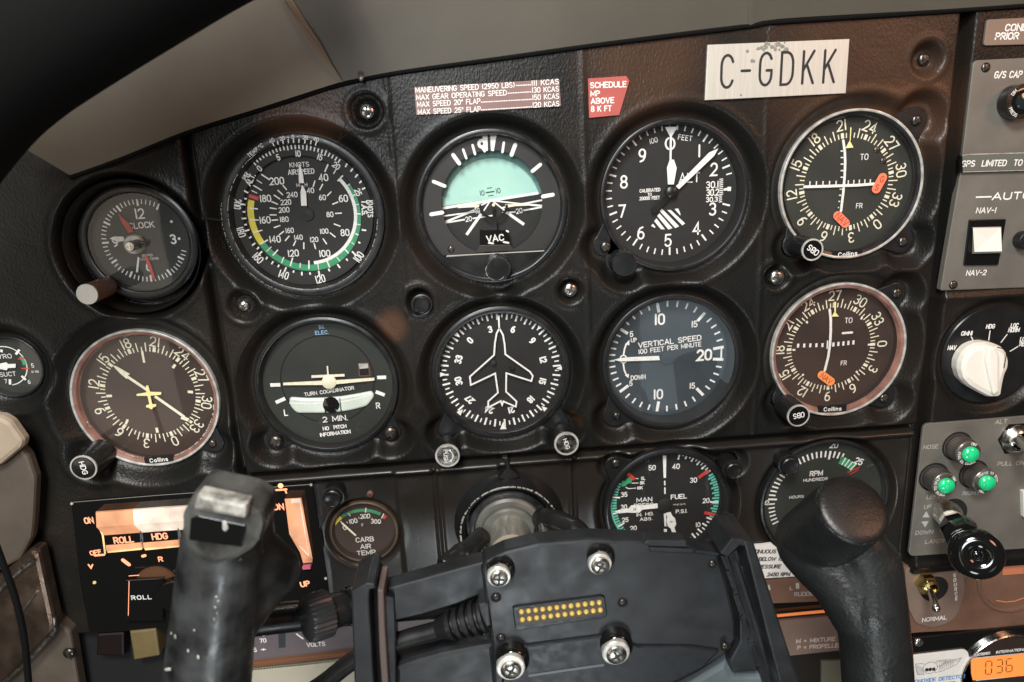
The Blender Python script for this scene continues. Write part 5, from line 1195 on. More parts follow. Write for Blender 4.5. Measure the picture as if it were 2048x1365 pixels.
m.add([(*Y2(515, 178), d+4.5), (*Y2(688, 174), d+4.5), (*Y2(690, 318), d+5), (*Y2(520, 322), d+5), (*Y(505, 335, 7), 7.5), (*Y(690, 330, 7), 7.5), (*Y(512, 170, 7), 7), (*Y(690, 166, 7), 7), (*Y2(605, 250, d+3.6), d+3.6)],
      [(0, 1, 7, 6), (0, 3, 8), (0, 8, 1), (1, 8, 2), (3, 2, 8), (3, 4, 5, 2), (0, 6, 4, 3), (1, 2, 5, 7)])
m.build('rocker', IVORY, t)
k_, kc, kr = knob(t, 2047, 203, 34, 14, d, mat=GLOSSBLK, rimmat=DKSTEEL, rimw=.25, taper=1.0, knurl=False, name='capture_lamp')
MB().lathe([(4.6, 13.5), (4.2, 14.6), (2.5, 15.2), (.01, 15.4)], kc, n=32).build('lamp_lens', pm('dark_green_lens', (.012, .02, .02), .1, coat=1), k_)
q = MB(); q.arctext('DIM', kc, kr*.85, -52, 1.8, 14.3, w=.15); q.arctext('PRESS', kc, kr*.85, -135, 1.8, 14.3, w=.15, flip=True); q.build('lamp_lettering', WHITE, k_)
knob(t, 2056, 482, 17, 12, d, mat=BLACK, knurl=True, name='side_knob')
t = thing('gps_strip', 'narrow grey label strip reading GPS LIMITED TO', 'label', *X(700, 1060), 6)
dd = 8.2; Z = Crop(1780, 0, 3.25, dd)
MB().prism(Z.L([(468, 1018), (500, 1005), (1200, 985), (1200, 1103), (474, 1120)]), 6.0, dd, .2).build('strip', pm('grey_strip', (.115, .12, .105), .35), t)
MB().prism(Z.L([(455, 1012), (470, 1012), (474, 1122), (450, 1118)]), 6.0, dd+.2, .2).build('strip_end', GLOSSBLK, t)
m = MB(); ltext(m, 'GPS  LIMITED  TO', Z(468, 1066), Z(858, 1058), 3.3, dd+.15, w=.18, sl=.1); m.build('lettering', WHITE, t)
m = MB(); m.ribbon([Z(470, 1014), Z(500, 1006), Z(1200, 986)], .5, dd+.2); m.ribbon([Z(474, 1119), Z(1200, 1100)], .4, dd+.2); m.build('strip_edge', RIMW, t)
# mode selector
t = thing('mode_selector', 'black round mode selector dial with an ivory pointer knob', 'rotary switch', *ROT_, 2)
MB().lathe([(30, -2), (30, 2.4), (29.4, 3.0), (.01, 3.0)], ROT_, n=96).build('dial_plate', SATIN, t)
Y = Crop(1780, 400, 3.101, 3.0); m = MB()
for s_, x0, x1, y in (('NAV', 360, 408, 918), ('OMNI', 443, 508, 829), ('HDG', 598, 648, 786), ('LOC', 750, 794, 780), ('NORM', 735, 801, 808), ('LOC', 808, 850, 865), ('REV', 803, 850, 895)): ltext(m, s_, Y(x0, y), Y(x1, y-2), 2.6, 3.15, w=.22, sl=.1)
for a, b in (((405, 935), (458, 962)), ((502, 848), (527, 900)), ((620, 810), (611, 872)), ((726, 833), (686, 886)), ((793, 909), (742, 940))): m.ribbon([Y(*a), Y(*b)], .6, 3.15, caps=False)
m.build('lettering', WHITE, t)
Y = Crop(1780, 400, 3.101, 11.5); m = MB()
kp = [(437, 1060), (440, 1010), (462, 962), (500, 920), (550, 897), (610, 890), (670, 900), (715, 920), (742, 955), (750, 1010), (745, 1050), (725, 1090), (712, 1150), (702, 1215), (680, 1231), (625, 1233), (560, 1200), (500, 1165), (455, 1120)]
m.prism(rpoly(Y.L(kp), 1.5, 3), 3.4, 11.5, 3.6); m.build('pointer_knob', IVORY, t)
Y = Crop(1780, 400, 3.101, 12.2); m = MB(); m.ribbon([Y(x, y) for x, y in ((658, 912), (690, 920), (710, 935), (713, 965), (706, 1000), (700, 1038))], .55, 13.3); m.build('pointer_line', INK, t)
m = MB(); Y = Crop(1780, 400, 3.101, 13); m.prism(rpoly(Y.L([(600, 900), (660, 905), (690, 960), (690, 1200), (640, 1220), (610, 1100), (590, 1000)]), 2, 3), 10, 13.2, 2.4); m.build('grip_ridge', IVORY, t)

TXT = 0.8
# landing gear plate
d = 6.2; X = Crop(1800, 820, 4.548, d)
t = thing('landing_gear_plate', 'grey landing gear faceplate with three green lamps and UP and DOWN arrows', 'control plate', *X(600, 700), 5)
MB().prism(rpoly(X.L([(215, 130), (1600, 20), (1600, 1232), (78, 1335)]), [4, 0, 0, 4]), 4.5, d, .4).build('plate', GREYP, t)
m = MB()
for s_, x0, y0, x1, y1, h in (('NOSE', 215, 340, 345, 332, 3.0), ('LEFT', 245, 795, 365, 788, 3.0), ('RIGHT', 570, 762, 722, 752, 3.0), ('UP', 220, 885, 278, 880, 3.0), ('DOWN', 142, 1120, 297, 1108, 3.2), ('LANDING GEAR', 232, 1200, 640, 1175, 3.3), ('ALT', 868, 112, 970, 104, 3.2), ('PULL ON', 890, 492, 1126, 480, 3.2)):
    ltext(m, s_, X(x0, y0), X(x1, y1), h, d+.12, w=.13, sl=.1)
m.prism(X.L([(240, 922), (268, 978), (203, 978)]), d, d+.12); m.prism(X.L([(194, 1018), (260, 1012), (228, 1070)]), d, d+.12); m.build('lettering', DULLTXT, t)
for i, (px, py, bx, by, st) in enumerate(((1940.7, 909, -1, 0, 'top'), (1892.3, 972, 0, 0, 'left'), (1973.7, 966, 0, 0, 'right'))):
    lt = thing('gear_lamp', ['green gear lamp above the other two, by the word NOSE', 'green gear lamp by the word LEFT', 'green gear lamp by the word RIGHT'][i], 'indicator lamp', *P(px, py, 10), 6, 'green gear lamps on the grey plate')
    dt = 18; u, v = P(px, py, dt); R = 8.0
    bu, bv = u-.0, v+.0
    MB().lathe([(R*1.02, d-.3), (R*1.02, d+.25), (R*1.16, d+.28), (R*1.18, d+.05)], (bu, bv), n=48).build('socket_ring', VOID, lt)
    m = MB(); m.lathe([(R*.98, d), (R, d+1), (R, dt-4.5), (R*.9, dt-2.5)], (bu, bv), n=80, smooth=False, knurl=.22); m.lathe([(R*.88, dt-3.2), (R*.84, dt-1.0), (R*.62, dt-.4), (R*.58, dt-.6)], (bu, bv), n=60); m.build('barrel', pm('knurled_barrel', (.22, .20, .18), .34, metal=.85) if i == 0 else MATS['knurled_barrel'], lt)
    MB().lathe([(R*.93, dt-2.6), (R*.94, dt-1.6), (R*.90, dt-1.2), (R*.62, dt-.95), (R*.60, dt-1.4)], (bu, bv), n=64).build('face_ring', MATS['lamp_face_metal'] if i else pm('lamp_face_metal', (.34, .32, .29), .3, metal=.8, rvar=.1, vscale=200), lt)
    m = MB(); m.lathe([(R*.60, dt-.9), (R*.585, dt+1.2), (R*.45, dt+2.3), (R*.2, dt+2.8), (.01, dt+2.9)], (bu, bv), n=40); m.build('lens', GREENL, lt)
    q = MB(); q.arctext('DIM', (bu, bv), R*.77, [18, 52, 200][i], 2.1, dt-.6, w=.17); q.arctext('PRESS TO TEST', (bu, bv), R*.77, [215, 250, 20][i], 2.0, dt-.6, w=.17); q.build('lamp_lettering', WHITE, lt)
tg = thing('alternate_toggle', 'chrome toggle switch under the word ALT at the right edge', 'toggle switch', *P(2040, 880, 8), 6)
c0 = (*P(2032, 878, 7), 7.0); m = MB(); m.lathe([(11, d+.1), (11, d+.5), (10, d+.9)], c0, n=6, smooth=False, cap=True); m.build('black_washer', GLOSSBLK, tg)
m = MB(); m.lathe([(9.2, d+.4), (9.2, d+2), (7.5, d+4), (6.2, d+5.5), (5.5, d+5.8), (5, d+4.5)], c0, n=48); m.build('nut', CHROME, tg)
m = MB(); m.tube([(c0[0], c0[1], d+3), (*P(2040, 882, 18), 18), (*P(2070, 905, 34), 34)], [3.4, 3.0, 3.8], n=20); m.build('lever', CHROME, tg)
MB().prism(rpoly([P(x, y, 8) for x, y in ((2044, 982), (2100, 978), (2100, 1030), (2046, 1035))], .8), 6, 9, .3).build('edge_block', IVORY, t)
# gear lever with its black wheel
t = thing('landing_gear_lever', 'landing gear lever ending in a glossy black wheel knob', 'lever', *P(1905, 1035, 8), 6)
m = MB(); m.lathe([(10, d+.02), (10, d+.1), (.01, d+.1)], X(470, 940), n=40); m.build('slot_hole', VOID, t)
Z = lambda x, y, dz: (*P(1800+x/4.548, 820+y/4.548, dz), dz)
m = MB(); m.tube([Z(400, 930, 5), Z(440, 950, 16), Z(470, 1010, 24)], [8.0, 7.8, 6.8], n=28); m.build('lever_socket', STEEL, t)
m = MB(); m.tube([Z(460, 1000, 22), Z(520, 1080, 32)], [6.4, 7.6], n=8, smooth=False); m.build('ferrule', IVORY, t)
wc = Z(660, 1200, 50); wc = (*P(1952, 1108, 50), 50)
m = MB(); m.tube([Z(515, 1075, 30), Z(560, 1130, 38), Z(600, 1160, 44)], [9.5, 10, 8], n=8, smooth=False); m.build('knob_neck', GLOSSBLK, t)
# wheel: torus facing the viewer and tilted
m = MB(); Mx = Matrix.Translation(wc) @ Matrix.Rotation(radians(-26), 4, 'Y') @ Matrix.Rotation(radians(-22), 4, 'X'); m.xf = Mx
R1, R2 = 7.6, 6.6; pf = []
for i in range(25):
    a = radians(180-i*360/24); pf.append((R1+R2*cos(a), 0+R2*1.0*sin(a)))
m.lathe(pf, (0, 0), n=56); m.lathe([(3.4, -3), (3.4, 2.0), (2.6, 2.6), (.01, 2.8)], (0, 0), n=32); m.build('wheel_knob', GLOSSBLK, t)

TXT = 0.74
# ------------------------------------------------------------------ lower right
d = 1.8; X = Crop(1780, 1080, 4.79, d)
MB().prism(rpoly(X.L([(-250, 290), (620, 225), (2200, 90), (2200, 800), (300, 900), (-250, 950)]), 3), -6, .6, .4).build('lower_right_panel', BROWNL)
tag(bpy.data.objects['lower_right_panel'], 'brown textured lower panel under the landing gear plate', 'panel')
t = thing('source_switch', 'small chrome toggle on a grey plate reading SOURCE and NORMAL', 'toggle switch', *X(390, 500), 1)
MB().prism(rpoly(X.L([(150, 270), (620, 235), (705, 330), (720, 480), (650, 720), (560, 800), (400, 845), (250, 800), (150, 600)]), 3), .5, d, .3).build('plate', GREYB, t)
m = MB(); ltext(m, 'NORMAL', X(310, 768), X(540, 742), 3.7, d+.12, w=.17)
for i, ch in enumerate('SOURCE'): m.text(ch, *X(616+i*4, 340+i*44), 3.2, d+.12, w=.18, ang=2)
m.build('lettering', WHITE, t)
MB().lathe([(9.2, d+.02), (9.2, d+.12), (.01, d+.13)], X(425, 470), n=48).build('hole', VOID, t)
m = MB(); cx = X(370, 440, 6); m.lathe([(6.8, d), (6.8, 6), (5.4, 8), (4.5, 8), (4.0, 6)], cx, n=6, smooth=False); m.lathe([(5.2, 7), (5.0, 9), (3.4, 10), (3, 8)], cx, n=32); m.build('nut', BRASS, t)
m = MB(); m.tube([(cx[0], cx[1], 7), (*P(1862, 1186, 15), 15), (*P(1872, 1216, 26), 26)], [1.6, 1.7, 2.5], n=16); m.sphere((*P(1872, 1217, 26), 26), 2.5, 8); m.build('lever', CHROME, t)
t = thing('reset_gauge', 'amber lit gauge with a RESET window, cut by the right edge', 'gauge', *X(1250, 500), 1)
MB().lathe([(27, -3), (27, 1.2), (26, 2.0), (24.5, 2.0), (24, .5)], X(1230, 360), n=72).build('bezel', BROWNL, t)
MB().disc(X(1230, 360), 24.3, .4, 72).build('dial_face', pm('warm_dial', (.12, .055, .03), .4), t)
m = MB(); m.ribbon([X(x, y) for x, y in ((1030, 590), (1120, 605), (1210, 595), (1290, 565), (1350, 530))], .5, .9); m.ribbon([X(1120, 190), X(1200, 215), X(1215, 180)], 1.4, .9); m.build('dial_glow', ORANGEGL, t)
MB().prism(X.L([(1090, 165), (1290, 140), (1290, 330), (1088, 345)]), .5, 1.2).build('window_plate', pm('lit_brown', (.35, .13, .07), .5, emit=(1, .3, .12), estr=.12), t)
MB().prism(X.L([(1100, 180), (1240, 168), (1245, 250), (1100, 262)]), 1.2, 1.3).build('window', DIAL, t)
m = MB(); ltext(m, 'RESET', X(1112, 240), X(1215, 232), 2.2, 1.5, w=.2); m.prism(X.L([(1120, 190), (1180, 200), (1205, 218), (1150, 222), (1118, 205)]), 1.3, 1.45); m.build('lettering', LEMON, t)
# black radio box with the white card and the clock
t = thing('black_instrument_box', 'black equipment face with a steel screw below the source switch', 'equipment panel', *P(1930, 1300, 0), 0)
MB().prism(rpoly([P(x, y, 3) for x, y in ((1826, 1277), (2120, 1248), (2120, 1420), (1830, 1420))], 1), -5, 3, .8).build('front_panel', GLOSSBLK, t)
screw(t, 1837, 1285, 3.0, 3.2, STEEL, rot=30)
X = Crop(1780, 1080, 4.79, 4.2); d = 4.2
t = thing('carbon_monoxide_card', 'white card with a winged asa emblem and blue DETECTOR lettering', 'card', *X(500, 1200), 3)
MB().prism(rpoly(X.L([(200, 1112), (745, 1050), (800, 1420), (200, 1500)]), [0, 4, 0, 0]), 3.2, d, .15).build('card', PAPER, t)
m = MB(); c0 = X(385, 1225); rx = hypot(X(452, 1225)[0]-c0[0], X(452, 1225)[1]-c0[1])
m.ribbon([(c0[0]+rx*cos(radians(a)), c0[1]+rx*.92*sin(radians(a))) for a in range(0, 360, 12)]+[(c0[0]+rx, c0[1])], .28, d+.1)
ltext(m, 'asa', X(340, 1240), X(430, 1232), 3.6, d+.12, w=.3)
m.ribbon([X(x, y) for x, y in ((440, 1170), (448, 1160), (540, 1150), (620, 1148), (685, 1130), (640, 1190), (560, 1230), (480, 1262), (430, 1272))], .28, d+.1)
m.ribbon([X(x, y) for x, y in ((445, 1168), (500, 1170), (530, 1155), (525, 1180), (485, 1210), (455, 1215))], .2, d+.1)
for i in range(9):
    f_ = i/8; m.ribbon([X(530-f_*60, 1165+f_*40), X(668-f_*200, 1152+f_*105)], .16, d+.1); 
for i in range(7): f_ = i/6; m.ribbon([X(600-f_*130, 1150+f_*20), X(600-f_*120, 1205+f_*45)], .14, d+.1)
m.ribbon([X(x, y) for x, y in ((325, 1190), (300, 1185), (245, 1190), (250, 1240), (262, 1290), (330, 1290))], .28, d+.1)
for i in range(6): m.ribbon([X(255+i*10, 1200+i*4), X(262+i*12, 1285)], .18, d+.1)
m.build('emblem', INK, t)
m = MB(); ltext(m, 'MONOXIDE DETECTOR', X(200, 1362), X(716, 1305), 3.5, d+.1, w=.2); m.build('blue_lettering', BLUEINK, t)
MB().prism(X.L([(300, 1390), (625, 1355), (628, 1400), (300, 1420)]), d, d+.1).build('pink_band', PINKINK, t)
X = Crop(1780, 1080, 4.79, 5); d = 5
t = thing('digital_meter', 'round chrome-rimmed meter with an orange display showing 036', 'digital meter', *X(1115, 1270), 3)
cc = X(1112, 1268); R = 20.5
cc = P(2012, 1349, 5)
m = MB(); R = abs(P(2012, 1271, 5)[1]-cc[1]); m.lathe([(R, 2), (R, 5.4), (R-.5, 6), (R-1.0, 5.8), (R-1.2, 4)], cc, n=96); m.build('chrome_rim', CHROME, t)
MB().disc(cc, R-1.1, 4.2, 64).build('dial_face', DIALBROWN, t)
m = MB(); ltext(m, 'ELECTRONICS', X(812, 1112), X(962, 1088), 2.4, 4.5, w=.2); ltext(m, 'INTERNATIONAL', X(1025, 1083), X(1330, 1050), 2.4, 4.5, w=.22); m.ribbon([X(790, 1142), X(1340, 1088)], .5, 4.4); m.ribbon([X(830, 1355), X(1340, 1300)], .5, 4.4); m.build('lettering', WHITE, t)
MB().prism(X.L([(782, 1150), (1500, 1082), (1500, 1290), (800, 1350), (785, 1290)]), 4.2, 4.6, .1).build('display', LCD, t)
segs = {'0': 'abcdef', '3': 'abgcd', '6': 'afgecd'}
m = MB()
for ch, x, y in (('0', 948, 1228), ('3', 1050, 1215), ('6', 1145, 1205)):
    hw, hh = 30, 62; P_ = {'a': ((-hw+8, -hh), (hw-4, -hh)), 'b': ((hw, -hh+8), (hw, -6)), 'c': ((hw-2, 8), (hw-4, hh-6)), 'd': ((-hw+6, hh), (hw-10, hh)), 'e': ((-hw, 8), (-hw-1, hh-6)), 'f': ((-hw+3, -hh+8), (-hw+1, -6)), 'g': ((-hw+8, 0), (hw-6, 0))}
    for s_ in segs[ch]:
        a, b = P_[s_]; m.ribbon([X(x+a[0], y+a[1]-a[0]*.1), X(x+b[0], y+b[1]-b[0]*.1)], .75, 4.75, caps=False)
m.build('digits', pm('lcd_segment', (.10, .03, .01), .5), t)

TXT = 0.85
# ------------------------------------------------------------------ autopilot controller (lit)
d = 7; X = Crop(120, 950, 3.29, d)
t = thing('autopilot_controller', 'black autopilot controller with glowing amber buttons behind the left grip', 'autopilot', *X(900, 600), 0)
m = MB(); m.prism(rpoly(X.L([(72, 190), (150, 172), (1665, 58), (1760, 680), (1790, 960), (190, 1045), (130, 700)]), 1.2), -3, d, .7); m.build('case', GLOSSBLK, t)
m = MB(); m.ribbon([X(90, 180), X(640, 135), X(1660, 62)], .35, d+.1); m.build('worn_lit_edge', SMUDGE, t)
m = MB()
for x, y in ((78, 190), (1652, 66), (1748, 682)): m.lathe([(.9, d), (.7, d+.5), (.01, d+.6)], X(x, y), n=10)
m.build('corner_rivet', RIMW, t)
da, db = 12, 9
A_ = Crop(120, 950, 3.29, da); B_ = Crop(120, 950, 3.29, db)
tops = [232, 478, 726, 975, 1225]; 
def topy(x): return 250-(x-232)*.071
for i in range(4):
    x0, x1 = tops[i], tops[i+1]; s0, s1 = 55*(1-i*.0), 55
    bt = MB()
    q = [(*A_(x0+3, topy(x0)), da), (*A_(x1-3, topy(x1)), da), (*A_(x1+2, topy(x1)+95), da), (*A_(x0+8, topy(x0)+95), da), (*B_(x0+62, topy(x0)+148), db), (*B_(x1+50, topy(x1)+148), db), (*X(x0, topy(x0)-5), d-1), (*X(x1, topy(x1)-5), d-1)]
    bt.add(q, [(0, 3, 2, 1), (3, 4, 5, 2), (0, 1, 7, 6), (0, 6, 4, 3), (1, 2, 5, 7)]); bb = bt.build('rocker_button', [AMBER, AMBERPALE, AMBERPALE, AMBERPALE][i], t)
    m = MB(); m.prism(B_.L([(x0+64, topy(x0)+150), (x1+50, topy(x1)+150), (x1+55, topy(x1)+212), (x0+72, topy(x0)+214)]), d, db, .1); m.build('legend_window', GLOSSBLK, bb)
    m = MB(); m.prism(B_.L([(x0+68, topy(x0)+216), (x1+52, topy(x1)+214), (x1+56, topy(x1)+248), (x0+72, topy(x0)+252)]), d, db, .1); m.build('lower_light', AMBER, bb)
    m = MB(); m.prism(B_.L([(x0+70, topy(x0)+252), (x1+54, topy(x1)+249), (x1+55, topy(x1)+266), (x0+78, topy(x0)+270)]), d, db-.8, .1); m.build('light_edge', AMBERHOT, bb)
    if i < 2: m = MB(); ltext(m, ['ROLL', 'HDG'][i], B_(x0+[125, 130][i], topy(x0)+[182, 175][i]), B_(x0+[250, 228][i], topy(x0)+[172, 168][i]), 4.2, db+.2, w=.2); m.build('legend', AMBERTXT, bb)
m = MB(); m.ribbon([A_(240, 350), B_(285, 395), B_(300, 515)], 1.0, db+.6); m.build('end_light', AMBERHOT, t)
m = MB(); ltext(m, 'ON', X(163, 302), X(218, 297), 4.0, d+.2, w=.2); ltext(m, 'OFF', X(200, 515), X(270, 505), 3.0, d+.2, w=.22); ltext(m, 'DN', X(1408, 212), X(1470, 208), 4.0, d+.2, w=.22); ltext(m, 'UP', X(1585, 722), X(1640, 712), 3.6, d+.2, w=.26)
m.ribbon([X(230, 530), X(290, 525)], 1.3, d+.2); m.ribbon([X(188, 590), X(205, 612), X(215, 590)], .9, d+.2); m.ribbon([X(415, 560), X(455, 590)], 2.2, d+.2)
ltext(m, 'R', X(650, 555), X(675, 553), 3.4, d+.2, w=.2); m.ribbon([X(545, 535), X(560, 530)], 1.8, d+.2); m.ribbon([X(1420, 100), X(1490, 95)], 1.2, d+.2); m.ribbon([X(1480, 95), X(1490, 118)], 1.0, d+.2)
m.build('legends', AMBERTXT, t)
m = MB()
for x, y, r in ((228, 708, 1.0), (1452, 72, 1.6)): m.lathe([(r, d+.1), (r*.7, d+.8), (.01, d+.9)], X(x, y), n=16)
m.build('pilot_light', AMBERHOT, t); m = MB(); m.lathe([(2.4, d), (2.2, d+.6), (.01, d+1)], X(1292, 165), n=20); m.build('pink_light', PINKL, t)
kc = X(640, 730); m = MB(); m.lathe([(13.0, d), (12.6, d+1.6), (9, d+2), (.01, d+2)], kc, n=48); m.build('roll_dial', DIMAMBER, t)
m = MB(); m.lathe([(10.6, d+2), (10.2, d+7), (9.4, d+8), (.01, d+8)], (kc[0]+12, kc[1]-4), n=40); m.build('roll_knob', GLOSSBLK, t)
m = MB(); m.prism(X.L([(452, 668), (700, 655), (692, 932), (445, 935)]), d, d+4, .4); rb = m.build('roll_selector', GLOSSBLK, t)
m = MB(); X5 = Crop(120, 950, 3.29, d+4.1); ltext(m, 'ROLL', X5(472, 808), X5(600, 803), 2.9, d+4.3, w=.2, sp=.35); m.build('legend', WHITE, rb)
m = MB(); m.ribbon([X5(455, 665), X5(520, 660)], .5, d+4.2); m.ribbon([X5(455, 700), X5(450, 925)], .35, d+4.2); m.build('worn_lit_edge', AMBERTXT, rb)  # glowing strips painted along the box edges that catch amber light
m = MB(); q = [(*A_(1480, 158), da), (*A_(1585, 153), da), (*A_(1655, 570), da-3), (*A_(1600, 577), da-3), (*A_(1512, 385), da+1), (*X(1478, 160), d), (*X(1590, 150), d), (*X(1660, 575), d), (*X(1600, 582), d)]
m.add(q, [(0, 4, 3, 2, 1), (0, 1, 6, 5), (1, 2, 7, 6), (2, 3, 8, 7), (0, 5, 8, 3, 4)]); pr = m.build('pitch_rocker', AMBER, t)
m = MB(); m.add([(*A_(1520, 160, da+.3), da+.3), (*A_(1580, 158, da+.3), da+.3), (*A_(1640, 540, da-2.6), da-2.4), (*A_(1575, 470, da-1), da-.8)], [(0, 3, 2, 1)]); m.build('rocker_highlight', AMBERPALE, pr)
m = MB(); m.prism(X.L([(1600, 592), (1652, 588), (1655, 602), (1605, 606)]), d, d+3); m.build('rocker_foot', PINKL, pr)
# ------------------------------------------------------------------ below the controller
X = Crop(120, 950, 3.29, 8)
MB().prism(rpoly([P(x, y, 0) for x, y in ((150, 1258), (690, 1215), (900, 1200), (900, 1420), (100, 1420))], 1), -8, -2, .5).build('sub_panel', VOID)
tag(bpy.data.objects['sub_panel'], 'black recessed lower panel beneath the autopilot controller', 'panel')
t = thing('rocker_switch', 'shade-darkened yellow rocker switch beside the left grip', 'switch', *X(560, 1110), 0, 'rocker switches under the autopilot controller')
MB().prism(rpoly(X.L([(455, 1032), (630, 1014), (655, 1192), (485, 1222)]), .8), -2, 8, 1.2).build('rocker', YELSW, t)
t = thing('rocker_switch', 'dark red rocker switch in shadow left of the yellow one', 'switch', *X(310, 1130), 0, 'rocker switches under the autopilot controller')
MB().prism(rpoly(X.L([(232, 1062), (410, 1050), (412, 1210), (225, 1205)]), .8), -2, 6, 1.2).build('rocker', REDSW, t)
t = thing('meter_strip', 'lilac grey meter strip marked AMPS and VOLTS behind the thumbscrew', 'meter strip', *P(650, 1280, 3), 3)
d = 3; X = Crop(300, 930, 3.1375, d)
st_ = [P(x, y, d) for x, y in ((440, 1266), (620, 1252), (900, 1225), (1000, 1215), (1000, 1283), (900, 1295), (700, 1308), (440, 1330))]
MB().prism(st_, -2, d, .3).build('strip', LILAC, t)
m = MB(); ltext(m, '0', X(612, 1082), X(628, 1080), 3.4, d+.15, w=.17); ltext(m, '70', X(690, 1104), X(728, 1100), 3.2, d+.15, w=.17); ltext(m, 'AMPS', X(570, 1168), X(668, 1160), 3.2, d+.15, w=.18); ltext(m, '+', X(698, 1158), X(726, 1156), 3.4, d+.15, w=.2); ltext(m, 'VOLTS', X(985, 1130), X(1097, 1122), 3.2, d+.15, w=.17)
m.ribbon([X(712, 1070), X(735, 1048)], 1.2, d+.2); m.ribbon([X(920, 1060), X(960, 1090)], .9, d+.2); m.prism(X.L([(595, 1062), (605, 1075), (615, 1185), (588, 1188)]), d, d+.6); m.build('lettering', WHITE, t)
m = MB(); m.prism(X.L([(805, 1000), (850, 995), (850, 1145), (808, 1150)]), d, d+.15); m.build('divider', DIALBLUE, t)
MB().prism([P(x, y, 6) for x, y in ((440, 1335), (715, 1303), (900, 1285), (1000, 1275), (1000, 1282), (900, 1292), (715, 1311), (440, 1343))], -1, 6, .3).build('amber_lit_ledge', pm('amber_ledge', (.18, .075, .035), .35, coat=.3))
tag(bpy.data.objects['amber_lit_ledge'], 'thin coppery ledge between the meter strip and the beige plate', 'ledge')
t = thing('beige_plate', 'beige engraved plate with the letters TA at the bottom edge', 'plate', *P(600, 1350, 3), 3)
MB().prism([P(x, y, 5) for x, y in ((440, 1347), (600, 1333), (715, 1317), (900, 1300), (1000, 1290), (1000, 1420), (440, 1420))], -1, 5, .4).build('plate', BEIGE, t)
m = MB(); X = Crop(300, 930, 3.1375, 5); ltext(m, 'TACH', X(1100, 1298), X(1240, 1280), 3.6, 5.2, w=.16); m.build('lettering', WHITE, t)
m = MB()
for i in range(40): p = P(478+i*5.6, 1343-i*.58, 5.2); m.sphere((p[0], p[1], 5.2), .45, 4)
m.build('beaded_edge', DKSTEEL, t)

TXT = 0.76
# ------------------------------------------------------------------ right of the mount
d = 3; X = Crop(1500, 1060, 4.475, d)
t = thing('limits_placard', 'white placard with black italic lettering about 2450 RPM beside the right grip', 'placard', *X(200, 280), 2)
MB().prism(X.L([(-120, 160), (195, 125), (520, 395), (560, 410), (-40, 445)]), 1.0, d, .1).build('plate', PAPER, t)
m = MB()
for s_, x0, x1, y in (('CONTINUOUS', -60, 232, 196), ('BELOW 15', 82, 292, 262), ('PRESSURE', 50, 275, 330), ('2450 RPM', 158, 356, 400)): ltext(m, s_, X(x0, y), X(x1, y-3), 3.1, d+.12, w=.22, sl=.15)
m.build('lettering', INK, t)
t = thing('lit_gauge_strip', 'coppery strip with faint rudder trim marks right of the black mount', 'meter strip', *X(350, 540), 2)
MB().prism(X.L([(60, 465), (420, 430), (760, 400), (760, 640), (180, 665)]), .8, 2.6, .3).build('strip', BROWNL, t)
m = MB(); ltext(m, 'L', X(360, 525), X(380, 522), 3, 2.8, w=.2); ltext(m, 'RUDDER', X(400, 580), X(600, 570), 3.5, 2.8, w=.17); m.prism(X.L([(410, 480), (440, 478), (442, 528), (412, 530)]), 2.6, 2.9); m.ribbon([X(168, 500), X(178, 535)], 1.2, 2.8); m.build('lettering', DULLTXT, t)
MB().prism(X.L([(180, 668), (800, 620), (800, 740), (220, 760)]), .4, 1.4, .3).build('gap_shadow_strip', GLOSSBLK); tag(bpy.data.objects['gap_shadow_strip'], 'black strip drawn as the shaded gap under the coppery rudder trim strip', 'gap shadow')  # dark strip drawn in for the shaded gap
m = MB(); m.tube([(*X(220, 772, 4), 4), (*X(460, 748, 4), 4), (*X(720, 725, 4), 4)], .9, n=8); m.build('glowing_tube', ORANGEGL); tag(bpy.data.objects['glowing_tube'], 'thin orange glowing line right of the black mount', 'light strip')
t = thing('mixture_placard', 'grey plate reading M MIXTURE and P PROPELLER', 'placard', *X(560, 950), 2)
MB().prism(X.L([(230, 820), (900, 755), (900, 1070), (350, 1130)]), .6, d, .2).build('plate', GREYB, t)
m = MB(); ltext(m, 'M = MIXTURE', X(415, 998), X(762, 975), 3.7, d+.12, w=.17); ltext(m, 'P = PROPELLER', X(425, 1055), X(820, 1030), 3.7, d+.12, w=.17); m.build('lettering', pm('pinkish_print', (.62, .52, .47), .5), t)
MB().prism(X.L([(640, 1180), (900, 1160), (900, 1500), (640, 1500)]), 0, 3, .5).build('olive_block', OLIVE); tag(bpy.data.objects['olive_block'], 'dim olive block low between the black mount and the right grip', 'block')

# ------------------------------------------------------------------ side wall, lower left
t = thing('side_wall_trim', 'cream and taupe upholstered side wall at the lower left edge', 'side wall', *P(20, 1000, 10), 10)
MB().prism(rpoly([P(x, y, 24) for x, y in ((-90, 825), (2, 834), (20, 845), (46, 882), (43, 896), (0, 932), (-90, 960))], 1.5), 18, 24, 2.5).build('cream_cushion', CREAMV, t)
MB().prism(rpoly([P(x, y, 18) for x, y in ((-90, 930), (0, 930), (42, 898), (55, 912), (70, 958), (66, 1040), (62, 1078), (40, 1120), (-90, 1190))], 1.5), 12, 18, 2).build('upper_trim', TAUPE, t)
MB().prism(rpoly([P(x, y, 12) for x, y in ((-90, 1100), (60, 1230), (108, 1235), (140, 1265), (165, 1420), (-90, 1420))], 1.5), 4, 12, 1.5).build('lower_trim', TAUPE, t)
screw(t, 138, 1307, 3.4, 12.5, DKSTEEL, 'slot', 80)
t = thing('ashtray', 'dented brown metal ashtray set in the side wall', 'ashtray', *P(40, 1200, 15), 15)
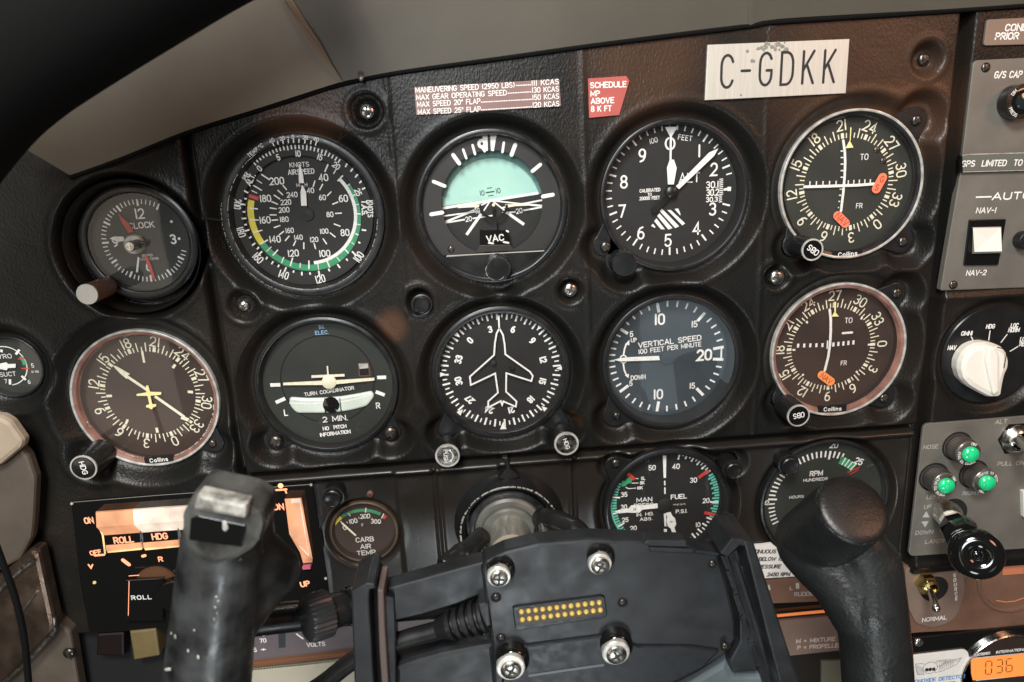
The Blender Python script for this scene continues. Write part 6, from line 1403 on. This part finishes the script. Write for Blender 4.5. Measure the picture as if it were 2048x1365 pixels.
MB().prism(rpoly([P(x, y, 19) for x, y in ((-90, 1200), (0, 1150), (58, 1100), (76, 1102), (108, 1250), (106, 1268), (0, 1375), (-90, 1420))], 2.5), 10, 19, 2.5).build('body', TRAY, t)
m = MB(); m.tube([(*P(x, y, 19.5), 19.5) for x, y in ((-20, 1196), (30, 1150), (70, 1118))], 1.6, n=10); m.tube([(*P(x, y, 19.5), 19.5) for x, y in ((46, 1220), (60, 1202), (73, 1184))], .8, n=8); m.tube([(*P(x, y, 19.5), 19.5) for x, y in ((108, 1235), (110, 1262), (60, 1318), (0, 1372))], 1.1, n=8); m.build('rolled_edge', STEEL, t)
m = MB(); m.prism(rpoly([P(x, y, 22) for x, y in ((0, 1245), (22, 1243), (28, 1270), (16, 1295), (8, 1280), (0, 1275))], .8), 47, 52, .8); m.build('latch', CHROME, t)
m = MB(); pts = dens([(-30, 1030), (0, 1112), (22, 1170), (38, 1225), (50, 1290), (60, 1400)]); m.tube([(*P(x, y, 85), 85) for x, y in pts], 1.55, n=10); tag(m.build('thin_cord', SOFTBLK), 'thin black cord hanging in front of the ashtray', 'cord')
# ------------------------------------------------------------------ control yoke
def remeshed(m, name, mat, parent, vox=.9, smooth=3):
    ob = m.build(name, mat, parent)
    r = ob.modifiers.new('r', 'REMESH'); r.mode = 'VOXEL'; r.voxel_size = vox*K; r.use_smooth_shade = True
    s_ = ob.modifiers.new('s', 'SMOOTH'); s_.iterations = smooth; s_.factor = .5
    dg = bpy.context.evaluated_depsgraph_get(); me = bpy.data.meshes.new_from_object(ob.evaluated_get(dg))
    ob.modifiers.clear(); ob.data = me
    if not me.materials: me.materials.append(mat)
    me.polygons.foreach_set("use_smooth", [True]*len(me.polygons)); return ob
def Q(x, y, d): return (*P(x, y, d), d)
yoke = thing('control_yoke', 'worn black control yoke with two grips reaching out from its steel shaft', 'control yoke', *P(1020, 1060, 0), 0)
c0 = P(1021, 1062, 12)
m = MB(); rr = abs(P(921, 1062, 12)[0]-c0[0]); m.lathe([(rr+5, -2), (rr+3.5, 3), (rr+1.0, 10), (rr, 12.5), (rr-.8, 13), (rr-2.6, 11), (rr-3.2, 4), (rr-4.5, 0)], P(1019, 1052, 6), n=96); 
hs = thing('yoke_housing', 'black housing collar with a chipped white edge around the yoke shaft', 'housing', *P(1020, 1050, 0), 0)
m.build('collar', SATIN, hs)
m = MB(); cA = P(1019, 1052, 6); rc_ = random.Random(5); n_ = 120
for i in range(n_):   # chipped paint along the collar edge
    a = -105+i*215/n_
    if rc_.random() < .80: m.ring(cA, rr-.75+rc_.uniform(0, .25), rr+.15+rc_.uniform(-.25, .3), a, a+215/n_*rc_.uniform(.7, 1.2), 13.15, 2)
m.build('chipped_edge', RIMW, hs)
m = MB(); m.lathe([(rr-5, -2), (rr-5.2, 6), (rr-6.6, 7.5), (rr-8.2, 7.5), (rr-8.5, 2)], P(1019, 1056, 6), n=72); m.build('inner_ring', OLDRUB, hs)
m = MB(); m.prism(rpoly(PP([(1004, 915), (1016, 915), (1022, 938), (1040, 955), (1019, 963), (998, 957), (1012, 938)], 8), .5), -2, 8, .8); m.build('keyway_fin', SATIN, hs)
m = MB(); s0 = Q(1017, 1052, 4); s1 = Q(1027, 1150, 60)
ax = Vector(s1)-Vector(s0)
def along(t_): return tuple(Vector(s0)+ax*t_)
m.tube([along(0), along(.10), along(.12)], [20.5, 20, 18.5], n=56); m.tube([along(.1), along(.19), along(.21)], [16.6, 16.2, 15], n=56)
m.build('shaft_sleeve', pm('grey_rubber_sleeve', (.13, .13, .115), .42, bump=.05, bscale=300, var=.3, vscale=50), yoke)
m = MB(); m.tube([along(.15), along(.62)], [12.4, 12.4], n=56); m.tube([along(.6), along(1.3)], [11.9, 11.9], n=48); m.build('shaft', pm('brushed_shaft', (.40, .385, .33), .34, metal=.5, bump=.05, bscale=260, stretch=(6, 1, .4), var=.3, vscale=90), yoke)
m = MB(); p = Q(1030, 1125, 60); m.sphere((p[0], p[1], 60), 10.5, 14, (1.0, .85, .8)); m.build('shaft_plug', IVORY, yoke)
m = MB(); m.tube([along(.64), along(.76)], [12.6, 12.7], n=56); m.build('bare_band', BEIGE, yoke)
m = MB(); m.tube([Q(1078, 1034, 20), Q(1092, 1042, 26), Q(1118, 1052, 34), Q(1150, 1062, 42), Q(1185, 1095, 52)], [5.5, 7.5, 8.2, 7, 6], n=20); m.tube([Q(1084, 1058, 28), Q(1098, 1078, 36), Q(1120, 1095, 44)], [6, 5.2, 5], n=16)
remeshed(m, 'clamp_arm', SATIN, yoke, .9, 4)
m = MB(); m.tube([Q(968, 1070, 28), Q(955, 1080, 32), Q(935, 1105, 40), Q(915, 1118, 44), Q(880, 1130, 50)], [5.5, 5, 6.5, 6.8, 4], n=18); m.sphere(Q(925, 1112, 42), 7.5, 10)
remeshed(m, 'clamp_arm', SATIN, yoke, .9, 4)
m = MB(); p = Q(1088, 1068, 46); m.lathe([(2.2, 38), (2.2, 46), (1.8, 46.6), (.01, 46.8)], p[:2], n=24); m.build('clamp_bolt', STEEL, yoke)
# left grip
m = MB()
def chain(m, L, n=28):
    m.tube([q[0] for q in L], [q[1] for q in L], n=n)
    for q in L: m.sphere(q[0], q[1]*.995, 14)
chain(m, [(Q(408, 1440, 150), 17), (Q(418, 1330, 150), 16.2), (Q(428, 1230, 151), 15.2), (Q(436, 1150, 152), 14.6), (Q(445, 1075, 152), 14.0), (Q(448, 1050, 148), 13.0)])
chain(m, [(Q(470, 1100, 142), 14.5), (Q(505, 1125, 136), 13.5), (Q(540, 1140, 130), 12.0)])
chain(m, [(Q(535, 1140, 130), 11.5), (Q(490, 1205, 138), 11), (Q(450, 1260, 145), 11)])
chain(m, [(Q(460, 1040, 140), 13), (Q(480, 1060, 135), 13)])
gl_ = remeshed(m, 'left_grip', OLDRUB, yoke, .9, 5); gl_['label'] = 'scuffed left grip with a worn grey switch cap'
Xg = Crop(300, 930, 3.1375, 168)
m = MB(); m.prism(rpoly(Xg.L([(190, 330), (262, 190), (300, 175), (610, 240), (700, 300), (715, 380), (690, 480), (640, 545), (540, 605), (420, 640), (310, 610), (225, 540), (192, 440)]), 1.2, 3), 150, 167.5, 2.2)
m.build('cap', WORN, gl_)
m = MB(); m.prism(rpoly(Xg.L([(255, 335), (300, 318), (605, 380), (600, 420), (578, 515), (245, 470)]), .5, 2), 167, 168.1, .2); m.build('switch_slot', GLOSSBLK, gl_)
Xg2 = Crop(300, 930, 3.1375, 171)
m = MB(); m.prism(rpoly(Xg2.L([(268, 262), (298, 185), (330, 188), (610, 250), (604, 330), (590, 345), (270, 285)]), .6, 3), 165, 171, 1.6); m.build('rocker_ridge', WORNL, gl_)
m = MB(); m.prism(rpoly(Crop(300, 930, 3.1375, 168.4).L([(455, 355), (478, 352), (492, 400), (470, 420), (455, 405)]), .3, 2), 168.0, 168.5, .1); m.build('paint_chip', RIMW, gl_)
m = MB()
for pts in ([(230, 590), (300, 635), (380, 655), (430, 650), (520, 620), (580, 585)],): m.tube([Q(300+x/3.1375, 930+y/3.1375, 162.0) for x, y in pts], .55, n=8)
m.build('seam', WORN, gl_)
for (x, y, r_) in ((432, 1195, .9), (436, 1203, .7), (430, 1216, 1.0), (434, 1228, .8), (428, 1240, 1.1), (342, 1268, 1.2), (350, 1275, .9), (376, 1303, 1.2), (396, 1316, .8), (388, 1262, .7), (336, 1340, 1.8)):
    u0, v0 = P(x, y, 163); uc, vc = P(428, y, 152); off = min(abs(u0-uc), 13.5); dz = 152+sqrt(15.3**2-off**2)
    u0, v0 = P(x, y, dz); m = MB(); m.sphere((u0, v0, dz-.25), r_*.62, 6, (random.uniform(.4, 1.3), random.uniform(.6, 2.0), .45)); m.build('paint_fleck', WORNL, gl_)
# right grip
m = MB()
A, B = Q(1622, 1084, 82), Q(1706, 1018, 113)
m.tube([A, B], [17.0, 16.2], n=40); m.sphere(A, 16.9, 18)
chain(m, [(Q(1722, 1095, 100), 12.5), (Q(1736, 1130, 100), 15), (Q(1740, 1200, 102), 16.3), (Q(1750, 1290, 104), 16.3), (Q(1760, 1440, 106), 16.5)])
chain(m, [(Q(1624, 1090, 84), 17), (Q(1655, 1122, 90), 17), (Q(1690, 1160, 96), 16.5), (Q(1728, 1225, 101), 16)])
chain(m, [(Q(1690, 1060, 92), 14), (Q(1712, 1150, 98), 15.5), (Q(1728, 1230, 101), 15.5)])
gr_ = remeshed(m, 'right_grip', GRIPBLK, yoke, .9, 4); gr_['label'] = 'pebbled right grip with a flat oval end'
z = (Vector(B)-Vector(A)).normalized(); Bv = Vector(B)
m = MB(); m.xf = shaft(tuple(Bv-z*1.0), B); m.lathe([(15.9, -1.5), (16.0, 0.2), (15.4, 1.3), (14.4, 2.0), (12.5, 2.5), (8, 3.0), (.01, 3.2)], (0, 0), n=64); m.build('end_cap', pm('worn_end_cap', (.011, .010, .009), .38, bump=.16, bscale=700, var=.4, vscale=60), gr_)
# lower cross bar of the yoke, seen left of the mount
m = MB(); m.tube([Q(430, 1255, 112), Q(560, 1240, 104), Q(700, 1226, 92), Q(860, 1212, 74), Q(1000, 1200, 62)], [6.2, 6, 6, 6.5, 9], n=24); m.build('left_arm', SATIN, yoke)
m = MB(); m.tube([Q(560, 1216, 96), Q(700, 1204, 90), Q(900, 1190, 80)], [2.6, 2.6, 2.6], n=16); m.build('guide_rod', SATIN, yoke)

# ------------------------------------------------------------------ tablet mount clamped on the yoke
d = 98; XA = Crop(680, 1060, 3.657, d); XB = Crop(1200, 1060, 4.475, d)
t = thing('device_mount', 'black plastic cockpit mount with gold contact pins, clamped over the yoke centre', 'mount', *P(1200, 1220, 95), 95)
mp_ = [(962, 1142), (970, 1122), (1010, 1103), (1075, 1087), (1180, 1079), (1290, 1083), (1385, 1096), (1437, 1108), (1447, 1142), (1462, 1200), (1472, 1245), (1472, 1280), (1450, 1312), (1405, 1342), (1330, 1380), (1200, 1420), (988, 1430), (985, 1300), (972, 1210)]
m = MB(); m.prism(rpoly(PP(mp_, d), .8, 3), 88, d, 1.6); m.build('back_plate', DOCKM, t)
m = MB(); m.prism(rpoly(PP([(1008, 1302), (1040, 1294), (1130, 1282), (1216, 1271), (1276, 1293), (1380, 1294), (1440, 1302), (1405, 1338), (1330, 1375), (1200, 1415), (1000, 1425)], 99.5), .8, 3), 96, 99.5, 1.0); m.build('lower_cover', DOCKD, t)
m = MB(); m.ribbon([P(x, y, 99.6) for x, y in ((1057, 1352), (1130, 1341), (1208, 1330))], 1.3, 99.7, caps=False); m.build('pale_rib', pm('pale_rib_plastic', (.11, .125, .13), .5), t)
m = MB(); m.ribbon([P(x, y, 98) for x, y in ((1035, 1291), (1130, 1279), (1216, 1267))], .9, 98.15); m.build('groove', VOID, t)
m = MB(); m.prism(rpoly(PP([(1440, 1112), (1458, 1112), (1478, 1180), (1498, 1250), (1516, 1343), (1468, 1346), (1460, 1322), (1480, 1285), (1480, 1240), (1464, 1170)], 96), .4, 2), 86, 96, .8); m.build('side_web', DOCKM, t)
m = MB(); m.prism(rpoly(PP([(1330, 1400), (1400, 1350), (1455, 1318), (1470, 1346), (1545, 1345), (1575, 1420)], 90), 1, 2), 74, 90, 4); m.build('lower_wing', pm('blue_grey_plastic', (.10, .12, .13), .45, var=.3, vscale=40), t)
# top hinge pieces
m = MB(); m.prism(rpoly(PP([(1286, 1088), (1296, 1080), (1372, 1082), (1378, 1096), (1300, 1094)], 99.5), .4, 2), 92, 99.5, .7); m.prism(rpoly(PP([(1298, 1094), (1388, 1099), (1390, 1108), (1300, 1104)], 99), .3, 2), 92, 99, .5); m.prism(rpoly(PP([(1391, 1100), (1440, 1106), (1438, 1114), (1392, 1108)], 99), .3, 2), 92, 99, .5); m.build('top_hinge', DOCKM, t)
# right rail
m = MB(); m.prism(rpoly(PP([(1486, 1079), (1508, 1086), (1600, 1370), (1610, 1430), (1578, 1430), (1560, 1370)], 112), .5, 2), 86, 112, 1.0); m.build('right_rail', DOCKM, t)
m = MB(); m.prism(rpoly(PP([(1440, 1108), (1463, 1077), (1487, 1079), (1508, 1086), (1500, 1098), (1480, 1092), (1456, 1116)], 111.5), .5, 2), 90, 111.5, .8); m.build('rail_top', DOCKM, t)
m = MB(); m.prism(PP([(1456, 1116), (1482, 1092), (1565, 1380), (1530, 1380)], 93), 88, 93, .3); m.build('rail_floor', DOCKM, t)
m = MB(); m.ribbon([P(x, y, 96) for x, y in ((1470, 1122), (1495, 1200), (1522, 1290), (1538, 1350))], 1.6, 96.2, caps=False); m.tube([Q(x, y, 95) for x, y in ((1484, 1130), (1512, 1225), (1545, 1340))], 1.1, n=8); m.build('rail_rib', DOCKM, t)
for q in ([(1140, 385), (1165, 380), (1225, 560), (1195, 570)], [(1205, 600), (1240, 595), (1300, 780), (1265, 800)], [(1275, 820), (1305, 810), (1362, 985), (1330, 1005)], [(1340, 1030), (1375, 1020), (1435, 1200), (1395, 1215)]):
    XC = Crop(1200, 1060, 4.475, 97); pts = XC.L(q); cx = sum(p[0] for p in pts)/4; cy = sum(p[1] for p in pts)/4
    w_ = MB(); big = [(cx+(x-cx)*1.28, cy+(y-cy)*1.12) for x, y in pts]; small = [(cx+(x-cx)*.62, cy+(y-cy)*.86) for x, y in pts]
    vs = [(x, y, 97) for x, y in big]+[(x, y, 97) for x, y in small]+[(x, y, 92) for x, y in big]+[(x, y, 95.4) for x, y in small]
    w_.add(vs, [(i, (i+1) % 4, 4+(i+1) % 4, 4+i) for i in range(4)]+[((i+1) % 4, i, 8+i, 8+(i+1) % 4) for i in range(4)]+[(4+i, 4+(i+1) % 4, 12+(i+1) % 4, 12+i) for i in range(4)]+[(12, 13, 14, 15)])
    w_.build('latch_window', DOCKM, t)
# left arm and rail
XD = Crop(680, 1060, 3.657, 95)
m = MB(); m.prism(rpoly(XD.L([(300, 440), (640, 345), (1050, 232), (1078, 300), (1085, 530), (1025, 535), (1012, 482), (860, 545), (600, 625), (405, 668), (330, 600)]), .6, 2), 86, 95, 1.0); m.build('upper_arm', DOCKM, t)
m = MB(); m.prism(rpoly(XD.L([(395, 1005), (560, 945), (760, 890), (1060, 835), (1130, 830), (1180, 1300), (395, 1300)]), 1.5, 3), 84, 95, 3); m.build('lower_arm', DOCKM, t)
XE = Crop(680, 1060, 3.657, 108)
m = MB(); m.prism(rpoly(XE.L([(80, 452), (195, 388), (252, 392), (262, 432), (216, 442), (212, 520), (248, 1115), (262, 1300), (112, 1300)]), .5, 2), 84, 108, .8); m.build('left_rail', DOCKM, t)
m = MB(); m.prism(rpoly(XE.L([(272, 452), (318, 450), (326, 700), (345, 1000), (362, 1300), (315, 1300), (285, 900), (275, 600)]), .3, 2), 88, 107, .6); m.build('rail_lip', pm('brown_edge_plastic', (.085, .06, .05), .4), t)
m = MB(); m.prism(rpoly(Crop(680, 1060, 3.657, 99).L([(322, 470), (395, 500), (405, 700), (412, 1300), (355, 1300)]), .5, 2), 86, 99, .6); m.build('rail_cheek', DOCKD, t)
m = MB(); m.prism(XE.L([(214, 440), (274, 450), (300, 1300), (250, 1300)]), 86, 97, .3); m.build('rail_slot', VOID, t)
# power cable and strain relief
m = MB(); cp = dens([(560, 1420), (640, 1372), (715, 1316), (800, 1282), (870, 1262), (905, 1249)], 5); m.tube([Q(x, y, 88+i*.25) for i, (x, y) in enumerate(cp)], [4.4]*len(cp), n=24); m.build('cable', BLACK, t)
a0, a1 = Vector(Q(897, 1252, 95)), Vector(Q(966, 1232, 97))
m = MB(); m.xf = shaft(tuple(a0), tuple(a1)); L_ = (a1-a0).length; pf = [(4.4, -6), (6.2, 0)]
for i in range(4):
    s_ = i*L_/4.2; r_ = 6.8+i*.5; pf += [(r_, s_+.2), (r_+.1, s_+2.3), (r_-1.9, s_+2.5), (r_-1.9, s_+3.4)]
pf += [(8.0, L_-.5), (8.0, L_+1), (.01, L_+1)]
m.lathe(pf, (0, 0), n=40); m.build('strain_relief', BLACK, t)
m = MB(); m.prism(rpoly(Crop(680, 1060, 3.657, 101).L([(1010, 545), (1060, 535), (1092, 545), (1105, 700), (1050, 730), (1035, 700)]), .4, 2), 92, 101, .8); m.build('plug', DOCKM, t)
# contact block
XF_ = Crop(680, 1060, 3.657, 99); 
m = MB(); out = rpoly(XF_.L([(1262, 572), (1285, 563), (1915, 485), (1938, 492), (1955, 618), (1938, 640), (1305, 738), (1280, 722)]), .5, 2); m.prism(out, 97, 99.2, .5); m.build('contact_frame', DOCKD, t)
m = MB(); m.prism(XF_.L([(1300, 578), (1915, 502), (1930, 612), (1318, 700)]), 98, 99.5, .2); m.build('contact_bed', pm('dark_bronze_bed', (.05, .042, .03), .5), t)
pin = None
for r_, (xa, ya, xb, yb) in enumerate(((1328, 603, 1897, 535), (1335, 660, 1905, 590))):
    for i in range(12):
        x, y = xa+(xb-xa)*i/11, ya+(yb-ya)*i/11; p = P(680+x/3.657, 1060+y/3.657, 100)
        if pin is None: mm_ = MB(); mm_.lathe([(1.22, -.6), (1.22, .3), (1.05, .7), (.6, .9), (.01, .95)], n=16); pin = mm_.mesh('pin'); pin.materials.append(GOLD)
        o = bpy.data.objects.new('contact_pin', pin); C.objects.link(o); o.parent = t; po = ORG[t.name]; o.location = ((p[0]-po[0])*K, -(99.6-po[2])*K, (p[1]-po[1])*K)
# stand-off screws
for (px, py, rs, rw, dd) in ((998, 1157, 4.2, 5.4, 104), (1201, 1132, 4.4, 5.4, 104), (1022, 1340, 5.0, 6.8, 107), (1233, 1310, 5.0, 6.6, 107)):
    u, v = P(px, py, dd)
    o_ = MB(); o_.lathe([(rw+1.3, 97), (rw+1.2, dd-5), (rw+.6, dd-3.2), (rw, dd-2.6)], (u+1.2, v+.8), n=48, ); so = o_.build('rubber_grommet', GLOSSBLK, t)
    o_ = MB(); o_.lathe([(rw, dd-4), (rw, dd-1.2), (rw-.5, dd-.8), (rs*.7, dd-.7)], (u, v), n=48); o_.build('washer', RIMW, so)
    screw(t, px, py, rs, dd-.6, STEEL, rot=px % 90, dome=.3)
for (px, py) in ((992, 1195), (1002, 1276), (1245, 1205), (1425, 1128), (1450, 1293)):
    u, v = P(px, py, 98); m = MB(); m.lathe([(2.6, 97.8), (2.6, 98.2), (1.9, 98.35), (1.7, 97.9)], (u, v), n=28); wl = m.build('screw_well', VOID, t); screw(t, px, py, 1.75, 98.1 if py != 1293 else 101, DKSTEEL, rot=30)
# thumbscrew on the left of the mount
a0, a1 = Vector(Q(700, 1212, 98)), Vector(Q(612, 1240, 110)); L_ = (a1-a0).length
m = MB(); m.xf = shaft(tuple(a0), tuple(a1))
m.lathe([(9.6, L_*.48), (10.6, L_*.52), (10.6, L_*.92), (9.8, L_)], (0, 0), n=56, smooth=False, knurl=.75); m.lathe([(9.8, L_*.985), (8.5, L_*1.02), (.01, L_*1.02)], (0, 0), n=56)
ts = m.build('thumbscrew', THUMB, t)
m = MB(); m.xf = shaft(tuple(a0), tuple(a1)); m.lathe([(6.5, -2), (7.3, L_*.12), (7.8, L_*.2), (8.2, L_*.52), (.01, L_*.53)], (0, 0), n=48); m.build('barrel', SATIN, ts)
m = MB(); m.xf = shaft(tuple(a0), tuple(a1)); m.lathe([(8.2, -8), (8.8, -5), (8.8, 0), (8.0, 2), (.01, 2.1)], (0, 0), n=48); m.build('threaded_end', GLOSSBLK, ts)
